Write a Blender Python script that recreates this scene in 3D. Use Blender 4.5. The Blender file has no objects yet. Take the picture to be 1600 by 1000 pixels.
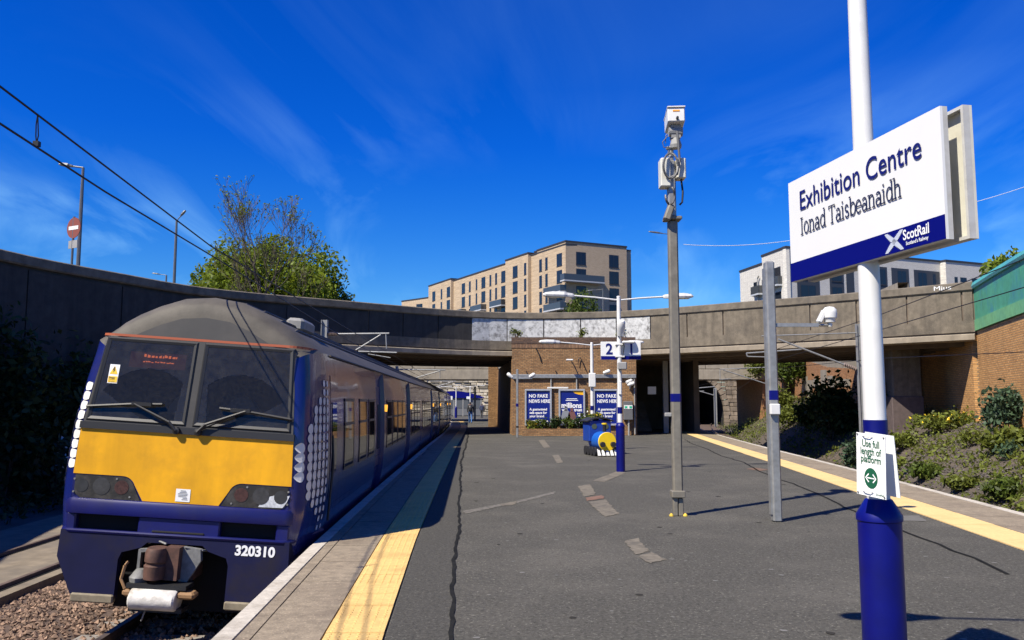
import bpy, math, random
import numpy as np
from mathutils import Vector, Matrix, Euler

R = math.radians
S = bpy.context.scene
COL = S.collection
random.seed(7)
RNG = np.random.default_rng(7)

# ------------------------------------------------------------------ camera
CAM_H = 1.6
PITCH = math.atan(0.1)
FPX = 1300.0
cd = bpy.data.cameras.new('camera')
cam = bpy.data.objects.new('camera', cd)
COL.objects.link(cam)
cam.location = (0, 0, CAM_H)
cam.rotation_euler = (math.pi / 2 + PITCH, 0, 0)
cd.sensor_width = 36.0
cd.lens = 36.0 * FPX / 1600.0
cd.clip_start = 0.05
cd.clip_end = 9000
S.camera = cam

# ------------------------------------------------------------------ sky, sun, exposure
SUN_AZ = R(47)      # the light travels this far to the right of straight ahead
SUN_EL = R(50)
W = bpy.data.worlds.new('World'); S.world = W; W.use_nodes = True
nt = W.node_tree; nt.nodes.clear()
def wn(t, **k):
    n = nt.nodes.new(t)
    for a, b in k.items(): setattr(n, a, b)
    return n
sky = wn('ShaderNodeTexSky', sky_type='NISHITA')
sky.sun_disc = False
sky.sun_elevation = SUN_EL
sky.sun_rotation = math.pi + SUN_AZ
sky.altitude = 0; sky.air_density = 1.0; sky.dust_density = 0.25; sky.ozone_density = 3.0
hs = wn('ShaderNodeHueSaturation'); hs.inputs['Saturation'].default_value = 1.45; hs.inputs['Value'].default_value = 1.0
tint = wn('ShaderNodeMix', data_type='RGBA', blend_type='MULTIPLY'); tint.inputs[0].default_value = 1.0
tint.inputs[7].default_value = (0.16, 0.84, 1.85, 1)
tramp = wn('ShaderNodeMapRange'); tramp.inputs[1].default_value = 0.02; tramp.inputs[2].default_value = 0.30
tmix = wn('ShaderNodeMix', data_type='RGBA'); tmix.inputs[6].default_value = (0.80, 1.18, 1.50, 1); tmix.inputs[7].default_value = (0.15, 0.80, 1.82, 1)
geo = wn('ShaderNodeTexCoord')
sep = wn('ShaderNodeSeparateXYZ')
# thin cirrus: a noise on the sky seen as a plane far above
mx = wn('ShaderNodeMath', operation='MAXIMUM'); mx.inputs[1].default_value = 0.06
addz = wn('ShaderNodeMath', operation='ADD'); addz.inputs[1].default_value = 0.12
dv = wn('ShaderNodeVectorMath', operation='DIVIDE')
comb = wn('ShaderNodeCombineXYZ')
mp = wn('ShaderNodeMapping'); mp.inputs['Scale'].default_value = (1.5, 0.55, 1); mp.inputs['Rotation'].default_value = (0, 0, R(62))
mp.inputs['Location'].default_value = (2.1, 3.3, 0)
nz = wn('ShaderNodeTexNoise'); nz.inputs['Scale'].default_value = 1.0; nz.inputs['Detail'].default_value = 9; nz.inputs['Roughness'].default_value = 0.57; nz.inputs['Distortion'].default_value = 0.9
nz2 = wn('ShaderNodeTexNoise'); nz2.inputs['Scale'].default_value = 0.9; nz2.inputs['Detail'].default_value = 2
rmp = wn('ShaderNodeMapRange'); rmp.inputs[1].default_value = 0.47; rmp.inputs[2].default_value = 0.80; rmp.inputs[3].default_value = 0; rmp.inputs[4].default_value = 0.66
rmp2 = wn('ShaderNodeMapRange'); rmp2.inputs[1].default_value = 0.42; rmp2.inputs[2].default_value = 0.62
mul = wn('ShaderNodeMath', operation='MULTIPLY')
cl = wn('ShaderNodeMix', data_type='RGBA'); cl.inputs[7].default_value = (5.0, 10.0, 14.5, 1)
bg = wn('ShaderNodeBackground'); bg.inputs['Strength'].default_value = 0.055
out = wn('ShaderNodeOutputWorld')
L = nt.links.new
L(geo.outputs['Generated'], sep.inputs[0])
L(sep.outputs['Z'], mx.inputs[0]); L(mx.outputs[0], addz.inputs[0])
L(addz.outputs[0], comb.inputs[0]); L(addz.outputs[0], comb.inputs[1]); L(addz.outputs[0], comb.inputs[2])
L(geo.outputs['Generated'], dv.inputs[0]); L(comb.outputs[0], dv.inputs[1])
L(dv.outputs[0], mp.inputs['Vector']); L(mp.outputs[0], nz.inputs['Vector']); L(dv.outputs[0], nz2.inputs['Vector'])
L(nz.outputs['Fac'], rmp.inputs[0]); L(nz2.outputs['Fac'], rmp2.inputs[0])
L(rmp.outputs[0], mul.inputs[0]); L(rmp2.outputs[0], mul.inputs[1])
cramp = wn('ShaderNodeMapRange'); cramp.inputs[1].default_value = 0.18; cramp.inputs[2].default_value = 0.36; cramp.inputs[3].default_value = 1.0; cramp.inputs[4].default_value = 0.10
mul2 = wn('ShaderNodeMath', operation='MULTIPLY')
L(sep.outputs['Z'], tramp.inputs[0]); L(tramp.outputs[0], tmix.inputs[0]); L(tmix.outputs[2], tint.inputs[7])
L(sep.outputs['Z'], cramp.inputs[0]); L(mul.outputs[0], mul2.inputs[0]); L(cramp.outputs[0], mul2.inputs[1])
L(sky.outputs[0], hs.inputs['Color']); L(hs.outputs[0], tint.inputs[6])
L(tint.outputs[2], cl.inputs[6]); L(mul2.outputs[0], cl.inputs[0])
L(cl.outputs[2], bg.inputs['Color']); L(bg.outputs[0], out.inputs['Surface'])

sl = bpy.data.lights.new('sun', 'SUN'); sl.energy = 5.0; sl.angle = R(0.53); sl.color = (1.0, 0.925, 0.79)
sun = bpy.data.objects.new('sun', sl); COL.objects.link(sun)
tr = Vector((math.sin(SUN_AZ) * math.cos(SUN_EL), math.cos(SUN_AZ) * math.cos(SUN_EL), -math.sin(SUN_EL)))
sun.rotation_euler = tr.to_track_quat('-Z', 'Y').to_euler()
sun.location = (-30, -30, 60)

vs = S.view_settings
S.display_settings.display_device = 'sRGB'
vs.view_transform = 'Standard'; vs.look = 'None'; vs.exposure = 0.68; vs.gamma = 1.0; vs.use_curve_mapping = False
S.render.engine = 'CYCLES'
S.cycles.max_bounces = 6; S.cycles.transparent_max_bounces = 8
S.cycles.use_denoising = True

# ------------------------------------------------------------------ measuring helper: a point at distance Y seen at a photo position
_c, _s = math.cos(PITCH), math.sin(PITCH)
def at(x, y, Y):
    rx, ry, rz = x - 800, FPX * _c - (500 - y) * _s, FPX * _s + (500 - y) * _c
    k = Y / ry
    return Vector((rx * k, Y, CAM_H + rz * k))
def gnd(x, y, z=0.0):
    rx, ry, rz = x - 800, FPX * _c - (500 - y) * _s, FPX * _s + (500 - y) * _c
    k = (z - CAM_H) / rz
    return Vector((rx * k, ry * k, z))

# ------------------------------------------------------------------ materials
MATS = {}
def mat(name, col, rough=0.6, metal=0.0, var=0.0, vscale=6.0, dark=None, dscale=1.5, damt=0.0, bump=0.0, bscale=40.0, spec=0.5,
        stretch=None, coat=0.0, island=0.0, emit=None, alpha=None, streak=0.0, speck=0.0):
    """colour with fine variation (var), patches of a second colour (dark/damt), vertical streaks and fine relief"""
    if name in MATS: return MATS[name]
    m = bpy.data.materials.new(name); m.use_nodes = True
    t = m.node_tree; n = t.nodes; l = t.links.new
    b = n['Principled BSDF']
    b.inputs['Roughness'].default_value = rough; b.inputs['Metallic'].default_value = metal
    b.inputs['Specular IOR Level'].default_value = spec
    b.inputs['Coat Weight'].default_value = coat
    b.inputs['Base Color'].default_value = (*col, 1)
    tc = n.new('ShaderNodeTexCoord'); vec = tc.outputs['Object']
    cur = None
    def rgbmix(fac, a, c, mode='MIX'):
        x = n.new('ShaderNodeMix'); x.data_type = 'RGBA'; x.blend_type = mode
        if hasattr(fac, 'links') or not isinstance(fac, (int, float)): l(fac, x.inputs[0])
        else: x.inputs[0].default_value = fac
        for i, q in ((6, a), (7, c)):
            if isinstance(q, tuple): x.inputs[i].default_value = (*q[:3], 1)
            else: l(q, x.inputs[i])
        return x.outputs[2]
    def noise(scale, detail=5, rgh=0.6, st=None, off=0):
        q = n.new('ShaderNodeTexNoise'); q.inputs['Scale'].default_value = scale; q.inputs['Detail'].default_value = detail
        q.inputs['Roughness'].default_value = rgh
        v = vec
        if st or off:
            mpn = n.new('ShaderNodeMapping'); mpn.inputs['Scale'].default_value = st or (1, 1, 1); mpn.inputs['Location'].default_value = (off, off, off)
            l(vec, mpn.inputs['Vector']); v = mpn.outputs[0]
        l(v, q.inputs['Vector']); return q.outputs['Fac']
    def rng(src, a, c, d=0.0, e=1.0):
        q = n.new('ShaderNodeMapRange'); l(src, q.inputs[0])
        for i, v in enumerate((a, c, d, e)): q.inputs[i + 1].default_value = v
        return q.outputs[0]
    cur = tuple(col)
    if var:
        hi = tuple(min(1, c * (1 + var)) for c in col); lo = tuple(c * (1 - var) for c in col)
        cur = rgbmix(rng(noise(vscale, st=stretch), 0.3, 0.7), lo, hi)
    if island:
        g = n.new('ShaderNodeNewGeometry')
        k = rng(g.outputs['Random Per Island'], 0, 1, 1 - island, 1 + island)
        cb = n.new('ShaderNodeCombineColor'); l(k, cb.inputs[0]); l(k, cb.inputs[1]); l(k, cb.inputs[2])
        cur = rgbmix(1.0, cur if not isinstance(cur, tuple) else cur, cb.outputs[0], 'MULTIPLY')
    if dark is not None and damt:
        cur = rgbmix(rng(noise(dscale, 7, 0.65, off=3.1), 0.48, 0.72, 0, damt), cur, tuple(dark))
    if streak:
        cur = rgbmix(rng(noise(1.0, 5, 0.6, st=(2.6, 2.6, 0.22), off=7.7), 0.45, 0.75, 0, streak), cur, tuple(c * 0.35 for c in col))
    if speck:
        cur = rgbmix(rng(noise(48, 3, 0.6, off=1.7), 0.58, 0.70, 0, speck), cur, tuple(min(1, c*3.2) for c in col))
        cur = rgbmix(rng(noise(34, 3, 0.6, off=5.7), 0.56, 0.70, 0, speck), cur, tuple(c*.3 for c in col))
    if not isinstance(cur, tuple): l(cur, b.inputs['Base Color'])
    if bump:
        bp = n.new('ShaderNodeBump'); bp.inputs['Strength'].default_value = bump; bp.inputs['Distance'].default_value = 0.02
        l(noise(bscale, 4, 0.6, st=stretch), bp.inputs['Height']); l(bp.outputs[0], b.inputs['Normal'])
    if emit:
        b.inputs['Emission Color'].default_value = (*emit[0], 1); b.inputs['Emission Strength'].default_value = emit[1]
    if alpha is not None: b.inputs['Alpha'].default_value = alpha
    MATS[name] = m
    return m

def brick_mat(name, c1, c2, mortar, bw=0.225, bh=0.075, stain=0.25, stain_col=(0.05, 0.04, 0.035), ms=0.011, off=0.5):
    if name in MATS: return MATS[name]
    m = bpy.data.materials.new(name); m.use_nodes = True
    t = m.node_tree; n = t.nodes; l = t.links.new
    b = n['Principled BSDF']; b.inputs['Roughness'].default_value = 0.85; b.inputs['Specular IOR Level'].default_value = 0.25
    uv = n.new('ShaderNodeUVMap'); uv.uv_map = 'uv'
    br = n.new('ShaderNodeTexBrick'); br.offset = off
    br.inputs['Scale'].default_value = 1.0; br.inputs['Brick Width'].default_value = bw; br.inputs['Row Height'].default_value = bh
    br.inputs['Mortar Size'].default_value = ms; br.inputs['Mortar Smooth'].default_value = 0.2; br.inputs['Bias'].default_value = -0.1
    br.inputs['Color1'].default_value = (*c1, 1); br.inputs['Color2'].default_value = (*c2, 1); br.inputs['Mortar'].default_value = (*mortar, 1)
    l(uv.outputs[0], br.inputs['Vector'])
    nz = n.new('ShaderNodeTexNoise'); nz.inputs['Scale'].default_value = 0.9; nz.inputs['Detail'].default_value = 8; nz.inputs['Roughness'].default_value = 0.68
    l(uv.outputs[0], nz.inputs['Vector'])
    mr = n.new('ShaderNodeMapRange'); mr.inputs[1].default_value = 0.46; mr.inputs[2].default_value = 0.75; mr.inputs[4].default_value = stain
    l(nz.outputs['Fac'], mr.inputs[0])
    mm = n.new('ShaderNodeMix'); mm.data_type = 'RGBA'; l(mr.outputs[0], mm.inputs[0]); l(br.outputs['Color'], mm.inputs[6]); mm.inputs[7].default_value = (*stain_col, 1)
    nf = n.new('ShaderNodeTexNoise'); nf.inputs['Scale'].default_value = 14; nf.inputs['Detail'].default_value = 4; l(uv.outputs[0], nf.inputs['Vector'])
    mf = n.new('ShaderNodeMapRange'); mf.inputs[1].default_value = 0.3; mf.inputs[2].default_value = 0.7; mf.inputs[3].default_value = 0.72; mf.inputs[4].default_value = 1.22
    l(nf.outputs['Fac'], mf.inputs[0])
    mv = n.new('ShaderNodeVectorMath'); mv.operation = 'SCALE'; l(mm.outputs[2], mv.inputs[0]); l(mf.outputs[0], mv.inputs['Scale'])
    l(mv.outputs[0], b.inputs['Base Color'])
    bp = n.new('ShaderNodeBump'); bp.inputs['Strength'].default_value = 0.7; bp.inputs['Distance'].default_value = 0.012; bp.invert = True
    l(br.outputs['Fac'], bp.inputs['Height']); l(bp.outputs[0], b.inputs['Normal'])
    MATS[name] = m
    return m

# ------------------------------------------------------------------ mesh builder
WMAT = {}
class MB:
    def __init__(s): s.v = []; s.f = []; s.uv = None; s.smooth = False
    def quad(s, a, b, c, d):
        i = len(s.v); s.v += [tuple(a), tuple(b), tuple(c), tuple(d)]; s.f.append((i, i+1, i+2, i+3)); return s
    def poly(s, pts):
        i = len(s.v); s.v += [tuple(p) for p in pts]; s.f.append(tuple(range(i, i+len(pts)))); return s
    def box(s, lo, hi, M=None):
        x0, y0, z0 = lo; x1, y1, z1 = hi
        p = [(x0,y0,z0),(x1,y0,z0),(x1,y1,z0),(x0,y1,z0),(x0,y0,z1),(x1,y0,z1),(x1,y1,z1),(x0,y1,z1)]
        if M is not None: p = [tuple(M @ Vector(q)) for q in p]
        i = len(s.v); s.v += p
        s.f += [tuple(i+k for k in q) for q in ((0,3,2,1),(4,5,6,7),(0,1,5,4),(1,2,6,5),(2,3,7,6),(3,0,4,7))]
        return s
    def bbox(s, lo, hi, b=0.02, M=None):
        """box with chamfered vertical and top edges"""
        x0, y0, z0 = lo; x1, y1, z1 = hi
        def ring(x0, y0, x1, y1, z, b):
            return [(x0+b,y0,z),(x1-b,y0,z),(x1,y0+b,z),(x1,y1-b,z),(x1-b,y1,z),(x0+b,y1,z),(x0,y1-b,z),(x0,y0+b,z)]
        rings = [ring(x0+b,y0+b,x1-b,y1-b,z0,b*0.6), ring(x0,y0,x1,y1,z0+b,b), ring(x0,y0,x1,y1,z1-b,b), ring(x0+b,y0+b,x1-b,y1-b,z1,b*0.6)]
        if M is not None: rings = [[tuple(M @ Vector(q)) for q in r] for r in rings]
        s.loft(rings, True, True); return s
    def loft(s, rings, cap0=False, cap1=False, closed=True):
        n = len(rings[0]); i0 = len(s.v)
        for r in rings: s.v += [tuple(p) for p in r]
        for k in range(len(rings)-1):
            a = i0 + k*n; b = a + n
            for j in range(n if closed else n-1):
                j2 = (j+1) % n
                s.f.append((a+j, a+j2, b+j2, b+j))
        if cap0: s.f.append(tuple(i0 + j for j in reversed(range(n))))
        if cap1: s.f.append(tuple(i0 + (len(rings)-1)*n + j for j in range(n)))
        return s
    def tube(s, pts, r, n=8, caps=True):
        pts = [Vector(p) for p in pts]
        rs = r if isinstance(r, (list, tuple)) else [r]*len(pts)
        rings = []; up = None
        for k, p in enumerate(pts):
            t = (pts[min(k+1, len(pts)-1)] - pts[max(k-1, 0)])
            if t.length < 1e-9: t = Vector((0,0,1))
            t.normalize()
            if up is None: up = Vector((0,0,1)) if abs(t.z) < 0.95 else Vector((1,0,0))
            a = t.cross(up)
            if a.length < 1e-5: a = t.orthogonal()
            a.normalize(); b = a.cross(t).normalized(); up = b
            rings.append([p + a*(rs[k]*math.cos(2*math.pi*j/n)) + b*(rs[k]*math.sin(2*math.pi*j/n)) for j in range(n)])
        s.loft(rings, caps, caps); return s
    def lathe(s, prof, n=20, c=(0,0,0), M=None):
        rings = []
        for r, z in prof:
            ring = [Vector((c[0]+r*math.cos(2*math.pi*j/n), c[1]+r*math.sin(2*math.pi*j/n), c[2]+z)) for j in range(n)]
            rings.append([M @ p for p in ring] if M is not None else ring)
        s.loft(rings, True, True); return s
    def prism(s, pts, h0, h1, M=None):
        """outline pts (u,v) swept from w=h0 to w=h1; axes (u,v,w) mapped by M"""
        M = M or Matrix.Identity(4)
        a = [M @ Vector((p[0], p[1], h0)) for p in pts]; b = [M @ Vector((p[0], p[1], h1)) for p in pts]
        s.loft([a, b], True, True); return s
    def arr(s, v, f):
        i = len(s.v); s.v += [tuple(p) for p in v]; s.f += [tuple(k+i for k in q) for q in f]; return s
    def build(s, name, m, parent=None, smooth=None, uvfun=None, local=False):
        me = bpy.data.meshes.new(name)
        v = s.v
        if parent is not None and not local:
            inv = WMAT[parent.name].inverted()
            if inv != Matrix.Identity(4): v = [tuple(inv @ Vector(p)) for p in v]
        me.from_pydata(v, [], s.f)
        if uvfun:
            lay = me.uv_layers.new(name='uv')
            co = s.v
            for lp in me.loops: lay.data[lp.index].uv = uvfun(co[lp.vertex_index])
        me.materials.append(MATS[m] if isinstance(m, str) else m)
        sm = s.smooth if smooth is None else smooth
        if sm:
            me.polygons.foreach_set('use_smooth', [True]*len(me.polygons))
            if sm != 'all':
                try: me.set_sharp_from_angle(angle=R(38))
                except Exception: pass
        me.update()
        o = bpy.data.objects.new(name, me); COL.objects.link(o)
        if parent is not None: o.parent = parent
        WMAT[o.name] = WMAT[parent.name] if (parent is not None) else Matrix.Identity(4)
        return o

def tag(o, label=None, cat=None, group=None, kind=None):
    if label: o['label'] = label
    if cat: o['category'] = cat
    if group: o['group'] = group
    if kind: o['kind'] = kind
    return o
def thing(name, label, cat, loc=(0,0,0), rot=(0,0,0), group=None):
    o = bpy.data.objects.new(name, None); COL.objects.link(o)
    o.empty_display_size = 0.2
    o.location = loc; o.rotation_euler = rot
    WMAT[o.name] = Matrix.Translation(Vector(loc)) @ Euler(rot, 'XYZ').to_matrix().to_4x4()
    return tag(o, label, cat, group)
def copy_tree(o, parent=None):
    c = o.copy(); COL.objects.link(c); c.parent = parent
    for ch in o.children: copy_tree(ch, c)
    return c
def share(o, name, loc=None, rot=None, scale=None, parent=None):
    c = bpy.data.objects.new(name, o.data); COL.objects.link(c); c.parent = parent
    if loc is not None: c.location = loc
    if rot is not None: c.rotation_euler = rot
    if scale is not None: c.scale = scale
    return c
def frame(o, u, v):
    """matrix with origin o, x axis u, y axis v, z axis u x v"""
    u = Vector(u).normalized(); w = u.cross(Vector(v)).normalized(); v = w.cross(u)
    return Matrix(((u.x, v.x, w.x, o[0]), (u.y, v.y, w.y, o[1]), (u.z, v.z, w.z, o[2]), (0, 0, 0, 1)))

def text_geo(body, size=1.0, bold=0.0, align='LEFT', xs=1.0, shear=0.0):
    cu = bpy.data.curves.new('t', 'FONT'); cu.body = body; cu.size = size; cu.offset = bold; cu.align_x = align; cu.shear = shear
    cu.resolution_u = 4
    o = bpy.data.objects.new('t', cu); COL.objects.link(o)
    dg = bpy.context.evaluated_depsgraph_get()
    me = o.evaluated_get(dg).to_mesh()
    v = [(p.co.x*xs, p.co.y, 0.0) for p in me.vertices]; f = [tuple(p.vertices) for p in me.polygons]
    o.evaluated_get(dg).to_mesh_clear()
    bpy.data.objects.remove(o); bpy.data.curves.remove(cu)
    return v, f
def lettering(parent, m, M, items, name='lettering'):
    """items: (text, u, v, size, bold, align, xs) laid on the plane of M"""
    b = MB()
    for it in items:
        body, u, v0, size, bold, align, xs = it
        v, f = text_geo(body, size, bold, align, xs)
        b.arr([M @ Vector((p[0]+u, p[1]+v0, p[2])) for p in v], f)
    return b.build(name, m, parent)

def leaf_mesh(name, centers, size, m, parent=None, aspect=1.7, jit=0.5, local=False, up=0.0):
    """many small leaf-shaped quads, one per centre"""
    n = len(centers)
    a = RNG.normal(size=(n, 3)); a[:, 2] += up; a /= np.linalg.norm(a, axis=1)[:, None]
    t = RNG.normal(size=(n, 3)); b = np.cross(a, t); b /= np.linalg.norm(b, axis=1)[:, None]
    c = np.cross(a, b)
    s = (size * (1 + jit*(RNG.random(n)-0.5)*2))[:, None]
    C = np.asarray(centers)
    if parent is not None and not local:
        inv = np.array(WMAT[parent.name].inverted()); C = C @ inv[:3, :3].T + inv[:3, 3]
    v = np.empty((n, 4, 3))
    v[:, 0] = C - b*s*aspect*0.5; v[:, 1] = C + c*s*0.42 + a*s*0.12; v[:, 2] = C + b*s*aspect*0.5; v[:, 3] = C - c*s*0.42 + a*s*0.12
    me = bpy.data.meshes.new(name)
    me.vertices.add(4*n); me.vertices.foreach_set('co', v.reshape(-1))
    me.loops.add(4*n); me.loops.foreach_set('vertex_index', np.arange(4*n, dtype=np.int32))
    me.polygons.add(n); me.polygons.foreach_set('loop_start', np.arange(0, 4*n, 4, dtype=np.int32)); me.polygons.foreach_set('loop_total', np.full(n, 4, dtype=np.int32))
    me.update(calc_edges=True); me.validate()
    me.materials.append(MATS[m] if isinstance(m, str) else m)
    o = bpy.data.objects.new(name, me); COL.objects.link(o)
    if parent is not None: o.parent = parent
    WMAT[o.name] = WMAT[parent.name] if parent is not None else Matrix.Identity(4)
    return o
def blob_points(lumps, per, inner=0.35):
    """leaf positions in the outer shell of several lumps (centre, radius xyz)"""
    out = []
    tot = sum(r[0]*r[1] + r[0]*r[2] for c, r in lumps)
    for c, r in lumps:
        k = max(8, int(per * (r[0]*r[1] + r[0]*r[2]) / tot))
        d = RNG.normal(size=(k, 3)); d /= np.linalg.norm(d, axis=1)[:, None]
        rad = 1 - inner * RNG.random(k) ** 1.5 + RNG.normal(size=k) * 0.05
        out.append(np.asarray(c) + d * np.asarray(r) * rad[:, None])
    return np.concatenate(out)

def leaf_material(name, col, var=0.45, trans=0.35):
    m = mat(name, col, rough=0.55, island=var, dark=tuple(c*0.55 for c in col), dscale=0.5, damt=0.5, spec=0.3)
    t = m.node_tree; b = t.nodes['Principled BSDF']; o = t.nodes['Material Output']
    tl = t.nodes.new('ShaderNodeBsdfTranslucent'); mxs = t.nodes.new('ShaderNodeMixShader'); mxs.inputs[0].default_value = trans
    src = b.inputs['Base Color'].links[0].from_socket
    hsv = t.nodes.new('ShaderNodeHueSaturation'); hsv.inputs['Value'].default_value = 1.3; hsv.inputs['Hue'].default_value = 0.485
    t.links.new(src, hsv.inputs['Color']); t.links.new(hsv.outputs[0], tl.inputs['Color'])
    t.links.new(b.outputs[0], mxs.inputs[1]); t.links.new(tl.outputs[0], mxs.inputs[2]); t.links.new(mxs.outputs[0], o.inputs['Surface'])
    return m

def interp(tab, y):
    if y <= tab[0][0]:
        (a, b), (c, d) = tab[0], tab[1]
    else:
        for k in range(len(tab)-1):
            (a, b), (c, d) = tab[k], tab[k+1]
            if y <= c: break
    return b + (d-b)*(y-a)/(c-a)
def catmull(pts, step):
    """smooth plan line through pts, resampled about every step metres"""
    P = [Vector(p) for p in pts]; P = [P[0]*2-P[1]] + P + [P[-1]*2-P[-2]]
    dense = []
    for i in range(1, len(P)-2):
        for k in range(24):
            t = k/24; a, b, c, d = P[i-1], P[i], P[i+1], P[i+2]
            dense.append(0.5*((2*b)+(c-a)*t+(2*a-5*b+4*c-d)*t*t+(3*b-a-3*c+d)*t**3))
    dense.append(P[-2])
    out = [dense[0]]; acc = 0
    for i in range(1, len(dense)):
        acc += (dense[i]-dense[i-1]).length
        if acc >= step: out.append(dense[i]); acc = 0
    if (out[-1]-dense[-1]).length > step*0.4: out.append(dense[-1])
    else: out[-1] = dense[-1]
    return out
# ================================================================== SETTING
mat('tarmac', (0.073, 0.069, 0.057), 0.92, var=0.35, vscale=30, dark=(0.112, 0.104, 0.086), dscale=0.7, damt=0.9, speck=0.8, bump=0.6, bscale=120, spec=0.3)
mat('tarmac_new', (0.04, 0.04, 0.042), 0.85, var=0.25, vscale=60, bump=0.3, bscale=120, spec=0.3)
mat('tar', (0.014, 0.014, 0.013), 0.9, var=0.3, spec=0.1)
mat('platform_concrete', (0.16, 0.14, 0.12), 0.9, var=0.2, vscale=3, dark=(0.05, 0.045, 0.04), damt=0.6)
mat('slab', (0.225, 0.182, 0.126), 0.88, var=0.25, vscale=9, speck=0.3, dark=(0.115, 0.088, 0.062), dscale=1.3, damt=0.75, bump=0.25, bscale=70, island=0.10)
mat('nosing', (0.46, 0.42, 0.35), 0.85, var=0.18, vscale=14, dark=(0.20, 0.17, 0.125), dscale=3, damt=0.8, bump=0.2)
mat('tactile', (0.64, 0.42, 0.145), 0.85, var=0.12, vscale=22, dark=(0.40, 0.25, 0.085), dscale=1.6, damt=0.7, bump=0.3, bscale=45, island=0.08)
mat('tactile_right', (0.68, 0.475, 0.20), 0.85, var=0.10, vscale=22, dark=(0.45, 0.29, 0.11), dscale=1.6, damt=0.5, bump=0.3, bscale=45)
mat('duct', (0.15, 0.13, 0.095), 0.9, var=0.3, vscale=12, dark=(0.055, 0.05, 0.042), dscale=5, damt=0.9)
mat('rust', (0.17, 0.075, 0.04), 0.85, var=0.35, vscale=18)
mat('ballast_bed', (0.09, 0.06, 0.045), 0.95, var=0.5, vscale=22, bump=1.0, bscale=18)
mat('stone_ballast', (0.20, 0.13, 0.09), 0.9, island=0.55, var=0.15, vscale=20)
mat('earth', (0.085, 0.075, 0.065), 0.95, var=0.4, vscale=1.3, dark=(0.05, 0.07, 0.022), dscale=0.5, damt=0.7, bump=0.8, bscale=6)
mat('bank_soil', (0.082, 0.064, 0.047), 0.95, var=0.4, vscale=5, dark=(0.05, 0.045, 0.042), dscale=1.1, damt=0.8, bump=1.0, bscale=9)
mat('rail_steel', (0.22, 0.17, 0.13), 0.45, metal=0.7, var=0.3, vscale=8)
mat('sleeper', (0.22, 0.2, 0.18), 0.9, var=0.25, vscale=6)
mat('siding_slab', (0.19, 0.155, 0.11), 0.9, var=0.25, vscale=3, dark=(0.12, 0.105, 0.09), dscale=0.9, damt=0.7, bump=0.3)
mat('bridge_concrete', (0.16, 0.132, 0.095), 0.9, var=0.25, vscale=4, dark=(0.06, 0.052, 0.042), dscale=1.1, damt=0.65, streak=0.7, speck=0.25, bump=0.25, bscale=25)
mat('bridge_coping', (0.150, 0.125, 0.092), 0.9, var=0.28, vscale=3, dark=(0.06, 0.055, 0.05), dscale=1.8, damt=0.6, bump=0.3, bscale=25)
mat('bridge_lip', (0.27, 0.225, 0.165), 0.85, var=0.15, vscale=3, streak=0.35)
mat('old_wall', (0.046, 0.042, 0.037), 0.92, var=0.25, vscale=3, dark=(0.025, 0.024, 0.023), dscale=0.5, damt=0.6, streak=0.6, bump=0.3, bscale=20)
mat('white_wash', (0.50, 0.50, 0.48), 0.85, var=0.15, vscale=5, dark=(0.09, 0.085, 0.08), dscale=4.6, damt=1.0, bump=0.3, bscale=20)
brick_mat('kiosk_brick', (0.36, 0.20, 0.088), (0.22, 0.11, 0.046), (0.15, 0.108, 0.066), stain=0.35)
brick_mat('wall_brick', (0.66, 0.355, 0.13), (0.50, 0.245, 0.08), (0.28, 0.19, 0.11), stain=0.30)
brick_mat('far_brick', (0.42, 0.19, 0.075), (0.28, 0.12, 0.045), (0.26, 0.2, 0.13), stain=0.3)
mat('soffit', (0.13, 0.10, 0.075), 0.9, var=0.2, vscale=2)
mat('turquoise', (0.07, 0.33, 0.20), 0.6, var=0.15, vscale=4, dark=(0.02, 0.17, 0.40), dscale=0.55, damt=0.85, streak=0.35)
mat('turquoise_coping', (0.09, 0.40, 0.36), 0.5, var=0.12, vscale=6, dark=(0.05, 0.22, 0.4), dscale=1.2, damt=0.6)
mat('turquoise_band', (0.16, 0.42, 0.19), 0.65, var=0.15, vscale=4, dark=(0.08, 0.3, 0.2), dscale=0.8, damt=0.6)

XL = [(-9, -0.9), (-2, -1.42), (5.84, -2.02), (10, -2.27), (17, -2.6), (30, -3.15), (48, -3.8), (57, -4.2), (72, -5.2), (86, -7.4), (112, -13.5)]
XR = [(-9, 5.1), (0, 6.1), (12.3, 7.44), (22.3, 8.5), (30, 9.2), (40, 10.2), (48, 11.1), (60, 13.0), (80, 16.9), (100, 21.4), (112, 24.5)]
xl = lambda y: interp(XL, y)
xr = lambda y: interp(XR, y)

# ground reaching the horizon
g = MB()
g.quad((-4000, -4000, -1.45), (4000, -4000, -1.45), (4000, 6000, -1.45), (-4000, 6000, -1.45))
tag(g.build('ground', 'earth'), kind='structure')

# platform body
ys = [-9, -4, 0, 3, 6, 8, 10, 13, 17, 22, 26, 30, 35, 40, 44, 48, 52, 57, 62, 67, 72, 78, 86, 95, 104, 112]
p = MB()
for a, b in zip(ys, ys[1:]):
    p.quad((xl(a), a, -0.03), (xr(a), a, -0.03), (xr(b), b, -0.03), (xl(b), b, -0.03))
    p.quad((xl(a)+.05, a, -1.45), (xl(a)+.05, a, -0.03), (xl(b)+.05, b, -0.03), (xl(b)+.05, b, -1.45))
    p.quad((xr(a)-.05, a, -0.03), (xr(a)-.05, a, -1.45), (xr(b)-.05, b, -1.45), (xr(b)-.05, b, -0.03))
platform = tag(p.build('platform', 'platform_concrete'), kind='structure')
p = MB()
for a, b in zip(ys, ys[1:]):
    p.quad((xl(a)+1.15, a, 0), (xr(a)-1.53, a, 0), (xr(b)-1.53, b, 0), (xl(b)+1.15, b, 0))
p.build('tarmac', 'tarmac', platform)
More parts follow.
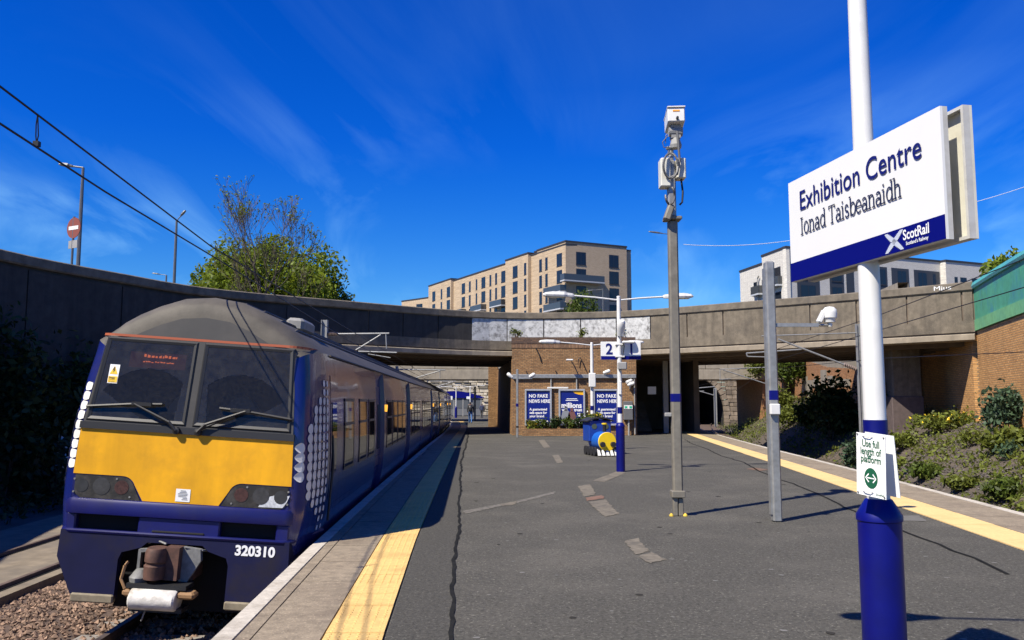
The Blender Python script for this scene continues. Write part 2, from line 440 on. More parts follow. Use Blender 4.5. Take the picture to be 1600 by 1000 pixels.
# darker strip of newer tarmac along the yellow line
p = MB()
def seam_x(y): return interp([(-9, 0.5), (5.84, -0.43), (11.7, -0.73), (23.2, -1.40), (32, -1.75), (48, -2.45)], y)
yy = [-9, 0, 4, 6, 8, 10, 12, 15, 18, 22, 26, 30, 36, 42, 48]
for a, b in zip(yy, yy[1:]):
    p.quad((xl(a)+1.16, a, .004), (seam_x(a), a, .004), (seam_x(b), b, .004), (xl(b)+1.16, b, .004))
p.build('tarmac_strip', 'tarmac_new' if False else mat('tarmac_mid', (0.058, 0.055, 0.046), 0.92, var=0.35, vscale=30, speck=0.6, bump=0.4, bscale=120, spec=0.3), platform)
p = MB()
y = 3.0; pts = []
while y < 46:
    pts.append((seam_x(y) + random.uniform(-.014, .014) + 0.014*math.sin(y*1.3), y, random.uniform(.007, .019) + y*0.0004)); y += 0.14 + y*0.004
for (a, ya, wa), (b, yb, wb) in zip(pts, pts[1:]):
    p.quad((a-wa, ya, .008), (a+wa, ya, .008), (b+wb, yb, .008), (b-wb, yb, .008))
p.build('tar_seam', 'tar', platform)
# crack near the right-hand edge
p = MB(); pts = []
for k in range(70):
    y = 8 + k*0.42; pts.append((xr(y) - 2.35 + random.uniform(-.03, .03) + .06*math.sin(y*.9), y))
for (a, ya), (b, yb) in zip(pts, pts[1:]):
    p.quad((a-.022, ya, .006), (a+.022, ya, .006), (b+.022, yb, .006), (b-.022, yb, .006))
p.build('tar_seam', 'tar', platform)

def slab_row(name, m, fx, o0, o1, y0, y1, step, gap, top, sgn, thick=0.05, jz=0.002):
    y = y0
    while y < y1 - 1e-6:
        a, b = y + gap/2, min(y + step, y1) - gap/2
        z = top + random.uniform(-jz, jz)
        c = [(fx(a)+sgn*o0, a), (fx(a)+sgn*o1, a), (fx(b)+sgn*o1, b), (fx(b)+sgn*o0, b)]
        if sgn < 0: c = [c[1], c[0], c[3], c[2]]
        s = MB(); s.loft([[(q[0], q[1], z-thick) for q in c], [(q[0], q[1], z) for q in c]], False, True)
        s.build(name, m, platform)
        y += step
def strip_row(name, m, fx, o0, o1, y0, y1, top, sgn):
    s = MB(); n = max(2, int((y1-y0)/3)); Y = [y0+(y1-y0)*k/n for k in range(n+1)]
    for a, b in zip(Y, Y[1:]):
        c = [(fx(a)+sgn*o0, a, top), (fx(a)+sgn*o1, a, top), (fx(b)+sgn*o1, b, top), (fx(b)+sgn*o0, b, top)]
        s.quad(*(c if sgn > 0 else c[::-1]))
    s.build(name, m, platform)
slab_row('coping_edge', 'nosing', xl, -0.02, 0.12, 2.0, 30.0, 1.9, 0.010, 0.006, 1, 0.10)
slab_row('coping_slab', 'slab', xl, 0.133, 0.235, 2.0, 26.0, 1.9, 0.010, 0.003, 1)
slab_row('coping_slab', 'slab', xl, 0.248, 0.715, 2.0, 29.55, 0.95, 0.013, 0.003, 1)
slab_row('tactile_slab', 'tactile', xl, 0.728, 1.135, 3.2, 24.0, 0.40, 0.009, 0.004, 1)
strip_row('coping_edge', 'nosing', xl, -0.02, 0.12, 30, 112, 0.006, 1)
strip_row('coping_slab', 'slab', xl, 0.13, 0.715, 29.6, 112, 0.003, 1)
strip_row('tactile_strip', 'tactile', xl, 0.728, 1.135, 24, 112, 0.004, 1)
slab_row('coping_edge', 'nosing', xr, -0.02, 0.13, 8.0, 34.0, 2.0, 0.012, 0.006, -1, 0.10)
slab_row('coping_slab', 'slab', xr, 0.145, 0.93, 7.0, 34.0, 1.0, 0.015, 0.003, -1)
# blisters on the nearer tactile slabs
s = MB()
for k in range(40):
    y0_ = 3.2 + k*.4
    if y0_ > 15: break
    for i in range(6):
        for j in range(6):
            y = y0_ + .034 + .0665*j; x = xl(y) + .765 + .0665*i; r_ = .0125
            ring_ = [(x+r_*math.cos(a_), y+r_*math.sin(a_)) for a_ in [math.pi/3*q_ for q_ in range(6)]]
            s.loft([[(a_, b_, .004) for a_, b_ in ring_], [(x+(a_-x)*.6, y+(b_-y)*.6, .0095) for a_, b_ in ring_]], False, True)
tag(s.build('blisters', 'tactile', platform), kind='stuff')
slab_row('tactile_slab', 'tactile_right', xr, 0.945, 1.51, 7.0, 27.0, 0.60, 0.009, 0.004, -1)
strip_row('coping_edge', 'nosing', xr, -0.02, 0.13, 34, 112, 0.006, -1)
strip_row('coping_slab', 'slab', xr, 0.145, 0.93, 34, 112, 0.003, -1)
strip_row('tactile_strip', 'tactile_right', xr, 0.945, 1.51, 27, 112, 0.004, -1)

# concrete duct covers let into the tarmac
def patch(name, m, px, z=0.006):
    P = [Vector((*gnd(x, y)[:2], z)) for x, y in px][::-1]; Q = []
    for a, b in zip(P, P[1:]+P[:1]):
        n_ = max(2, int((b-a).length/.05)); d_ = (b-a).normalized(); o_ = Vector((-d_.y, d_.x, 0))
        Q += [a + (b-a)*k/n_ + o_*random.uniform(-.018, .018) for k in range(n_)]
    s = MB(); s.poly(Q); return s.build(name, m, platform)
patch('duct_cover', 'duct', [(841, 688), (850, 687), (860, 699), (850, 700)])
patch('duct_cover', 'duct', [(863, 712), (873, 711), (880, 723), (870, 724)])
patch('duct_cover', 'duct', [(903, 760), (922, 757), (931, 773), (913, 776)])
patch('duct_cover', mat('rusty_cover', (0.16, 0.09, 0.06), 0.9, var=0.3, vscale=9), [(914, 778), (941, 774), (945, 779), (918, 783)])
patch('duct_cover', 'duct', [(919, 785), (946, 781), (967, 803), (945, 808)])
patch('duct_cover', 'duct', [(975, 846), (996, 841), (1014, 862), (994, 867)])
patch('duct_cover', 'duct', [(996, 870), (1020, 864), (1041, 875), (1016, 881)])
patch('concrete_patch', 'duct', [(924, 752), (966, 736), (978, 739), (945, 753)], .005)
patch('concrete_patch', 'duct', [(780, 788), (808, 783), (803, 789), (784, 791)], .005)
patch('concrete_patch', mat('pale_scar', (0.12, 0.11, 0.09), 0.9, var=0.6, vscale=12), [(722, 799), (780, 788), (784, 791), (728, 803)], .005)
patch('concrete_patch', 'pale_scar', [(808, 783), (868, 768), (866, 772), (806, 787)], .005)
patch('drain_cover', mat('brown_cover', (0.14, 0.085, 0.055), 0.9, var=0.3, vscale=9), [(1166, 733), (1180, 731), (1203, 734), (1188, 736)], .006)
patch('concrete_patch', mat('grey_patch', (0.12, 0.115, 0.10), 0.9, var=0.2, vscale=9), [(1404, 806), (1436, 806), (1450, 815), (1406, 814)], .005)

# flattened gum and oil spots
for nm_, mm_, cnt in (('gum_spots', mat('gum', (0.15, 0.145, 0.13), 0.9), 160), ('oil_spots', mat('oil', (0.035, 0.033, 0.029), 0.9, spec=.1), 45)):
    s = MB()
    for k in range(cnt):
        y = 4 + 26*random.random()**1.4; x = random.uniform(seam_x(y)+.1, xr(y)-2.0); r_ = random.uniform(.012, .03)*(1 if nm_ == 'gum_spots' else 1.6)
        n_ = 9; s.poly([(x+r_*random.uniform(.7, 1.25)*math.cos(2*math.pi*j/n_), y+r_*random.uniform(.7, 1.25)*math.sin(2*math.pi*j/n_), .0045) for j in range(n_)])
    tag(s.build(nm_, mm_, platform), kind='stuff')
# track beds, rails, sleepers
def track(cx, y0, y1, name):
    n = int((y1-y0)/4); Y = [y0+(y1-y0)*k/n for k in range(n+1)]
    b = MB()
    for a, c in zip(Y, Y[1:]):
        prof = [(-3.9, -1.44), (-1.7, -1.12), (1.7, -1.12), (2.6, -1.44)]
        for (u0, z0), (u1, z1) in zip(prof, prof[1:]):
            b.quad((cx(a)+u0, a, z0), (cx(a)+u1, a, z1), (cx(c)+u1, c, z1), (cx(c)+u0, c, z0))
    bed = tag(b.build(name, 'ballast_bed'), kind='structure')
    for sg in (-1, 1):
        r = MB(); rings = []
        for y in Y:
            x = cx(y) + sg*0.752
            rings.append([(x-.07, y, -1.1), (x-.02, y, -1.06), (x-.036, y, -0.99), (x-.036, y, -.95), (x+.036, y, -.95), (x+.036, y, -.99), (x+.02, y, -1.06), (x+.07, y, -1.1)])
        r.loft(rings, True, True); r.build('rail', 'rail_steel', bed)
    return bed
cxl = lambda y: xl(y) - 1.52
cxr = lambda y: xr(y) + 1.5
bed_l = track(cxl, -9, 112, 'track_bed')
bed_r = track(cxr, -9, 112, 'track_bed')
def sleepers(bed, cx, y0, y1):
    s = MB(); s.bbox((-1.25, -.13, -.2), (1.25, .13, 0), .02)
    o = s.build('sleeper', 'sleeper', bed, local=True); y = y0; first = True
    while y < y1:
        q = o if first else share(o, 'sleeper', parent=bed)
        q.location = (cx(y), y, -1.085); first = False; y += 0.7
sleepers(bed_l, cxl, 2.2, 12.0); sleepers(bed_r, cxr, 10, 40)

# disused siding set in concrete left of the train
sx = lambda y: -8.75 - 0.035*(y-13)
s = MB()
for a, b in ((2, 8), (8, 14), (14, 20), (20, 28), (28, 36)):
    s.quad((sx(a)-2.6, a, -1.27), (sx(a)+1.15, a, -1.27), (sx(b)+1.15, b, -1.27), (sx(b)-2.6, b, -1.27))
    s.quad((sx(a)+1.15, a, -1.27), (sx(a)+1.15, a, -1.44), (sx(b)+1.15, b, -1.44), (sx(b)+1.15, b, -1.27))
siding = tag(s.build('siding_paving', 'siding_slab'), kind='structure')
for sg in (-.8, .8):
    r = MB()
    r.loft([[(sx(y)+sg-.05, y, -1.265), (sx(y)+sg-.04, y, -1.21), (sx(y)+sg+.04, y, -1.21), (sx(y)+sg+.05, y, -1.265)] for y in (2, 10, 20, 36)], True, True)
    r.build('rail', mat('rusty_rail', (0.10, 0.07, 0.055), 0.7, var=0.3), siding)
    r = MB()
    for y0, y1 in ((2, 36),):
        r.quad((sx(y0)+sg+.05, y0, -1.266), (sx(y0)+sg+.13, y0, -1.266), (sx(y1)+sg+.13, y1, -1.266), (sx(y1)+sg+.05, y1, -1.266))
    r.build('flangeway', 'tar', siding)

# loose ballast stones between the tracks, near the camera
def stones(name, n, fx, size, m):
    base = []
    for k in range(14):
        v = np.array([(1,0,0),(-1,0,0),(0,1,0),(0,-1,0),(0,0,1),(0,0,-1)], float) * (0.6+0.6*RNG.random((6,1))) + RNG.normal(size=(6,3))*.18
        base.append(v)
    F = np.array([(0,2,4),(2,1,4),(1,3,4),(3,0,4),(2,0,5),(1,2,5),(3,1,5),(0,3,5)])
    V = np.empty((n, 6, 3))
    for i in range(n):
        c = fx(); th = RNG.random()*6.283; cs, sn = math.cos(th), math.sin(th)
        b = base[i % 14] * size * (0.6 + 0.8*RNG.random())
        V[i, :, 0] = b[:,0]*cs - b[:,1]*sn + c[0]; V[i, :, 1] = b[:,0]*sn + b[:,1]*cs + c[1]; V[i, :, 2] = b[:,2]*.75 + c[2]
    f = (F[None] + (np.arange(n)*6)[:, None, None]).reshape(-1, 3)
    me = bpy.data.meshes.new(name); me.from_pydata(V.reshape(-1,3).tolist(), [], f.tolist())
    me.materials.append(MATS[m]); o = bpy.data.objects.new(name, me); COL.objects.link(o); return o
def bal():
    y = 5.0 + 14*RNG.random()**1.35; x = RNG.uniform(sx(y)+1.0, xl(y)-.1)
    z = -1.10 - max(0, abs(x-cxl(y))-1.7)*0.16
    return (x, y, max(z, -1.42) + RNG.random()*.03)
tag(stones('ballast', 15000, bal, 0.036, 'stone_ballast'), 'brown granite ballast stones beside and under the train', 'ballast', kind='stuff')
def bal2():
    y = 10 + 45*RNG.random()**1.5; x = cxr(y) + RNG.uniform(-1.4, 2.6)
    return (x, y, -1.10 - max(0, abs(x-cxr(y))-1.7)*0.3 + RNG.random()*.03)
tag(stones('ballast', 5000, bal2, 0.045, 'stone_ballast'), 'ballast stones along the empty track on the right', 'ballast', kind='stuff')

# ------------------------------------------------------------------ curved road bridge and its retaining wall
PLAN = [(-9.5, 2), (-13.6, 10), (-15.6, 17), (-15.75, 25), (-14.1, 30.4), (-12.9, 33.2), (-10.95, 35.4), (-7.43, 38.3), (-3.24, 41.7), (0, 43.1), (3.3, 43.0), (6.5, 41.9), (10.7, 38.6), (14.4, 35.5), (17.9, 32.0)]
line = catmull([(a, b, 0) for a, b in PLAN], 0.9)
nrm = []
for i in range(len(line)):
    t = (line[min(i+1, len(line)-1)] - line[max(i-1, 0)]).normalized(); nrm.append(Vector((t.y, -t.x, 0)))    # towards the platform
ZT, ZC, ZP, ZB, ZL, ZS = 6.30, 5.94, 4.80, 4.34, 4.27, 4.00
bridge = thing('road_bridge', 'long curved concrete road bridge with panelled parapet crossing behind the station', 'bridge', (0, 43, 0))
i_ab = min(range(len(line)), key=lambda i: abs(line[i].x + 7.1) + (99 if line[i].y < 30 else 0))   # where the solid wall ends
i_bd = i_ab - 4
def band(i0, i1, prof):
    """sweep a profile of (outward offset, z) along the plan line"""
    b = MB(); b.loft([[line[i] + nrm[i]*o + Vector((0, 0, z)) for o, z in prof] for i in range(i0, i1+1)], True, True); return b
N = len(line)-1
# coping lengths
k = 0
while k < N:
    e = min(N, k+5); b = band(k, e, [(0.10, ZC), (0.14, ZC+.05), (0.14, ZT-.04), (0.08, ZT), (-.45, ZT), (-.45, ZC)])
    b.build('coping', 'bridge_coping', bridge); k = e
# core wall, then panels with open joints in front of it
band(i_ab, N, [(0.0, ZP), (0.0, ZC), (-.4, ZC), (-.4, ZP)]).build('parapet_core', 'soffit', bridge)
k = i_ab; first_pan = True
xs = [l.x for l in line]
while k < N:
    e = min(N, k+2)
    a, c = line[k], line[e]; t = (c-a).normalized(); g0 = t*0.035
    na = (nrm[k]+nrm[e]).normalized()
    b = MB(); rings = []
    for q in (a+g0, (a+c)*.5 if e-k < 2 else line[k+1], c-g0):
        rings.append([q + na*.07 + Vector((0,0,ZP)), q + na*.07 + Vector((0,0,ZC)), q + na*.01 + Vector((0,0,ZC)), q + na*.01 + Vector((0,0,ZP))])
    b.loft(rings, True, True)
    mid = (a+c)*.5
    white = -1.6 < mid.x < 7.3
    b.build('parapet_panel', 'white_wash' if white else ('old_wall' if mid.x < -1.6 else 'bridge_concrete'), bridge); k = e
# lower band, shadow gap and lip
band(i_bd, N, [(0.075, ZB), (0.075, ZP), (-.4, ZP), (-.4, ZB)]).build('edge_band', 'bridge_concrete', bridge)
band(i_bd, N, [(0.02, ZL), (0.02, ZB), (-.4, ZB), (-.4, ZL)]).build('edge_recess', 'soffit', bridge)
band(i_bd, N, [(0.06, ZS), (0.16, ZS+.04), (0.16, ZL-.03), (0.12, ZL), (-.4, ZL), (-.4, ZS)]).build('edge_lip', 'bridge_lip', bridge)
# deck slab and beams
band(i_ab-2, N, [(-.4, ZS+.12), (-.4, 5.2), (-11.2, 5.2), (-11.2, ZS+.12)]).build('deck', 'soffit', bridge)
for o in (-1.2, -3.2, -5.2, -7.2, -9.2):
    band(i_ab-2, N, [(o, ZS-.12), (o, ZS+.13), (o-.5, ZS+.13), (o-.5, ZS-.12)]).build('beam', 'soffit', bridge)
band(i_ab-2, N, [(-10.8, ZS), (-10.8, ZT), (-11.3, ZT), (-11.3, ZS)]).build('rear_parapet', 'bridge_concrete', bridge)
# solid retaining wall on the left
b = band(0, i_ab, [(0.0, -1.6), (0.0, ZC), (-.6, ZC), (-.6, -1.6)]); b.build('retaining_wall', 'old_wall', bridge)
k = 0
while k < i_ab:
    e = min(i_ab, k+4)
    b = MB(); rings = []
    for i in range(k, e+1):
        sh = Vector((0,0,0))
        if i == k: sh = (line[i+1]-line[i]).normalized()*.03
        if i == e: sh = (line[i-1]-line[i]).normalized()*.03
        rings.append([line[i]+sh+nrm[i]*.05+Vector((0,0,3.0)), line[i]+sh+nrm[i]*.05+Vector((0,0,ZC-.1)), line[i]+sh-nrm[i]*.02+Vector((0,0,ZC-.1)), line[i]+sh-nrm[i]*.02+Vector((0,0,3.0))])
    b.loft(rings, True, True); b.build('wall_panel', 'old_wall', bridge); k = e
# road surface behind the wall, on fill
band(0, i_ab, [(-.6, -1.5), (-.6, 5.0), (-12, 5.0), (-12, -1.5)]).build('road_fill', 'soffit', bridge)
# left abutment face under the deck
a = line[i_ab]; n_ = nrm[i_ab]
b = MB(); b.quad(a - n_*.1 + Vector((0,0,-1.6)), a - n_*12 + Vector((0,0,-1.6)), a - n_*12 + Vector((0,0,4.4)), a - n_*.1 + Vector((0,0,4.4)))
b.build('abutment', 'old_wall', bridge)
# right abutment and its concrete pier
a = line[N]
b = MB(); b.box((-.6, 0, -1.5), (.6, 10, 4.4), Matrix.Translation((18.55, 32.3, 0)) @ Matrix.Rotation(R(-14), 4, 'Z'))
b.build('abutment', 'wall_brick', bridge, uvfun=lambda c: (c[1], c[2]))
c0 = at(1395, 600, 36.0); c1 = at(1441, 600, 36.0)
b = MB(); b.bbox((c0.x, 36.0, -1.4), (c1.x, 37.1, ZS+.1), .05); b.build('pier', 'bridge_concrete', bridge)
b = MB(); b.bbox((c0.x-.09, 35.94, -1.4), (c1.x+.02, 37.0, 1.9), .03); b.build('pier_jacket', mat('pier_paint', (0.10, 0.075, 0.07), 0.8, var=0.2), bridge)

# ------------------------------------------------------------------ second bridge beyond, tunnel mouth, far walls
b2 = thing('road_bridge', 'pale concrete bridge deck seen beyond and below the curved bridge', 'bridge', (0, 74, 0))
x = -32.0
mat('pale_concrete', (0.27, 0.235, 0.18), 0.85, var=0.15, vscale=2, streak=0.35)
while x < 27:
    q = MB(); q.bbox((x+.02, 72, 4.55), (x+1.93, 72.3, 7.2), .02); q.build('parapet_panel', 'pale_concrete', b2); x += 1.95
q = MB(); q.bbox((-32, 71.9, 3.62), (27, 72.4, 4.5), .04); q.build('edge_beam', 'pale_concrete', b2)
q = MB(); q.box((-32, 72.4, 3.8), (27, 82, 4.6)); q.build('deck', 'soffit', b2)
# tall dark abutments under it
q = MB(); q.box((-16, 73, -1.4), (-14.2, 81, 3.8)); q.build('abutment', 'old_wall', b2)
c0 = at(1184, 600, 74); c1 = at(1203, 600, 74)
q = MB(); q.box((c0.x, 72.6, -1.4), (c1.x, 81, 3.82)); q.build('abutment', 'far_brick', b2, uvfun=lambda c: (c[0]+c[1], c[2]))

tp = thing('tunnel_portal', 'stone arched tunnel mouth at the end of the right-hand track', 'tunnel', (21, 104, -1.2))
mat('stone_a', (0.22, 0.17, 0.115), 0.95, var=0.3, vscale=1.2, dark=(0.06, 0.05, 0.04), dscale=0.7, damt=0.7, island=0.35)
mat('tunnel_dark', (0.012, 0.012, 0.012), 0.95)
tcx, tr_, tz, TY = 21.9, 4.5, 0.6, 104.0
# wall with an arched opening built of courses of squared stones
zc = -1.2; row = 0
mb = MB()
while zc < 7.2:
    h = random.uniform(.42, .62); xx = 10 + random.uniform(-.4, 0)
    while xx < 34:
        w_ = random.uniform(.5, 1.1); xa, xb = xx, xx+w_
        dzz = zc + h/2 - tz
        half = math.sqrt(max(0, tr_**2 - max(0, dzz)**2)) if dzz < tr_ else 0
        lo, hi = tcx-half-.45, tcx+half+.45
        segs = []
        if half == 0 or xb <= lo or xa >= hi: segs = [(xa, xb)]
        else:
            if xa < lo: segs.append((xa, lo))
            if xb > hi: segs.append((hi, xb))
        for u, v in segs:
            if v-u > .1: mb.bbox((u+.02, TY-random.uniform(0, .09), zc+.02), (v-.02, TY+.5, zc+h-.02), .03)
        xx = xb
    zc += h; row += 1
tag(mb.build('stonework', 'stone_a', tp), kind='stuff')
q = MB(); q.box((10, TY+.4, -1.4), (tcx-tr_-.35, TY+.7, 7)); q.box((tcx+tr_+.35, TY+.4, -1.4), (34, TY+.7, 7)); q.box((tcx-tr_-.35, TY+.4, tz+tr_*.99), (tcx+tr_+.35, TY+.7, 7)); tag(q.build('backing', 'stone_a', tp), kind='stuff')
for k in range(21):
    a0, a1 = math.pi*k/21+.01, math.pi*(k+1)/21-.01
    q = MB(); q.prism([((tr_)*math.cos(a0), tr_*math.sin(a0)), ((tr_+.62)*math.cos(a0), (tr_+.62)*math.sin(a0)), ((tr_+.62)*math.cos(a1), (tr_+.62)*math.sin(a1)), (tr_*math.cos(a1), tr_*math.sin(a1))],
        0, .7, Matrix(((1,0,0,tcx),(0,0,1,TY-.14),(0,1,0,tz),(0,0,0,1))))
    q.build('arch_stone', 'stone_a', tp)
for sg in (-1, 1):
    for k in range(4):
        q = MB(); xa = tcx+sg*tr_; xb = tcx+sg*(tr_+.55+.15*(k%2)); q.bbox((min(xa,xb), TY-.14, -1.3+k*.47), (max(xa,xb), TY+.5, -1.3+k*.47+.45), .03); q.build('jamb_stone', 'stone_a', tp)
q = MB(); rings = []
for y in (TY+.3, TY+40):
    rings.append([(tcx+(tr_+.3)*math.cos(math.pi*k/16), y, tz+(tr_+.3)*math.sin(math.pi*k/16)) for k in range(17)] + [(tcx-tr_-.3, y, -1.5), (tcx+tr_+.3, y, -1.5)])
q.loft(rings, False, True); q.build('tunnel_bore', 'tunnel_dark', tp)

# rubble stone wall at the far left end of the station
sw = thing('stone_wall', 'tall grey rubble stone wall far down the line beyond the bridges', 'wall', (-10, 128, -1))
mat('stone_grey', (0.36, 0.315, 0.24), 0.95, island=0.55, var=0.25, vscale=0.9, dark=(0.07, 0.065, 0.055), dscale=0.5, damt=0.65)
mb = MB(); zc = -1.2
while zc < 11.5:
    h = random.uniform(.32, .6); xx = -40
    while xx < 14:
        w_ = random.uniform(.4, 1.5); y0 = 128 + (xx+10)*-0.25
        mb.bbox((xx+.03, y0-random.uniform(0, .22), zc+.03), (xx+w_-.03, y0+.7, zc+h-.03), .05); xx += w_
    zc += h
tag(mb.build('stonework', 'stone_grey', sw), kind='stuff')
q = MB(); q.quad((-40, 136.0, -1.3), (14, 122.5, -1.3), (14, 122.5, 11.5), (-40, 136.0, 11.5)); q.build('mortar', mat('mortar', (0.13, 0.12, 0.10), 0.95), sw)
q = MB()
for k in range(27): q.bbox((-40+2*k+.02, 135.1-.5*k, 11.5), (-38+2*k-.02, 136.4-.5*k, 11.85), .05)
q.build('coping', 'stone_grey', sw)

# ------------------------------------------------------------------ brick walls on the right
def wall_line(pts, z0f, z1f, thick, name, m, parent):
    b = MB(); uvs = []; s_ = 0
    for (a, c) in zip(pts, pts[1:]):
        a, c = Vector((*a, 0)), Vector((*c, 0)); d = (c-a).length; t = (c-a)/d; nn = Vector((t.y, -t.x, 0))
        q = [a+Vector((0,0,z0f(a))), c+Vector((0,0,z0f(c))), c+Vector((0,0,z1f(c))), a+Vector((0,0,z1f(a)))]
        b.quad(*q); uvs += [(s_, q[0].z), (s_+d, q[1].z), (s_+d, q[2].z), (s_, q[3].z)]
        r = [v - nn*thick for v in q]; b.quad(q[3], q[2], r[2], r[3]); uvs += [(s_, 9), (s_+d, 9), (s_+d, 9.3), (s_, 9.3)]
        b.quad(r[1], r[0], r[3], r[2]); uvs += [(s_, q[0].z), (s_+d, q[1].z), (s_+d, q[2].z), (s_, q[3].z)]
        s_ += d
    o = b.build(name, m, parent)
    lay = o.data.uv_layers.new(name='uv')
    for lp in o.data.loops: lay.data[lp.index].uv = uvs[lp.vertex_index]
    return o
rw = thing('brick_wall', 'tall orange brick retaining wall topped by a turquoise painted parapet, on the right', 'wall', (17.9, 32, 0))
RW = [(17.95, 32.05), (16.9, 28.9), (15.85, 25.6), (14.4, 21.0), (12.6, 15.5), (11.2, 11.0)]
wall_line(RW, lambda c: -1.4, lambda c: 4.36, .6, 'brickwork', 'wall_brick', rw)
for (a, c) in zip(RW, RW[1:]):
    a, c = Vector((*a, 0)), Vector((*c, 0)); L_ = (c-a).length; t = (c-a)/L_; nn = Vector((t.y, -t.x, 0)); np_ = max(1, round(L_/3.3))
    for k in range(np_):
        M = frame(a + t*(L_*k/np_), t, (0,0,1))      # u along, v up, w outward
        ln = L_/np_
        q = MB(); q.box((.012, 4.80, -.3), (ln-.012, 6.0, .03), M); q.build('parapet_panel', 'turquoise', rw)
        q = MB(); q.box((.004, 4.38, -.3), (ln-.004, 4.79, .07), M); q.build('parapet_band', 'turquoise_band', rw)
        q = MB(); q.prism([(-.34, 6.0), (.10, 6.0), (.13, 6.1), (.08, 6.24), (-.05, 6.31), (-.2, 6.31), (-.34, 6.22)], 0, ln,
                          Matrix(((M[0][2], 0, M[0][0], M[0][3]), (M[1][2], 0, M[1][0], M[1][3]), (0, 1, 0, 0), (0,0,0,1))))
        q.build('coping', 'turquoise_coping', rw)
# farther brick wall behind the bridge, with pale repair patches
fw = thing('brick_wall', 'brick retaining wall with pale concrete repair patches beyond the bridge, right of the track', 'wall', (20, 52, 0))
FW = [(27.0, 84.0), (23.6, 68.0), (21.2, 56.0), (19.6, 46.0), (18.9, 40.5)]
wall_line(FW, lambda c: -1.4, lambda c: interp([(38, 3.35), (46, 3.45), (56, 4.0), (68, 5.2), (85, 6.6)], c.y), .5, 'brickwork', 'far_brick', fw)
wall_line([(a+.05, b) for a, b in FW], lambda c: interp([(38, 3.36), (46, 3.46), (56, 4.01), (68, 5.21), (85, 6.61)], c.y), lambda c: 7.5, .5, 'concrete_wall', 'pale_concrete', fw)
for (x0, y0, x1, y1) in ((1254, 588, 1262, 613), (1262, 594, 1270, 623), (1283, 578, 1292, 612), (1294, 587, 1306, 606), (1308, 592, 1329, 603), (1271, 592, 1281, 605)):
    def onw(x, y):
        best = None
        for (a, c) in zip(FW, FW[1:]):
            d = at(x, y, 1.0); k = d.x
            # ray X = k*Y ; segment
            den = (c[0]-a[0]) - k*(c[1]-a[1])
            t = (k*a[1]-a[0])/den
            if -.02 <= t <= 1.02:
                Y = a[1]+t*(c[1]-a[1]); best = at(x, y, Y); tt = Vector((c[0]-a[0], c[1]-a[1], 0)).normalized()
                nn = Vector((tt.y, -tt.x, 0))
        return best, nn
    ps = [onw(x0, y1), onw(x1, y1), onw(x1, y0), onw(x0, y0)]
    q = MB(); q.loft([[v - n2*.02 for v, n2 in ps], [v + n2*.05 for v, n2 in ps]], False, True); q.build('repair_patch', 'pale_concrete', fw)

# planted bank between the right-hand track and the walls
def wallx(y):
    return interp([(4, 8.9), (11, 11.2), (15.5, 12.6), (21, 14.4), (25.6, 15.85), (32, 17.9), (40.5, 18.9), (46, 19.6), (56, 21.2), (68, 23.6), (84, 27.0)], y)
def bank_z(x, y):
    x0 = xr(y) + 3.6 + (0.5 if y > 30 else 0); x1 = max(wallx(y), x0+.5); t = min(1, max(0, (x-x0)/(x1-x0)))
    top = interp([(4, 0.0), (15, 0.05), (22, .35), (28, .75), (34, 1.0), (44, 1.5), (60, 1.9), (84, 1.9)], y)
    z = -1.42 + (top+1.42)*(t**0.8)
    return z + (.08*math.sin(x*2.1+y*1.3) + .06*math.sin(x*4.7-y*2.9))*t
b = MB(); rows = []
Yb = [4+.8*k for k in range(101)]
for y in Yb:
    x0 = xr(y)+2.4; x1 = wallx(y)+.25
    rows.append([(x0+(x1-x0)*k/14, y, bank_z(x0+(x1-x0)*k/14, y)) for k in range(15)])
b.loft(rows, closed=False); tag(b.build('embankment', 'bank_soil', smooth='all'), kind='structure')
# ================================================================== TRAIN
def paint(name, col, rough, wave=0.0, dirt=(0.06, 0.05, 0.045), damt=0.4, coat=0.3, streak=0.0):
    m = mat(name, col, rough, var=0.08, vscale=3, dark=dirt, dscale=2.2, damt=damt, coat=coat, streak=streak)
    t = m.node_tree; n = t.nodes; b = n['Principled BSDF']
    if wave:
        tc = n.new('ShaderNodeTexCoord'); mp_ = n.new('ShaderNodeMapping'); mp_.inputs['Scale'].default_value = (1, 2.4, 0.55)
        t.links.new(tc.outputs['Object'], mp_.inputs[0])
        q = n.new('ShaderNodeTexNoise'); q.inputs['Scale'].default_value = 2.3; q.inputs['Detail'].default_value = 3.5; t.links.new(mp_.outputs[0], q.inputs['Vector'])
        bp = n.new('ShaderNodeBump'); bp.inputs['Strength'].default_value = wave; bp.inputs['Distance'].default_value = 0.03
        t.links.new(q.outputs['Fac'], bp.inputs['Height']); t.links.new(bp.outputs[0], b.inputs['Normal'])
    return m
paint('train_blue', (0.008, 0.015, 0.12), 0.2, wave=0.32, damt=0.30)
paint('train_blue_front', (0.003, 0.005, 0.098), 0.45, damt=0.35, dirt=(0.03, 0.026, 0.03), coat=0.0, streak=0.3)
paint('train_yellow', (0.78, 0.38, 0.0), 0.55, damt=0.45, dirt=(0.40, 0.19, 0.008), coat=0.0, streak=0.42)
mat('train_roof', (0.078, 0.068, 0.053), 0.7, var=0.25, vscale=4, dark=(0.04, 0.035, 0.028), dscale=1.2, damt=0.6, bump=0.1)
mat('train_mask', (0.027, 0.026, 0.025), 0.6, var=0.15, vscale=5, dark=(0.075, 0.065, 0.056), dscale=2, damt=0.35)
mat('black_rubber', (0.012, 0.012, 0.013), 0.55)
mat('black_void', (0.004, 0.004, 0.005), 0.9)
mat('frame_grey', (0.035, 0.036, 0.038), 0.4)
mat('orange_line', (0.38, 0.095, 0.04), 0.6)
mat('white_print', (0.80, 0.80, 0.78), 0.45)
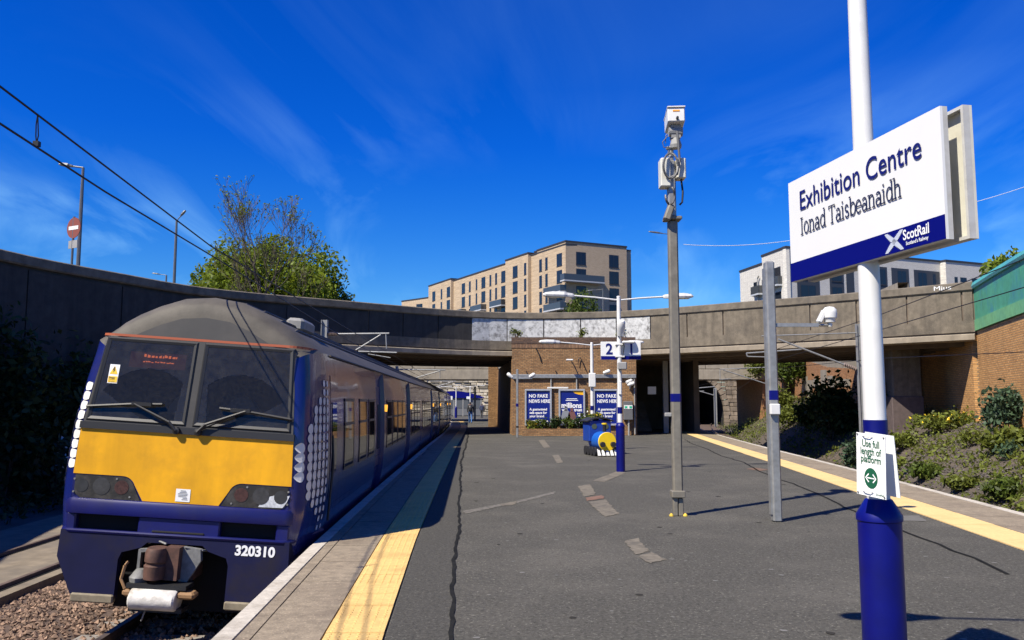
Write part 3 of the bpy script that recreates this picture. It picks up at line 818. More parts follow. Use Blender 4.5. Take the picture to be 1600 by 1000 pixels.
mat('dot_white', (0.78, 0.77, 0.72), 0.35, dark=(0.45, 0.41, 0.34), dscale=1.5, damt=0.6)
mat('coupler_brown', (0.085, 0.04, 0.028), 0.75, var=0.4, vscale=14, dark=(0.02, 0.015, 0.012), dscale=6, damt=0.6)
mat('grey_iron', (0.16, 0.16, 0.155), 0.6, var=0.3, vscale=14)
mat('canvas', (0.55, 0.53, 0.49), 0.85, var=0.2, vscale=9, dark=(0.16, 0.13, 0.09), dscale=5, damt=0.85, bump=0.3, bscale=20)
mat('tan_block', (0.24, 0.135, 0.06), 0.7, var=0.2, vscale=10)
mat('cab_grey', (0.035, 0.036, 0.038), 0.8)
mat('seat_grey', (0.16, 0.165, 0.165), 0.8)
mat('led_orange', (0.6, 0.12, 0.03), 0.5, emit=((1.0, 0.20, 0.05), 1.1))
mat('led_dim', (0.10, 0.03, 0.02), 0.5, emit=((1.0, 0.18, 0.06), 0.035))
def glass(name, tintc, a=0.5, dust=0.25, rough=0.05, dscale=9.0):
    """tinted window glass with a film of dust"""
    if name in MATS: return MATS[name]
    m = bpy.data.materials.new(name); m.use_nodes = True; t = m.node_tree; n = t.nodes; l = t.links.new
    n.remove(n['Principled BSDF']); o = n['Material Output']
    tp_ = n.new('ShaderNodeBsdfTransparent'); tp_.inputs[0].default_value = (*tintc, 1)
    gl = n.new('ShaderNodeBsdfGlossy'); gl.inputs['Roughness'].default_value = rough; gl.inputs['Color'].default_value = (.62, .54, .44, 1)
    fr = n.new('ShaderNodeFresnel'); fr.inputs[0].default_value = 1.55
    m1 = n.new('ShaderNodeMixShader'); l(fr.outputs[0], m1.inputs[0]); l(tp_.outputs[0], m1.inputs[1]); l(gl.outputs[0], m1.inputs[2])
    df = n.new('ShaderNodeBsdfDiffuse'); df.inputs[0].default_value = (0.36, 0.33, 0.27, 1)
    tc = n.new('ShaderNodeTexCoord'); q = n.new('ShaderNodeTexNoise'); q.inputs['Scale'].default_value = dscale; q.inputs['Detail'].default_value = 8; q.inputs['Roughness'].default_value = 0.7
    l(tc.outputs['Object'], q.inputs['Vector'])
    mr = n.new('ShaderNodeMapRange'); mr.inputs[1].default_value = 0.35; mr.inputs[2].default_value = 0.8; mr.inputs[3].default_value = dust*.55; mr.inputs[4].default_value = dust*1.6
    l(q.outputs['Fac'], mr.inputs[0])
    m2 = n.new('ShaderNodeMixShader'); l(mr.outputs[0], m2.inputs[0]); l(m1.outputs[0], m2.inputs[1]); l(df.outputs[0], m2.inputs[2]); l(m2.outputs[0], o.inputs['Surface'])
    MATS[name] = m; return m
glass('wind_glass', (0.42, 0.46, 0.48), dust=0.035, dscale=26)
glass('wind_dust', (0.75, 0.76, 0.77), dust=0.06)
mat('side_glass', (0.006, 0.007, 0.009), 0.03, spec=0.9)
mat('lamp_glass', (0.030, 0.029, 0.028), 0.2, dark=(0.12, 0.11, 0.10), dscale=6, damt=0.5)

PROF = [(1.33, 0.92), (1.375, 1.06), (1.405, 1.35), (1.41, 1.62), (1.395, 2.0), (1.365, 2.4), (1.33, 2.78), (1.29, 3.08), (1.255, 3.26), (1.16, 3.355), (1.02, 3.455), (0.84, 3.56), (0.62, 3.675), (0.34, 3.782), (0.0, 3.82)]
PROF = [(x*1.025 if z < 3.3 else x, z) for x, z in PROF]
def pw(z):
    for (x0, z0), (x1, z1) in zip(PROF, PROF[1:]):
        if z <= z1: return x0 + (x1-x0)*(z-z0)/(z1-z0)
    return 0.0
def rake(z): return 0.0 if z < 2.25 else (z-2.25)*0.16
RC = 0.24
TAPER = [(0.0, 1.0), (.008, .86), (.025, .72), (.055, .585), (.095, .47), (.145, .385), (.22, .32), (.38, .235), (.58, .14), (.8, .05), (1.05, 0.0)]   # the cab sides narrow towards the front
def capR(z): return RC if z < 3.0 else RC + min(1, (z-3.0)/.45)*0.03
CAR = 19.9
DOORS = [(6.05, 7.55), (13.15, 14.65)]
def half_section(inset, yb, doff=0.0, rk=True, lo=0, hi=len(PROF)):
    """right half of the body outline shrunk by inset*cap radius"""
    P = []
    for i in range(lo, hi):
        x, z = PROF[i]
        x0, z0 = PROF[max(i-1, 0)]; x1, z1 = PROF[min(i+1, len(PROF)-1)]
        nx, nz_ = (z1-z0), -(x1-x0); L_ = math.hypot(nx, nz_); nx /= L_; nz_ /= L_
        if i == len(PROF)-1: nx, nz_ = 0, 1
        if i == 0: nz_ = 0
        r = capR(z)*inset
        xx, zz = x - nx*r, z - nz_*r
        if z < 3.1: xx -= doff
        ye = yb*(1-.55*min(1, max(0, (z-3.1)/.4))) if rk else yb
        P.append((xx, ye + (rake(zz)*rk if rk else 0), zz))
    return P
def full(P): return P + [(-x, y, z) for x, y, z in reversed(P[:-1])]

def build_car(root, front):
    iR = 8
    rows = []
    if front:
        for yt, it in TAPER: rows.append(full(half_section(it, yt, rk=max(1e-6, 1-yt/1.05))))
        ystart = 1.2
    else:
        rows.append(full(half_section(0.35, 0.0, rk=False))); ystart = 0.08
    ysec = [(ystart, 0)]
    for d0, d1 in DOORS: ysec += [(d0, 0), (d0+.012, .085), (d1-.012, .085), (d1, 0)]
    ysec += [(CAR-.08, 0)]
    last = 0
    for y, o in ysec:
        rows.append(full(half_section(0, y, o, rk=False)))
    rows.append(full(half_section(0.35, CAR, 0, rk=False)))
    n = len(rows[0])
    # sides and roof are separate skins of the same outline
    b = MB(); b.loft([r[:iR+1] for r in rows], closed=False); b.loft([r[n-iR-1:] for r in rows], closed=False)
    b.build('body_side', 'train_blue', root, smooth=True, local=True)
    b = MB(); b.loft([r[iR:n-iR] for r in rows], closed=False); b.build('roof', 'train_roof', root, smooth=True, local=True)
    # end and underframe
    b = MB(); b.poly(rows[-1]); b.poly([(x, CAR-.02, z) for x, y, z in rows[-1]][::-1]) ; b.box((-1.3, .9 if front else .1, .70), (1.3, CAR-.1, 1.0)); b.build('underframe', 'black_rubber', root, local=True)
    if not front:
        b = MB(); b.poly(rows[0][::-1]); b.build('end_wall', 'frame_grey', root, local=True)
    # roof ribs
    for zx in (0.0, .28, .52, .74, .93):
        for sg in ((1,) if zx == 0 else (-1, 1)):
            zz = interp([(0, 3.82), (.34, 3.782), (.62, 3.675), (.84, 3.56), (1.02, 3.455)], zx)
            b = MB(); b.tube([(sg*zx, .62 if front else .2, zz-.03), (sg*zx, .8 if front else .3, zz+.004), (sg*zx, CAR-.2, zz+.004)], .022, 6); b.build('roof_rib', 'train_roof', root, local=True)
    def side_patch(sg, y0, y1, z0, z1, off, nz=4, doff=0.0):
        rows_ = []
        for k in range(nz+1):
            z = z0+(z1-z0)*k/nz; x = (pw(z) + off - doff)*sg
            rows_.append([(x, y0, z), (x, y1, z)] if sg < 0 else [(x, y1, z), (x, y0, z)])
        q = MB(); q.loft(rows_, closed=False); return q
    def window(sg, y0, y1, z0, z1, split=None, parent=root, doff=0.0):
        q = MB(); t = .045
        for a, b_, c, d in ((y0, y1, z0, z0+t), (y0, y1, z1-t, z1), (y0, y0+t, z0, z1), (y1-t, y1, z0, z1)):
            rr = [[((pw(z)+.014-doff)*sg, y, z) for y in ((a, b_) if sg < 0 else (b_, a))] for z in (c, (c+d)/2, d)]
            q.loft(rr, closed=False)
        if split:
            rr = [[((pw(z)+.016-doff)*sg, y, z) for y in ((y0, y1) if sg < 0 else (y1, y0))] for z in (split-.02, split+.02)]; q.loft(rr, closed=False)
        w_ = q.build('window', 'frame_grey', parent, local=True)
        side_patch(sg, y0+.03, y1-.03, z0+.03, z1-.03, .007, doff=doff).build('pane', 'side_glass', w_, local=True)
        return w_
    for sg in (1, -1):
        # passenger door recesses with two leaves each
        for d0, d1 in DOORS:
            mid = (d0+d1)/2
            for a, c in ((d0+.03, mid-.008), (mid+.008, d1-.03)):
                dr = side_patch(sg, a, c, .98, 2.96, .006, doff=.085).build('door', 'train_blue_front', root, local=True)
                q = side_patch(sg, a+.16, c-.14, 1.75, 2.62, .012, doff=.085); q.build('pane', 'side_glass', dr, local=True)
        bays = [(2.2, 3.15), (3.75, 4.7), (4.95, 5.8)] if front else [(.7, 1.75), (1.95, 3.1), (3.3, 4.45), (4.65, 5.75)]
        bays += [(8.0, 9.1), (9.3, 10.4), (10.6, 11.7), (11.85, 12.8), (15.0, 16.1), (16.3, 17.4), (17.6, 18.9)]
        for a, c in bays: window(sg, a, c, 1.72, 2.72, split=2.36)
        # door indicator lamp, grab handles
        for d0, d1 in DOORS:
            q = MB(); x = pw(2.62)*sg; q.box((x-.02, d1+.10, 2.48), (x+.03*sg+.02, d1+.18, 2.62)); q.build('door_lamp', mat('amber_lamp', (0.7, 0.25, 0.02), 0.3, emit=((1, .45, .05), 0.9)), root, local=True)
        q = MB(); x = pw(2.84)*sg
        q.tube([((pw(3.25)+.015)*sg, 1.15 if front else .3, 3.25), ((pw(3.25)+.015)*sg, 5.9, 3.25), ((pw(3.25)+.015)*sg, CAR-.2, 3.25)], .014, 6); q.build('gutter', 'train_roof', root, local=True)
        if front:
            # cab door
            dr = side_patch(sg, 1.08, 1.66, 1.0, 3.0, .008).build('cab_door', 'train_blue', root, local=True)
            side_patch(sg, 1.16, 1.50, 1.78, 2.66, .014).build('pane', 'side_glass', dr, local=True)
            q = MB(); q.tube([((pw(1.2)+.05)*sg, 1.04, 1.2), ((pw(1.9)+.05)*sg, 1.04, 1.9), ((pw(2.2)+.03)*sg, 1.04, 2.25)], .016, 6); q.build('handrail', 'black_rubber', dr, local=True)
    return side_patch

RAIL = -0.95
CANT = R(3.9)
YF = 9.45
car_dir = math.atan(0.047)
xc0 = -3.80
train = thing('train_carriage', 'leading carriage of a blue electric train with yellow front numbered 320310', 'train', (xc0, YF, RAIL), (0, CANT, car_dir), 'carriages of the blue train')
build_car(train, True)
# ---- cab front, drawn on the plane y = rake(z)
def fp(x, z, off=0.0): return (x, rake(z) - off, z)
def fprism(pts, off, depth=0.03):
    """plate on the cab front, its face standing off the skin"""
    q = MB(); q.loft([[fp(x, z, off-depth) for x, z in pts], [fp(x, z, off) for x, z in pts]], False, True); return q
inset = [(x, z) for x, y, z in half_section(1.0, 0.0, rk=1.0)]
right = [(x, z) for x, z in inset if z > 2.30]
def wf(z):
    for (x0, z0), (x1, z1) in zip(inset, inset[1:]):
        if z <= z1: return x0 + (x1-x0)*(z-z0)/(z1-z0)
    return 0
# dark mask above the windscreens, pillars and sill
WZ0, WZ1 = 2.295, 3.255
top = [(-wf(WZ1), WZ1), (wf(WZ1), WZ1)] + [(x, z) for x, z in inset if z > WZ1] + [(-x, z) for x, z in reversed(inset[:-1]) if z > WZ1]
mask = fprism(top, .004, .06); mask.build('front_mask', 'train_mask', train, local=True)
WL = (-1.10, -0.035); WRt = (0.035, 1.10)
def strip(x0a, x0b, x1a, x1b, z0, z1, off=.004): return fprism([(x0a, z0), (x1a, z0), (x1b, z1), (x0b, z1)], off, .06)
pil = MB()
ZP_ = [2.25, 2.4, 2.55, 2.7, 2.78, 2.9, 3.0, 3.08, 3.16, WZ1]
for q in (fprism([(-wf(z), z) for z in ZP_[::-1]] + [(WL[0]-.045, 2.25), (WL[0]+.03, WZ1)], .004, .06), strip(WL[1], WL[1], WRt[0], WRt[0], 2.25, WZ1), fprism([(wf(z), z) for z in ZP_] + [(WRt[1]-.03, WZ1), (WRt[1]+.045, 2.25)], .004, .06),
          strip(WL[0]-.045, WL[0]-.038, WL[1], WL[1], 2.25, WZ0), strip(WRt[0], WRt[0], WRt[1]+.045, WRt[1]+.038, 2.25, WZ0)):
    pil.arr(q.v, q.f)
pil.build('window_pillar', 'train_mask', train, local=True)
# windscreens
cab = MB(); cab.box((-1.12, .5, 2.3), (1.12, 1.6, 3.12)); cab.f = [tuple(reversed(f)) for k, f in enumerate(cab.f) if k != 2]
cab.build('cab_interior', 'cab_grey', train, local=True)
q = MB(); q.box((-1.1, .3, 2.2), (1.1, .75, 2.42)); q.build('cab_desk', 'black_rubber', train, local=True)
for cx_ in (-.33, .33):
    q = MB(); q.loft([[(cx_+.27*math.cos(a)*s_, .85+.08*k, 2.25+.42*math.sin(a)*s_) for a in [math.pi*j/10 for j in range(11)]] for k, s_ in ((0, .96), (1, 1.0), (2, .9))], True, True)
    q.build('cab_seat', 'seat_grey', train, local=True)
for sg, (x0, x1) in ((-1, WL), (1, WRt)):
    xo = x0 if sg < 0 else x1; xi = x1 if sg < 0 else x0
    o0, o1 = xo+sg*.042, xo-sg*.030
    fr = MB()
    def rect(d): return [(o0-sg*d, WZ0+d), (xi+sg*d, WZ0+d), (xi+sg*d, WZ1-d), (o1-sg*d, WZ1-d)]
    a, c, e = rect(0.0), rect(.018), rect(.048)
    for k in range(4):
        k2 = (k+1) % 4
        for u, v, d0, d1 in ((a, c, .006, .022), (c, e, .022, .012)):
            qd = [fp(*u[k], d0), fp(*u[k2], d0), fp(*v[k2], d1), fp(*v[k], d1)]
            fr.quad(*(qd if sg > 0 else qd))
    win = fr.build('windscreen', mat('window_seal', (0.016, 0.016, 0.017), 0.5), train, local=True)
    r = rect(.044)
    q = MB(); q.poly([fp(x, z, .006) for x, z in r]); q.build('pane', 'wind_glass', win, local=True)
    # unwiped dust around the wiper sweep
    px_, pz_ = (-.12, 2.16) if sg < 0 else (.12, 2.16)
    N_ = 40; d = MB()
    xs_ = sorted((r[0][0], r[1][0])); 
    grid = {}
    nx, nz_ = 84, 62
    for i in range(nx):
        for j in range(nz_):
            xa = xs_[0] + (xs_[1]-xs_[0])*i/nx; xb = xs_[0] + (xs_[1]-xs_[0])*(i+1)/nx
            za = WZ0+.044 + (WZ1-WZ0-.088)*j/nz_; zb = WZ0+.044 + (WZ1-WZ0-.088)*(j+1)/nz_
            xm, zm = (xa+xb)/2, (za+zb)/2
            rr_ = math.hypot(xm-px_*1.0-sg*.40, zm-2.33); an = math.atan2(zm-2.33, (xm-px_-sg*.40)*-sg)
            if rr_ < .58 and -.2 < an < 2.6 and (xm-px_)*sg > -.0 + .09*(3.0-zm): continue
            d.quad(fp(xa, za, .009), fp(xb, za, .009), fp(xb, zb, .009), fp(xa, zb, .009))
    tag(d.build('dust_film', 'wind_dust', win, local=True), kind='stuff')
# destination display and warning sticker behind the left glass
q = MB(); q.poly([fp(-.86, 2.93, -.03), fp(-.20, 2.93, -.03), fp(-.20, 3.01, -.03), fp(-.86, 3.01, -.03)])
q = MB(); q.poly([fp(-.80, 2.92, -.03), fp(-.16, 2.92, -.03), fp(-.16, 3.10, -.03), fp(-.80, 3.10, -.03)]); disp = q.build('destination_display', 'led_dim', train, local=True)
MF = Matrix(((1,0,0,0),(0,rake(3.25)-rake(2.25),0,0),(0,1,0,0),(0,0,0,1)))
def front_text(items, m, off, z_ref, parent=train, name='lettering'):
    b = MB()
    for body, x, z, size, bold, align, xs__ in items:
        v, f = text_geo(body, size, bold, align, xs__)
        b.arr([fp(p_[0]+x, p_[1]+z, off) for p_ in v], f)
    return b.build(name, m, parent, local=True)
rl = random.Random(5); q = MB()          # partly lit rows of the dot display, not legible in the photograph
for z0, x0, x1, hh in ((3.045, -.64, -.26, .034), (2.985, -.64, -.30, .016)):
    x = x0
    while x < x1:
        w_ = rl.uniform(.012, .034); dz = rl.uniform(-.004, .004); q.poly([fp(x, z0+dz, -.022), fp(x+w_, z0+dz, -.022), fp(x+w_, z0+dz+hh*rl.uniform(.5, 1), -.022), fp(x, z0+dz+hh*rl.uniform(.5, 1), -.022)]); x += w_ + rl.uniform(.004, .018)
tag(q.build('lit_rows', 'led_orange', disp, local=True), kind='stuff')
q = MB(); q.poly([fp(-.985+.0, 2.72, .014), fp(-.875, 2.72, .014), fp(-.875, 2.935, .014), fp(-.985, 2.935, .014)]); stk = q.build('warning_sticker', 'white_print', train, local=True)
q = MB(); q.poly([fp(-.975, 2.825, .017), fp(-.885, 2.825, .017), fp(-.93, 2.92, .017)]); q.poly([fp(-.98, 2.73, .017), fp(-.88, 2.73, .017), fp(-.88, 2.80, .017), fp(-.98, 2.80, .017)]); q.build('yellow_triangle', mat('sign_yellow', (0.8, 0.5, 0.02), 0.5), stk, local=True)
q = MB(); q.poly([fp(-.935, 2.905, .019), fp(-.945, 2.868, .019), fp(-.932, 2.868, .019), fp(-.94, 2.835, .019), fp(-.918, 2.876, .019), fp(-.930, 2.876, .019), fp(-.922, 2.905, .019)]); q.build('lightning_bolt', 'black_rubber', stk, local=True)
front_text([('Danger', -.973, 2.775, .024, .001, 'LEFT', 1.0), ('overhead', -.973, 2.756, .018, .0, 'LEFT', 1.0), ('live wires', -.973, 2.738, .018, .0, 'LEFT', 1.0)], 'black_rubber', .019, 2.7, stk)
# orange line round the front, just above the windscreens
q = MB(); zz = 3.28
pts_ = [(x, y, z) for x, y, z in []]
sec = []
for yt, it in TAPER:
    if yt < .8: sec.append((pw(zz)-capR(zz)*it, yt + rake(zz)*(1-yt/1.05)))
path = [(-x, y) for x, y in reversed(sec)] + sec
for (xa, ya), (xb, yb) in zip(path, path[1:]):
    nx_, ny_ = (yb-ya), -(xb-xa); L_ = math.hypot(nx_, ny_) or 1; nx_ /= L_; ny_ /= L_
    e = .008
    q.quad((xa+nx_*e, ya+ny_*e, zz-.014), (xb+nx_*e, yb+ny_*e, zz-.014), (xb+nx_*e, yb+ny_*e, zz+.014), (xa+nx_*e, ya+ny_*e, zz+.014))
q.build('orange_line', 'orange_line', train, local=True)
# black sill under the windscreens
fprism([(-wf(2.25)-.02, 2.205), (wf(2.25)+.02, 2.205), (wf(2.28)+.02, 2.28), (-wf(2.28)-.02, 2.28)], .035, .07).build('windscreen_sill', 'window_seal', train, local=True)
# yellow panel with cut-away lower corners
def arcpts(cx, cz, r, a0, a1, n=7): return [(cx+r*math.cos(R(a0+(a1-a0)*k/n)), cz+r*math.sin(R(a0+(a1-a0)*k/n))) for k in range(n+1)]
ZY0, ZY1, ZHL = 1.44, 2.205, 1.70
hin, hout = .40, 1.205
cut_r = [(hout, ZHL)] + [(.66, ZHL)] + arcpts(.66, ZHL-.15, .15, 90, 158, 6) + [(.42, ZY0)]
cut_l = [(-x, z) for x, z in reversed(cut_r)]
yel = [(hout, ZY1), (-hout, ZY1)] + [(-hout, ZHL)] + cut_l[:-1][0:0] + [p_ for p_ in cut_l[::-1]][1:] + [p_ for p_ in cut_r[::-1]][:-1] + [(hout, ZHL)]
# order: right-top, left-top, left at lamp top, down to the bottom middle, across, up to the right lamp top
yel = [(hout-.025, ZY1), (-hout+.025, ZY1), (-hout, ZHL)] + [(-x, z) for x, z in cut_r[1:]] + [(x, z) for x, z in reversed(cut_r[1:])] + [(hout, ZHL)]
fprism(yel[::-1], .012, .03).build('yellow_panel', 'train_yellow', train, local=True)
# blue fascia behind everything below the windscreens
fprism([(-wf(1.28), 1.28), (wf(1.28), 1.28), (wf(1.62), 1.62), (wf(2.25), 2.25), (-wf(2.25), 2.25), (-wf(1.62), 1.62)], .002, .05).build('front_fascia', 'train_blue_front', train, local=True)
# headlamp clusters
for sg in (-1, 1):
    hl = [(hout-.03, ZHL-.012), (.665, ZHL-.012)] + arcpts(.665, ZHL-.16, .148, 90, 158, 6) + [(.445, ZY0+.0), (hout-.10, ZY0-.0)] + arcpts(hout-.13, ZY0+.10, .10, -90, 0, 4)[1:]
    pts_ = [(sg*x, z) for x, z in hl]
    if sg > 0: pts_ = pts_[::-1]
    cl_ = fprism(pts_[::-1], .014, .03).build('headlamp_cluster', 'lamp_glass', train, local=True)
    def disc(x, z, r, m, nm, off=.018):
        q = MB(); q.poly([fp(x+r*math.cos(2*math.pi*k/18), z+r*math.sin(2*math.pi*k/18), off) for k in range(18)][::1])
        q.loft([[fp(x+r*math.cos(2*math.pi*k/18), z+r*math.sin(2*math.pi*k/18), off-.02) for k in range(18)], [fp(x+r*math.cos(2*math.pi*k/18), z+r*math.sin(2*math.pi*k/18), off) for k in range(18)]])
        q.build(nm, m, cl_, local=True)
    disc(sg*.66, 1.575, .078, mat('tail_lamp', (0.060, 0.028, 0.024), 0.3, var=0.4, vscale=40), 'tail_lamp')
    disc(sg*.88, 1.575, .095, mat('head_lamp', (0.048, 0.048, 0.050), 0.2, var=0.2, vscale=20), 'headlamp')
    disc(sg*1.10, 1.575, .075, mat('lamp_hole', (0.036, 0.036, 0.037), 0.3, var=0.2, vscale=20), 'headlamp')
    for bx, bz in ((.56, 1.475), (1.18, 1.50), (1.18, 1.64), (.72, 1.665)): disc(sg*bx, bz, .011, 'grey_iron', 'screw', .02)
    if sg > 0:
        q = MB(); q.poly([fp(x, z, .0165) for x, z in ((.86, 1.455), (1.13, 1.46), (1.17, 1.52), (1.20, 1.60), (1.09, 1.575), (1.05, 1.60), (.96, 1.57), (.90, 1.615), (.87, 1.56), (.90, 1.53))])
        q.build('white_scrape', mat('scrape', (0.5, 0.52, 0.54), 0.7, var=0.3, vscale=30), cl_, local=True)
# notice on the yellow panel
q = MB(); q.poly([fp(-.06, 1.46, .016), (.10, rake(1.46)-.016, 1.46), fp(.10, 1.60, .016), fp(-.06, 1.60, .016)]); nb = q.build('notice', 'white_print', train, local=True)
q = MB()
for k, (xa, xb) in enumerate(((-.01, .05), (-.02, .06), (-.035, .07), (-.035, .07), (-.03, .06), (.02, .07), (.01, .075))):
    z = 1.578 - k*.016; q.poly([fp(xa, z, .019), fp(xb, z, .019), fp(xb, z+.006, .019), fp(xa, z+.006, .019)])
tag(q.build('small_print', mat('print_grey', (0.2, 0.2, 0.2), 0.5), nb, local=True), kind='stuff')
# bumper lip
def ring(z, out, yb=0.0, hw=None):
    hw = hw or 1.33
    h_ = [(1.39+out, 1.0), (1.32+out, .55), (1.255+out, .12), (1.225+out*.7, .03-out*.6), (1.17, -.01-out)]
    return [(-x_, y_, z) for x_, y_ in h_] + [(x_, y_, z) for x_, y_ in reversed(h_)]
q = MB(); q.loft([ring(1.265, .0), ring(1.272, .03), ring(1.30, .036), ring(1.40, .034), ring(1.43, .02), ring(1.44, -.005)], closed=False)
q.build('bumper_lip', 'train_blue_front', train, smooth=True, local=True)
# recess with two dark intakes and a body-coloured middle
fprism([(-1.2, 1.08), (1.2, 1.08), (1.2, 1.28), (-1.2, 1.28)], -.07, .05).build('intake', 'black_void', train, local=True)
for x0, x1 in ((-1.225, -1.12), (-.44, .46), (1.08, 1.225)):
    q = MB(); q.bbox((x0, -.012, 1.09), (x1, .1, 1.275), .015); q.build('intake_divider', 'train_blue_front', train, local=True)
q = MB(); q.bbox((-.28, -.025, 1.10), (.30, .02, 1.13), .01); q.build('step_slot', 'black_void', train, local=True)
# lower valance: two halves either side of the coupler opening, and side returns
q = MB(); q.loft([ring(1.105, .0), ring(1.105, .05), ring(1.09, .055), ring(1.07, .045)], closed=False); q.build('valance_ledge', 'train_blue_front', train, smooth=True, local=True)
def val(sg):
    o = [(1.25, 1.09), (1.26, .80), (1.06, .37), (.60, .37), (.60, .80), (.57, .88), (.50, .90), (.37, .94), (.30, 1.0), (0.0, 1.0), (0.0, 1.09)]
    pts_ = [(sg*x, z) for x, z in o]
    q = MB(); a = [(x, -.045, z) for x, z in pts_]; c = [(x, .05, z) for x, z in pts_]
    q.loft([c, a] if sg < 0 else [c[::-1], a[::-1]], False, True)
    # return along the side
    e = [(sg*1.25, -.02, 1.09), (sg*1.26, -.02, .80), (sg*1.06, -.02, .37)]; f_ = [(sg*1.38, 1.0, 1.09), (sg*1.385, 1.0, .80), (sg*1.22, 1.0, .45)]
    for k in range(2): q.quad(*( (e[k], e[k+1], f_[k+1], f_[k]) if sg < 0 else (e[k], f_[k], f_[k+1], e[k+1])))
    return q
for sg in (-1, 1): val(sg).build('valance', mat('valance_paint', (0.005, 0.006, 0.038), 0.6, var=0.15, vscale=4, spec=0.3, dark=(0.022, 0.017, 0.012), dscale=1.6, damt=0.75), train, local=True)
q = MB(); q.bbox((-1.06, -.07, .325), (-.60, .02, .42), .015); q.build('deflector', mat('dirty_steel', (0.19, 0.16, 0.11), 0.8, var=0.3, vscale=8), train, local=True)
q = MB(); q.bbox((.60, -.07, .325), (1.06, .02, .42), .015); q.build('deflector', 'dirty_steel', train, local=True)
q = MB(); q.box((-.75, .35, .2), (.75, .4, 1.1)); q.build('headstock', 'black_void', train, local=True)
front_text([('320310', .66, .925, .150, .006, 'LEFT', .98)], 'white_print', .051, .9, train, 'number')
def CT(q): q.v = [(.75*x, y, .767*z+.277) for x, y, z in q.v]; return q
# ---- coupler
cp = MB(); cp.lathe([(.0, 0), (.15, 0), (.155, .05), (.155, .18), (.135, .20), (.135, .22), (.155, .24), (.155, .36), (.13, .42), (0, .43)], 18, (-.17, -.20, .50)); cpo = CT(cp).build('coupler', 'coupler_brown', train, smooth=True, local=True)
q = MB(); q.box((-.06, -.22, .48), (.15, .05, .93)); q.box((-.30, -.05, .45), (.30, .3, .62)); CT(q).build('coupler_block', 'coupler_brown', cpo, local=True)
q = MB(); q.prism([(.12, .93), (.40, .90), (.42, .74), (.22, .38), (.12, .45)], -.10, -.03, Matrix(((1,0,0,0),(0,0,1,0),(0,1,0,0),(0,0,0,1)))); CT(q).build('side_plate', 'grey_iron', cpo, local=True)
q = MB(); q.prism([(-.48, .86), (-.30, .88), (-.30, .84), (-.44, .82), (-.44, .52), (-.48, .50)], -.12, -.05, Matrix(((1,0,0,0),(0,0,1,0),(0,1,0,0),(0,0,0,1)))); CT(q).build('side_plate', 'grey_iron', cpo, local=True)
q = MB(); q.lathe([(0, 0), (.13, 0), (.14, .06), (.06, .16), (0, .17)], 12, (-.40, -.16, .44)); CT(q).build('electric_head', 'grey_iron', cpo, smooth=True, local=True)
Mx = Matrix(((0,0,1,-.42),(1,0,0,-.26),(0,1,0,.235),(0,0,0,1)))
q = MB(); rings = []
for w_, s_ in ((0, .92), (.02, 1), (.36, 1.0), (.62, 1.0), (.645, .9)):
    rings.append([Mx @ Vector((.165*s_*math.cos(2*math.pi*k/20), .155*s_*math.sin(2*math.pi*k/20), w_)) for k in range(20)])
q.loft(rings, True, True); CT(q).build('muff_cover', 'canvas', cpo, smooth=True, local=True)
for x0, x1 in ((-.55, -.41), (.22, .47)):
    q = MB(); q.bbox((x0, -.34, .26), (x1, -.16, .36), .03); CT(q).build('buffer_block', 'tan_block', cpo, local=True)
q = MB(); q.box((-.45, -.30, .06), (.30, -.05, .12)); q.box((-.50, -.32, .38), (.34, -.06, .44)); CT(q).build('coupler_tray', 'black_rubber', cpo, local=True)
q = MB(); q.tube([(-.58, -.25, .66), (-.60, -.28, .48), (-.52, -.30, .36)], .022, 6); q.tube([(-.58, -.25, .66), (-.57, -.2, .70)], .02, 6); CT(q).build('uncoupling_lever', 'tan_block', cpo, local=True)
q = MB(); q.tube([(-.20, -.30, .10), (-.24, -.31, -.06)], .012, 6); q.tube([(.18, -.1, .92), (.42, -.06, .88), (.5, .1, .86)], .016, 6); q.tube([(-.1, -.1, .95), (-.3, 0, .98), (-.45, .1, .9)], .015, 6); CT(q).build('air_hose', 'grey_iron', cpo, local=True)
# ---- wipers
for sg in (-1, 1):
    q = MB()
    q.tube([fp(sg*.12, 2.24, .07), fp(sg*.20, 2.33, .085), fp(sg*.62, 2.505, .07)], [.022, .018, .013], 6)
    q.tube([fp(sg*.14, 2.26, .05), fp(sg*.56, 2.49, .055)], .009, 5)
    wp = q.build('wiper', 'black_rubber', train, local=True)
    q = MB(); q.tube([fp(sg*.32, 2.52, .045), fp(sg*.66, 2.50, .055), fp(sg*1.15, 2.445, .035)], .017, 6); q.box((sg*.55-.1, rake(2.5)-.075, 2.49), (sg*.55+.12, rake(2.5)-.045, 2.53)); q.build('wiper_blade', 'black_rubber', wp, local=True)
    q = MB(); q.lathe([(0, 0), (.045, 0), (.04, .05), (0, .06)], 10, M=Matrix(((1,0,0,sg*.12),(0,0,-1,-.02),(0,1,0,2.24),(0,0,0,1)))); q.build('wiper_pivot', 'black_rubber', wp, local=True)
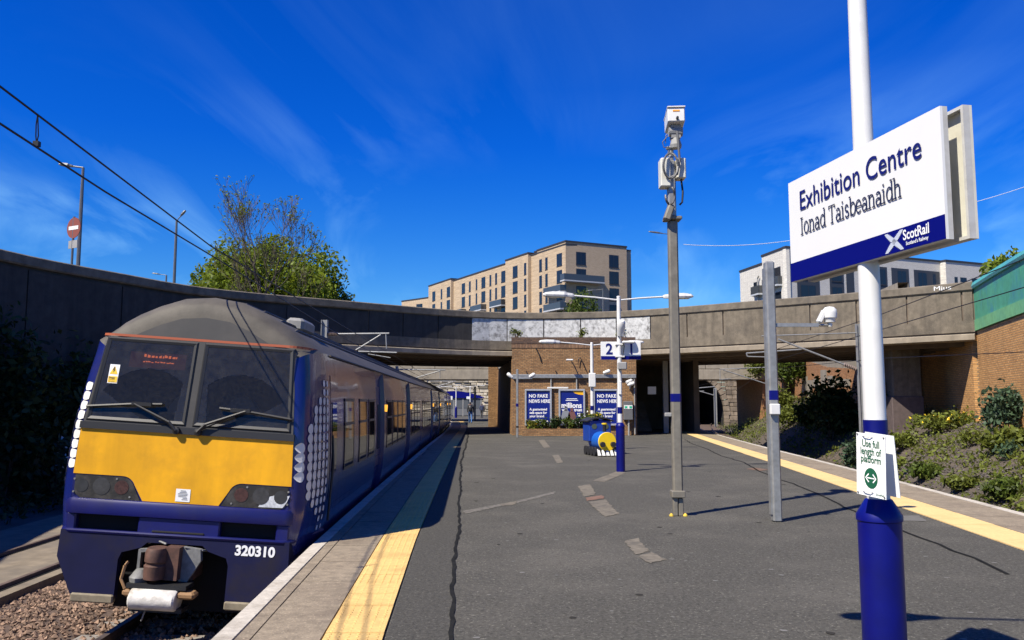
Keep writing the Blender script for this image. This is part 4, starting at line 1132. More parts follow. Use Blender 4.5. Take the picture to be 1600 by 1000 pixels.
# ---- dots: rows of white discs wrapping from the side round the front corner
def skin(sg, y, z):
    """point just off the cab side, y metres behind the front edge"""
    it = interp(TAPER, max(0, y))
    return (pw(z) - capR(z)*it + .008)*sg, max(0, y) + rake(z)*max(0, 1-y/1.05) - .006
def dots(sg):
    for row in range(18):
        z = 1.16 + row*.108
        if z > 2.95: break
        n0 = interp([(1.0, 5.0), (1.3, 3.4), (1.55, 1.4), (1.72, .4), (1.8, 0.0), (2.12, 0.0), (2.2, .8), (2.5, 1.7), (2.75, 3.3), (2.95, 4.6)], z)
        for j in range(6):
            if j < n0-.3 and not (sg < 0 and j == 0 and 1.7 < z < 2.7): continue
            y = (.04, .19, .36, .53, .70, .86)[j]
            r = (.060, .060, .056, .052, .048, .043)[j] * interp([(1.0, .5), (1.4, .85), (1.7, 1), (2.6, 1), (2.95, .85)], z)
            hw = r*(.62 if j == 0 else 1.2)
            if sg < 0 and j == 0: y = .016; hw = r*.42; r *= .86
            q = MB(); q.poly([(lambda t: (t[0], t[1], z+r*math.sin(a)))(skin(sg, y+hw*math.cos(a), z+r*math.sin(a))) for a in [2*math.pi*k/14*(sg) for k in range(14)]])
            q.build('livery_dot', 'dot_white', train, local=True)
for sg in (1, -1): dots(sg)
# small print by the cab door, roof pod, step
q = MB(); q.bbox((.62, 1.5, 3.56), (.86, 2.3, 3.74), .04); q.build('roof_pod', mat('pod_grey', (0.22, 0.215, 0.2), 0.6, var=0.2), train, local=True)
q = MB(); q.box((1.36, 5.9, .78), (1.50, 7.7, .84)); q.box((1.36, .95, .74), (1.48, 1.45, .80)); q.build('step_board', 'black_rubber', train, local=True)
# bogies
def bogies(root):
    for yb in (2.9, 16.9):
        for dy in (-1.3, 1.3):
            for sg in (-1, 1):
                q = MB(); q.lathe([(0, 0), (.40, 0), (.42, .03), (.42, .11), (.45, .12), (.45, .14), (0, .14)], 20, M=Matrix(((0,0,sg,sg*.68),(1,0,0,yb+dy),(0,1,0,.43),(0,0,0,1)))); q.build('wheel', 'grey_iron', root, local=True)
        for sg in (-1, 1):
            q = MB(); q.bbox((sg*.95-.08, yb-1.7, .40), (sg*.95+.08, yb+1.7, .62), .04); q.build('bogie_frame', 'black_rubber', root, local=True)
bogies(train)
# ---- following carriages
M1 = WMAT[train.name]
nose = M1 @ Vector((0, CAR+.35, 0)); dir2 = math.atan(0.040)
car2 = thing('train_carriage', 'second carriage of the blue train, behind the numbered one and in front of the last', 'train', (nose.x, nose.y, RAIL), (0, CANT*.8, dir2), 'carriages of the blue train')
build_car(car2, False); bogies(car2)
nose = WMAT[car2.name] @ Vector((0, CAR+.35, 0))
car3 = copy_tree(car2); car3.location = (nose.x, nose.y, RAIL); car3.rotation_euler = (0, CANT*.6, math.atan(0.050))
tag(car3, 'last carriage of the blue train, farthest away and running under the bridge', 'train', 'carriages of the blue train')
b = MB(); b.box((-.6, CAR, 1.1), (.6, CAR+.36, 3.2)); b.build('gangway', 'black_rubber', train, local=True)
b = MB(); b.box((-.6, CAR, 1.1), (.6, CAR+.36, 3.2)); b.build('gangway', 'black_rubber', car2, local=True)
# ================================================================== STATION BUILDINGS AND FURNITURE
mat('white_paint', (0.66, 0.655, 0.62), 0.4, var=0.05, vscale=8, dark=(0.45, 0.43, 0.40), dscale=5, damt=0.25)
mat('sign_white', (0.72, 0.715, 0.68), 0.35, var=0.02, vscale=3)
mat('sign_blue', (0.0015, 0.003, 0.135), 0.5, spec=0.15)
mat('column_blue', (0.002, 0.004, 0.125), 0.4, var=0.15, vscale=5, dark=(0.004, 0.005, 0.05), dscale=3, damt=0.4, spec=0.3)
mat('letter_blue', (0.006, 0.011, 0.13), 0.6, spec=0.2)
mat('galvanised', (0.33, 0.33, 0.315), 0.48, metal=0.55, var=0.22, vscale=9, dark=(0.24, 0.23, 0.20), dscale=3, damt=0.6, streak=0.2)
mat('dull_post', (0.215, 0.195, 0.155), 0.6, metal=0.3, var=0.2, vscale=9, dark=(0.17, 0.15, 0.12), dscale=2, damt=0.6, streak=0.3)
mat('plain_grey', (0.27, 0.265, 0.25), 0.6, var=0.1)
mat('box_cream', (0.60, 0.59, 0.52), 0.55, var=0.08, dark=(0.35, 0.31, 0.22), dscale=4, damt=0.5)
mat('cable_black', (0.012, 0.012, 0.013), 0.5)
mat('cable_grey', (0.10, 0.10, 0.10), 0.5)
mat('poster_blue', (0.003, 0.012, 0.17), 0.35, var=0.06, vscale=3)
mat('alu', (0.55, 0.55, 0.54), 0.4, metal=0.6, var=0.1)
mat('safety_green', (0.006, 0.075, 0.035), 0.6, spec=.2)
mat('led_lens', (0.75, 0.72, 0.55), 0.3)
mat('lamp_lens', (0.55, 0.56, 0.55), 0.25)

# ------------------------------------------------------------------ brick station building under the bridge
kb = thing('station_building', 'low tan brick station building standing under the curved bridge', 'building', (3.1, 42, 0))
KX0, KX1, KY = at(800, 640, 42).x, at(995, 640, 42).x, 42.0
KT = at(900, 527, 42).z
b = MB(); b.box((KX0, KY, 0), (KX1, KY+.62, KT-.55)); b.build('brick_front', 'kiosk_brick', kb, uvfun=lambda c: (c[0]+c[1], c[2]))
b = MB(); b.box((KX0-.02, KY-.02, KT-.55), (KX1+.02, KY+.62, KT-.32)); b.build('soldier_course', brick_mat('soldier', (0.30, 0.17, 0.09), (0.17, 0.09, 0.05), (0.12, 0.09, 0.07), bw=.075, bh=.23, off=0, stain=.5), kb, uvfun=lambda c: (c[0]+c[1], c[2]-KT+.55))
b = MB(); b.box((KX0-.03, KY-.04, KT-.32), (KX1+.03, KY+.62, KT)); b.build('parapet_course', brick_mat('soot_brick', (0.16, 0.095, 0.06), (0.09, 0.055, 0.04), (0.08, 0.06, 0.05), stain=.7), kb, uvfun=lambda c: (c[0]+c[1], c[2]))
b = MB(); b.loft([[(KX0, KY+.62, 0), (KX1, KY+.62, 0), (KX1, 57, 0), (-1.0, 57, 0)], [(KX0, KY+.62, 3.86), (KX1, KY+.62, 3.86), (KX1, 57, 3.86), (-1.0, 57, 3.86)]], False, True)
b.build('brick_side', 'kiosk_brick', kb, uvfun=lambda c: (c[1], c[2]))
b = MB(); b.box((-1.62, 57.0, 0), (-.99, 60.5, 4.15)); b.build('brick_pier', 'kiosk_brick', kb, uvfun=lambda c: (c[0]+c[1], c[2]))
# cable tray, conduit
zt = at(900, 588, 42).z
b = MB(); b.bbox((KX0+.02, KY-.14, zt-.10), (KX1-.02, KY-.003, zt+.10), .02); b.build('cable_tray', 'galvanised', kb)
b = MB(); b.tube([at(916, 580, 41.9), at(908, 561, 41.9), at(906, 558, 41.9), at(904, 561, 41.9), at(903, 570, 41.9)], .022, 6); b.build('wall_cable', 'cable_black', kb)
for x0, y0, x1, y1 in ((846, 566, 838, 545), (824, 588, 822, 580), (870, 588, 868, 579), (920, 587, 921, 578)):
    b = MB(); b.tube([at(x0, y0, 41.97), at((x0+x1)/2+1, (y0+y1)/2, 41.95), at(x1, y1, 41.97)], .03, 6); b.build('wall_bracket', 'cable_black', kb)
for x in (861, 901, 991):
    b = MB(); p0 = at(x, 590, 41.93); b.tube([p0, Vector((p0.x, p0.y, .05 if x > 950 else 2.2))], .035, 8); b.build('conduit', 'plain_grey', kb)
b = MB(); b.bbox((at(855, 605, 41.9).x, 41.86, at(860, 606, 42).z-.04), (at(888, 605, 41.9).x, 41.95, at(860, 606, 42).z+.04), .01)
b.build('poster_lamp', 'white_paint', kb)
# raised planter at the foot of the wall
b = MB(); b.box((at(816, 670, 41.2).x, 41.15, 0), (at(925, 670, 41.2).x, 41.4, .34)); b.build('planter_wall', 'kiosk_brick', kb, uvfun=lambda c: (c[0]+c[1], c[2]))
b = MB(); b.quad((.55, 41.4, .30), (4.0, 41.4, .30), (4.0, 42, .30), (.55, 42, .30)); b.build('planter_soil', 'earth', kb)

# way through to the right of the brick building: dark passage with a steel column
pw_ = thing('stair_lobby', 'shadowed entrance lobby under the bridge right of the brick building', 'lobby', (7.7, 46, 0))
b = MB(); b.box((KX1+.05, 52.5, 0), (10.4, 52.8, 4.0)); b.build('back_wall', 'soffit', pw_)
b = MB(); b.box((8.15, 45.0, 0), (8.42, 45.3, 4.0)); b.build('steel_column', 'plain_grey', pw_)
b = MB(); b.box((9.9, 45.5, 0), (10.2, 52.5, 4.0)); b.build('side_wall', 'soffit', pw_)
for k in range(10):
    b = MB(); b.box((6.9, 48+k*.3, k*.17), (8.0, 48.3+k*.3+.3, k*.17+.17)); b.build('stair', 'platform_concrete', pw_)
sg1 = tag(MB().bbox((at(1012, 602, 44.8).x, 44.8, at(1012, 616, 44.8).z), (at(1025, 602, 44.8).x, 44.84, at(1012, 604, 44.8).z), .005).build('hanging_sign', 'sign_white'), 'small white sign hanging in the dark lobby entrance', 'sign')

# ------------------------------------------------------------------ posters on the brick wall
def poster(x0, x1, y0, y1, label, kind):
    a = at(x0, y1, 41.9); c = at(x1, y0, 41.9)
    t = thing('poster_case', label, 'poster', (a.x, 41.9, a.z), group='blue posters on the brick wall')
    w_, h = c.x-a.x, c.z-a.z; fr = .09
    f = MB()
    for lo, hi in (((0,0), (w_, fr)), ((0, h-fr), (w_, h)), ((0, fr), (fr, h-fr)), ((w_-fr, fr), (w_, h-fr))):
        f.bbox((a.x+lo[0], 41.84, a.z+lo[1]), (a.x+hi[0], 41.97, a.z+hi[1]), .012)
    f.build('frame', 'alu', t)
    q = MB(); q.box((a.x+fr-.01, 41.90, a.z+fr-.01), (a.x+w_-fr+.01, 41.96, a.z+h-fr+.01)); pn = q.build('print', 'poster_blue', t)
    M = Matrix(((1, 0, 0, a.x), (0, 0, 1, 41.893), (0, 1, 0, a.z), (0, 0, 0, 1)))
    L_ = 'white_print'
    if kind == 1:
        lettering(pn, L_, M, [('NO FAKE', .2, h-.42, .235, .006, 'LEFT', .98), ('NEWS HERE', .2, h-.68, .235, .006, 'LEFT', .84), ('A guaranteed', .24, h-1.06, .165, .005, 'LEFT', .98),
              ('safe space for', .24, h-1.23, .165, .005, 'LEFT', .95), ('your brand', .24, h-1.40, .165, .005, 'LEFT', .98)])
        q = MB(); q.poly([M @ Vector(p_) for p_ in ((.24, h-1.58, 0), (.9, h-1.58, 0), (.9, h-1.555, 0), (.24, h-1.555, 0))]); q.build('rule', L_, pn)
        q = MB(); q.poly([M @ Vector(p_) for p_ in ((.72, .18, 0), (.9, .18, 0), (.9, .32, 0), (.72, .32, 0))]); q.build('logo', L_, pn)
    else:
        lettering(pn, L_, M, [('millions', w_/2-.02, h-.93, .36, .012, 'CENTER', .92), ('who', .16, h-1.08, .16, .006, 'LEFT', 1), ('trust', w_-.16, h-1.10, .20, .008, 'RIGHT', 1), ('us', w_-.16, h-1.32, .27, .012, 'RIGHT', 1)])
        q = MB()
        for k, hw_ in enumerate((.26, .31)): q.poly([M @ Vector((w_/2-hw_, h-.50-k*.08, 0)), M @ Vector((w_/2+hw_, h-.50-k*.08, 0)), M @ Vector((w_/2+hw_, h-.465-k*.08, 0)), M @ Vector((w_/2-hw_, h-.465-k*.08, 0))])
        tag(q.build('small_print', L_, pn), kind='stuff')
        q = MB(); q.poly([M @ Vector((w_-.09-.52+.0, h-.09, 0))] + [M @ Vector((w_-.09-.52+.52*(1-math.cos(R(t_)))*1.0, h-.09-.20*math.sin(R(t_)), .0)) for t_ in range(0, 91, 10)] + [M @ Vector((w_-.09, h-.09, 0))])
        q.build('yellow_flash', mat('flash_yellow', (0.8, 0.42, 0.01), 0.4), pn)
        for (cx_, s_, col_, nm) in ((.36, 1.0, (0.22, 0.23, 0.25), 'printed_figure'), (.66, .92, (0.16, 0.07, 0.06), 'printed_figure')):
            q = MB()
            q.poly([M @ Vector((cx_+.085*s_*math.cos(a_), .86*s_+.11*s_*math.sin(a_), .0)) for a_ in [2*math.pi*k/14 for k in range(14)]])
            q.poly([M @ Vector((cx_+x*s_, .10+z*s_, .0)) for x, z in ((-.20, 0), (.20, 0), (.23, .35), (.15, .62), (.05, .68), (-.05, .68), (-.17, .6), (-.24, .3))])
            q.build(nm, mat('fig%d' % int(col_[0]*100), col_, 0.5), pn)
    return t
poster(820, 862, 608, 665, 'blue poster reading no fake news here, leftmost on the brick wall', 1)
poster(873, 914, 608, 665, 'blue poster with the word millions and a yellow corner, middle of the brick wall', 2)
poster(927, 966, 608, 665, 'blue poster reading no fake news here, behind the lamp column on the right', 1)
# help point box
a = at(974, 656, 41.85); c = at(988, 627, 41.85)
hp = thing('help_point', 'grey help point box with a green sign on the brick wall beside the lobby', 'help point', (a.x, 41.9, a.z))
MB().bbox((a.x, 41.66, a.z), (c.x, 41.98, c.z), .02).build('case', mat('dark_steel', (0.12, 0.12, 0.12), 0.5, var=.1), hp)
q = MB(); zz = at(980, 637, 41.85); q.bbox((a.x+.02, 41.64, zz.z-.07), (c.x-.02, 41.665, zz.z+.12), .005); sp = q.build('sign_plate', 'sign_white', hp)
q = MB(); q.box((a.x+.05, 41.633, zz.z-.03), (a.x+.18, 41.642, zz.z+.08)); q.build('green_arrow', mat('arrow_green', (0.02, 0.4, 0.22), 0.5), sp)
q = MB(); q.box((c.x-.18, 41.633, zz.z-.03), (c.x-.05, 41.642, zz.z+.08)); q.build('green_arrow', mat('arrow_green', (0.02, 0.4, 0.22), 0.5), sp)
q = MB(); q.tube([(c.x-.2, 41.8, 0), (c.x-.2, 41.8, a.z)], .05, 10); q.build('post', 'plain_grey', hp)

# dome and bullet cameras on the cable tray
def bullet(x, y, Y, label, flip=1):
    p_ = at(x, y, Y)
    t = thing('security_camera', label, 'camera', tuple(p_), group='white cameras on the brick building')
    q = MB(); q.lathe([(0, -.18), (.08, -.17), (.09, 0), (.09, .14), (.06, .19), (0, .2)], 12, M=Matrix.Translation(p_) @ Matrix.Rotation(R(70), 4, 'Y') @ Matrix.Rotation(R(25*flip), 4, 'X')); q.build('housing', 'white_paint', t, smooth=True)
    q = MB(); q.tube([p_, p_+Vector((-.05*flip, .04, -.12)), p_+Vector((-.05*flip, .15, -.22))], .03, 8); q.build('bracket', 'white_paint', t)
bullet(948, 581, 41.8, 'white wall camera above the third poster by the cable tray'); bullet(983, 596, 41.8, 'white wall camera at the right end of the cable tray', -1)
bullet(986, 600, 41.7, 'lower white wall camera beside the lobby entrance')
# wall floodlight on a stalk
fl = thing('floodlight', 'white floodlight on a stalk above the middle poster', 'floodlight', tuple(at(895, 575, 41.8)))
q = MB(); p_ = at(890, 562.5, 41.5); q.bbox((p_.x-.18, 41.3, p_.z-.04), (p_.x+.18, 41.55, p_.z+.04), .03); q.build('lamp_head', 'white_paint', fl)
q = MB(); q.tube([at(893, 565, 41.5), at(897, 571, 41.7), at(904, 586, 41.9)], .03, 6); q.build('stalk', 'cable_grey', fl)

# ------------------------------------------------------------------ lamp columns
def lamp_head(mb, base, d, ln=.74, w_=.24):
    """flat LED head from base along direction d"""
    d = Vector(d).normalized(); up = Vector((0, 0, 1)); s_ = d.cross(up).normalized(); up = s_.cross(d)
    rings = []
    for t_, hw, hu, hd in ((0, .03, .03, .03), (.04, .045, .05, .04), (.16, .07, .06, .04), (.24, .115, .075, .045), (.5, .12, .075, .045), (.68, .10, .05, .035), (.74, .05, .02, .02)):
        c_ = base + d*t_*ln/.74
        rings.append([c_ - s_*hw + up*0, c_ - s_*hw*.8 + up*hu, c_ + s_*hw*.8 + up*hu, c_ + s_*hw, c_ + s_*hw*.85 - up*hd, c_ - s_*hw*.85 - up*hd])
    mb.loft(rings, True, True)
def lamp_lens(base, d, ln=.74):
    d = Vector(d).normalized(); up = Vector((0, 0, 1)); s_ = d.cross(up).normalized(); up = s_.cross(d)
    q = MB(); c0 = base + d*.26*ln/.74 - up*.047; c1 = base + d*.64*ln/.74 - up*.047
    q.loft([[c0 - s_*.08, c0 + s_*.08, c1 + s_*.07, c1 - s_*.07], [v - up*.012 for v in (c0 - s_*.075, c0 + s_*.075, c1 + s_*.065, c1 - s_*.065)]], True, True)
    return q
def column(name, label, x, y, H, arms, r=.046, t=1.13, rb=.098, arm=1.12, band=None, grp='blue and white lamp columns', fins=False):
    o = thing(name, label, 'lamp column', (x, y, 0), group=grp)
    q = MB(); q.lathe([(rb*.98, 0), (rb*.99, .3), (rb, t-.10), (rb*1.0, t-.085), (rb*1.06, t-.08), (rb*1.06, t-.055), (rb*.62, t+.015), (rb*.5, t+.02)], 28, (x, y, 0)); q.build('base', 'column_blue', o, smooth=True)
    q = MB(); q.lathe([(r*1.12, t-.1), (r*1.06, 2.2), (r, 3.2), (r*.86, H)], 24, (x, y, 0)); q.build('shaft', 'white_paint', o, smooth=True)
    if band:
        q = MB(); q.lathe([(r*1.12+.003, band[0]), (r*1.12+.003, band[1])], 24, (x, y, 0)); q.build('band', 'column_blue', o, smooth=True)
    for d in arms:
        d = Vector(d).normalized(); top = Vector((x, y, H-.08))
        e = top + d*arm + Vector((0, 0, .10))
        q = MB(); q.tube([top, top + d*arm*.5 + Vector((0, 0, .06)), e], .021, 8); a_ = q.build('arm', 'white_paint', o)
        q = MB(); lamp_head(q, e - d*.03, d + Vector((0, 0, .02))); h_ = q.build('lamp_head', 'white_paint', a_)
        lamp_lens(e - d*.03, d + Vector((0, 0, .02))).build('lens', 'led_lens', h_)
    q = MB(); q.lathe([(.03, H-.02), (.05, H), (.045, H+.02), (0, H+.03)], 12, (x, y, 0)); q.build('cap', 'white_paint', o)
    return o
A_L, A_R = Vector((1.54, 4.54, 0)), Vector((1.76, 3.32, 0))
PX, PY = at(1352, 300, 3.93).x, 3.93
col1 = column('lamp_column', 'nearest blue and white lamp column carrying the station name board', PX, PY, 4.22, [(-1, .06, 0), (1, -.06, 0)], t=at(1373, 785, 3.93).z, rb=.096, band=(at(1364, 682, 3.93).z, at(1364, 656, 3.93).z))
C2 = gnd(970, 737)
col2 = column('lamp_column', 'twin-armed blue and white lamp column with platform numbers two and one', C2.x, C2.y, at(968, 464, C2.y).z, [(-1, -.1, 0), (1, .1, 0)], r=.052, rb=.105, band=(at(970, 646, C2.y).z, at(970, 636, C2.y).z))
C3 = Vector((at(926, 700, 28.6).x, 28.6, 0))
col3 = column('lamp_column', 'blue and white lamp column behind the toy locomotive', C3.x, C3.y, at(926, 536, 28.6).z, [(-1, -.1, 0), (1, .1, 0)], r=.055, rb=.105, band=(at(926, 641, 28.6).z, at(926, 634, 28.6).z))
q = MB(); z0, z1 = at(926, 605, 28.6).z, at(926, 583, 28.6).z; q.bbox((C3.x-.12, 28.45, z0), (C3.x+.12, 28.53, z1), .02); q.build('control_box', 'white_paint', col3)
# CCTV, box and speaker on the second column
q = MB(); p_ = at(969, 515, C2.y); q.lathe([(0, -.16), (.09, -.15), (.10, .05), (.10, .17), (.07, .22), (0, .23)], 14, M=Matrix.Translation(p_+Vector((.0, -.12, 0))) @ Matrix.Rotation(R(28), 4, 'X')); q.build('camera_housing', 'white_paint', col2, smooth=True)
q = MB(); p_ = at(971, 572, C2.y); q.bbox((p_.x-.10, C2.y-.17, p_.z-.09), (p_.x+.11, C2.y-.05, p_.z+.09), .02); q.build('junction_box', 'plain_grey', col2)
q = MB(); p_ = at(968.5, 606, C2.y); q.bbox((p_.x-.045, C2.y-.09, p_.z-.16), (p_.x+.03, C2.y-.055, p_.z+.16), .01); q.build('notice_plate', 'sign_white', col2)
q = MB(); p_ = at(969, 541, C2.y); q.tube([p_+Vector((.04, -.05, .1)), p_+Vector((.09, -.06, 0)), p_+Vector((.05, -.05, -.25))], .012, 6); q.build('cable', 'cable_black', col2)
q = MB(); p_ = at(982, 534.5, C2.y-.15); q.bbox((p_.x-.15, C2.y-.2, p_.z-.03), (p_.x+.15, C2.y-.08, p_.z+.03), .02); q.build('small_lamp', 'white_paint', col2)

# platform number board
a = at(938.8, 562, C2.y+.11); c = at(1001, 534, C2.y+.11)
nb_ = thing('platform_number_sign', 'white board with platform numbers 2 and 1 above a blue strip', 'sign', (a.x, C2.y+.11, a.z))
MB().bbox((a.x, C2.y+.09, a.z), (c.x, C2.y+.13, c.z), .006).build('panel', 'sign_white', nb_)
h_ = c.z-a.z
MB().box((a.x+.001, C2.y+.084, a.z+.001), (c.x-.001, C2.y+.091, a.z+h_*.2)).build('blue_strip', 'sign_blue', nb_)
M = Matrix(((1, 0, 0, a.x), (0, 0, 1, C2.y+.083), (0, 1, 0, a.z), (0, 0, 0, 1)))
lettering(nb_, 'letter_blue', M, [('2', .20, h_*.31, .36, .008, 'CENTER', .95)])
lettering(nb_, 'letter_blue', M, [('1', .73, h_*.31, .36, .008, 'CENTER', .95)])
q = MB(); q.bbox((C2.x-.09, C2.y-.06, a.z+.05), (C2.x+.12, C2.y+.09, a.z+.09), .005); q.bbox((C2.x-.09, C2.y-.06, c.z-.09), (C2.x+.12, C2.y+.09, c.z-.05), .005); q.build('clamp', 'white_paint', nb_)

# ------------------------------------------------------------------ station name board on the near column
nm = thing('station_name_board', 'large white station name board reading Exhibition Centre on the near column', 'sign', tuple(A_R + Vector((0, 0, 2.26))))
dA = (A_R - A_L).normalized(); nA = Vector((dA.y, -dA.x, 0)); nA = -nA if nA.x > 0 else nA
LEN = (A_R-A_L).length; Z0, Z1 = 2.262, 2.818
FA = frame(A_L + Vector((0, 0, Z0)), dA, (0, 0, 1))     # u along the board, v up, w = u x v
if Vector((FA[0][2], FA[1][2], FA[2][2])).dot(nA) < 0: pass
wsg = 1 if Vector((FA[0][2], FA[1][2], FA[2][2])).dot(nA) > 0 else -1
HB = Z1-Z0
def bb(u0, v0, w0, u1, v1, w1): q = MB(); q.box((u0, v0, min(w0, w1)), (u1, v1, max(w0, w1)), FA); return q
bb(0, 0, 0, LEN, HB, -.012*wsg).build('panel', 'sign_white', nm)
q = MB()
for (u0, v0, u1, v1) in ((0, 0, LEN, .012), (0, HB-.012, LEN, HB), (0, .012, .012, HB-.012), (LEN-.012, .012, LEN, HB-.012)):
    q.box((u0, v0, min(-.012*wsg, -.034*wsg)), (u1, v1, max(-.012*wsg, -.034*wsg)), FA)
q.build('flange', mat('flange_grey', (0.5, 0.49, 0.45), 0.5, var=.1, dark=(0.25, .22, .17), dscale=6, damt=.5), nm)
HS = HB*.185
bb(.001, .002, .001*wsg, LEN-.001, HS, .003*wsg).build('blue_strip', 'sign_blue', nm)
MT = FA @ Matrix.Translation((0, 0, .005*wsg))
T1 = [('Exhibition Centre', LEN*.085, HB*.62, .158, .0042, 'LEFT', .92)]
v, f = text_geo(T1[0][0], .150, .0008); wtxt = max(p_[0] for p_ in v)
kx = (LEN*.811)/wtxt
q = MB(); q.arr([MT @ Vector((p_[0]*kx + LEN*.093, p_[1] + HB*.675, 0)) for p_ in v], f); q.build('lettering', 'letter_blue', nm)
# slab-serif second line drawn with strokes
def stroke_font(text, x, y, s_, wd, Mx_, m, parent):
    q = MB()
    def seg(a, b_, w_=wd):
        a = Vector((*a, 0)); b_ = Vector((*b_, 0)); d = (b_-a); d.normalize(); n_ = Vector((-d.y, d.x, 0))*w_/2; e = d*w_*.3
        q.poly([Mx_ @ (x0_ + k*s_) for k in ()] or [Mx_ @ v_ for v_ in (a-e-n_, b_+e-n_, b_+e+n_, a-e+n_)])
    def arc(cx, cy, rx, ry, a0, a1, n=14, w_=wd):
        P = [(cx+rx*math.cos(R(a0+(a1-a0)*k/n)), cy+ry*math.sin(R(a0+(a1-a0)*k/n))) for k in range(n+1)]
        q.loft([[Mx_ @ Vector((cx+(rx+o)*math.cos(R(a0+(a1-a0)*k/n)), cy+(ry+o)*math.sin(R(a0+(a1-a0)*k/n)), 0)) for o in (-w_/2, w_/2)] for k in range(n+1)], closed=False)
    X = x; xh = .5*s_; cap = .72*s_; sf = .085*s_; lw = wd*.8
    def ser(cx, yy, l=1, r_=1): seg((cx-sf*l, yy), (cx+sf*r_, yy), lw)
    for ch in text:
        if ch == ' ': X += .24*s_; continue
        if ch == 'I':
            c_ = X+.10*s_; seg((c_, y), (c_, y+cap)); ser(c_, y); ser(c_, y+cap); X += .27*s_
        elif ch == 'T':
            c_ = X+.24*s_; seg((c_, y), (c_, y+cap)); ser(c_, y); seg((X+.02*s_, y+cap), (X+.46*s_, y+cap), lw); seg((X+.02*s_, y+cap), (X+.02*s_, y+cap-.12*s_), lw); seg((X+.46*s_, y+cap), (X+.46*s_, y+cap-.12*s_), lw); X += .52*s_
        elif ch == 'i':
            c_ = X+.10*s_; seg((c_, y), (c_, y+xh)); ser(c_, y); ser(c_, y+xh, 1, 0); seg((c_, y+.66*s_), (c_, y+.69*s_), wd*1.3); X += .235*s_
        elif ch in 'nh':
            c_ = X+.09*s_; d_ = X+.36*s_; seg((c_, y), (c_, y+(cap*1.04 if ch == 'h' else xh))); ser(c_, y); ser(c_, y+(cap*1.04 if ch == 'h' else xh), 1, 0)
            arc((c_+d_)/2, y+xh-.15*s_, (d_-c_)/2, .14*s_, 170, 0, 10); seg((d_, y), (d_, y+xh-.14*s_)); ser(d_, y); X += .48*s_
        elif ch == 'o':
            arc(X+.20*s_, y+xh/2, .17*s_, xh/2, 0, 360, 22); X += .43*s_
        elif ch == 'e':
            arc(X+.19*s_, y+xh/2, .165*s_, xh/2, 0, 320, 20); seg((X+.03*s_, y+xh/2), (X+.35*s_, y+xh/2), lw); X += .40*s_
        elif ch == 'a':
            d_ = X+.31*s_; seg((d_, y+.02*s_), (d_, y+xh*.72)); arc(X+.185*s_, y+xh*.72, .125*s_, xh*.27, 0, 160, 9); arc(X+.17*s_, y+xh*.27, .135*s_, xh*.27, 0, 360, 16); ser(d_, y, 0, 1); X += .415*s_
        elif ch in 'db':
            d_ = X+(.36 if ch == 'd' else .09)*s_; seg((d_, y), (d_, y+cap*1.04)); arc(X+(.205 if ch == 'd' else .25)*s_, y+xh/2, .16*s_, xh/2, 0, 360, 20); ser(d_, y+cap*1.04, 1, 0)
            if ch == 'd': ser(d_, y, 0, 1)
            X += .45*s_
        elif ch == 's':
            arc(X+.155*s_, y+xh*.74, .105*s_, xh*.25, 20, 270, 10); arc(X+.155*s_, y+xh*.25, .115*s_, xh*.25, 90, -160, 10); X += .335*s_
    o = q.build('lettering', m, parent); return X
x0_ = 0
sz = .122
wlen = sum({'I': .27, 'T': .52, 'i': .235, 'n': .48, 'h': .48, 'o': .43, 'e': .40, 'a': .415, 'd': .45, 'b': .45, 's': .335, ' ': .24}[c_] for c_ in 'Ionad Taisbeanaidh')*sz
MS = MT @ Matrix.Translation((LEN*.10, HB*.435, 0)) @ Matrix.Diagonal((LEN*.69/wlen, 1, 1, 1))
stroke_font('Ionad Taisbeanaidh', 0, 0, sz, .0085, MS, mat('letter_dark', (0.025, 0.028, 0.06), 0.4), nm)
# operator's name and saltire on the strip
lettering(nm, 'white_print', MT, [('ScotRail', LEN*.785, HS*.45, .062, .0012, 'LEFT', .86), ("Scotland's Railway", LEN*.80, HS*.2, .022, .0004, 'LEFT', .9)])
q = MB(); cx_, cy_ = LEN*.735, HS*.5
for k in range(17):
    t_ = -1 + 2*k/16; w_ = .030*(1 - abs(t_)**2*.55) + .010
    for sg in (-1, 1):
        q.poly([MT @ Vector((cx_+sg*t_*LEN*.042+u, cy_+t_*HS*.40+v_, 0)) for u, v_ in ((-w_/2, -.0028), (w_/2, -.0028), (w_/2, .0028), (-w_/2, .0028))])
tag(q.build('saltire_logo', mat('logo_pale', (0.5, 0.54, 0.62), 0.4), nm), kind='stuff')
# back-to-back board on the other side of the column, seen from behind
nm2 = thing('station_name_board', 'rear name board facing away, just its inner side and edge showing', 'sign', tuple(A_R + Vector((.1, 0, 2.26))))
FBk = FA.copy(); off = -nA*.112; FBk[0][3] += off.x + dA.x*.03; FBk[1][3] += off.y + dA.y*.03
q = MB(); q.box((0, 0, min(0, -.012*wsg)), (LEN, HB, max(0, -.012*wsg)), FBk); q.build('panel', mat('inner_cream', (0.62, 0.60, 0.50), 0.6, var=.1, dark=(0.40, .36, .26), dscale=4, damt=.6), nm2)
q = MB()
for (u0, v0, u1, v1) in ((0, 0, LEN, .014), (0, HB-.014, LEN, HB), (0, .014, .014, HB-.014), (LEN-.014, .014, LEN, HB-.014)):
    q.box((u0, v0, min(.0, .03*wsg)), (u1, v1, max(.0, .03*wsg)), FBk)
q.build('flange', 'flange_grey', nm2)
q = MB()
for v0 in (.12, .40):
    q.box((LEN*.42, v0, min(-.012*wsg, -.10*wsg)), (LEN*.60, v0+.03, max(-.012*wsg, -.035*wsg)), FA)
q.build('clamp', 'flange_grey', nm2)

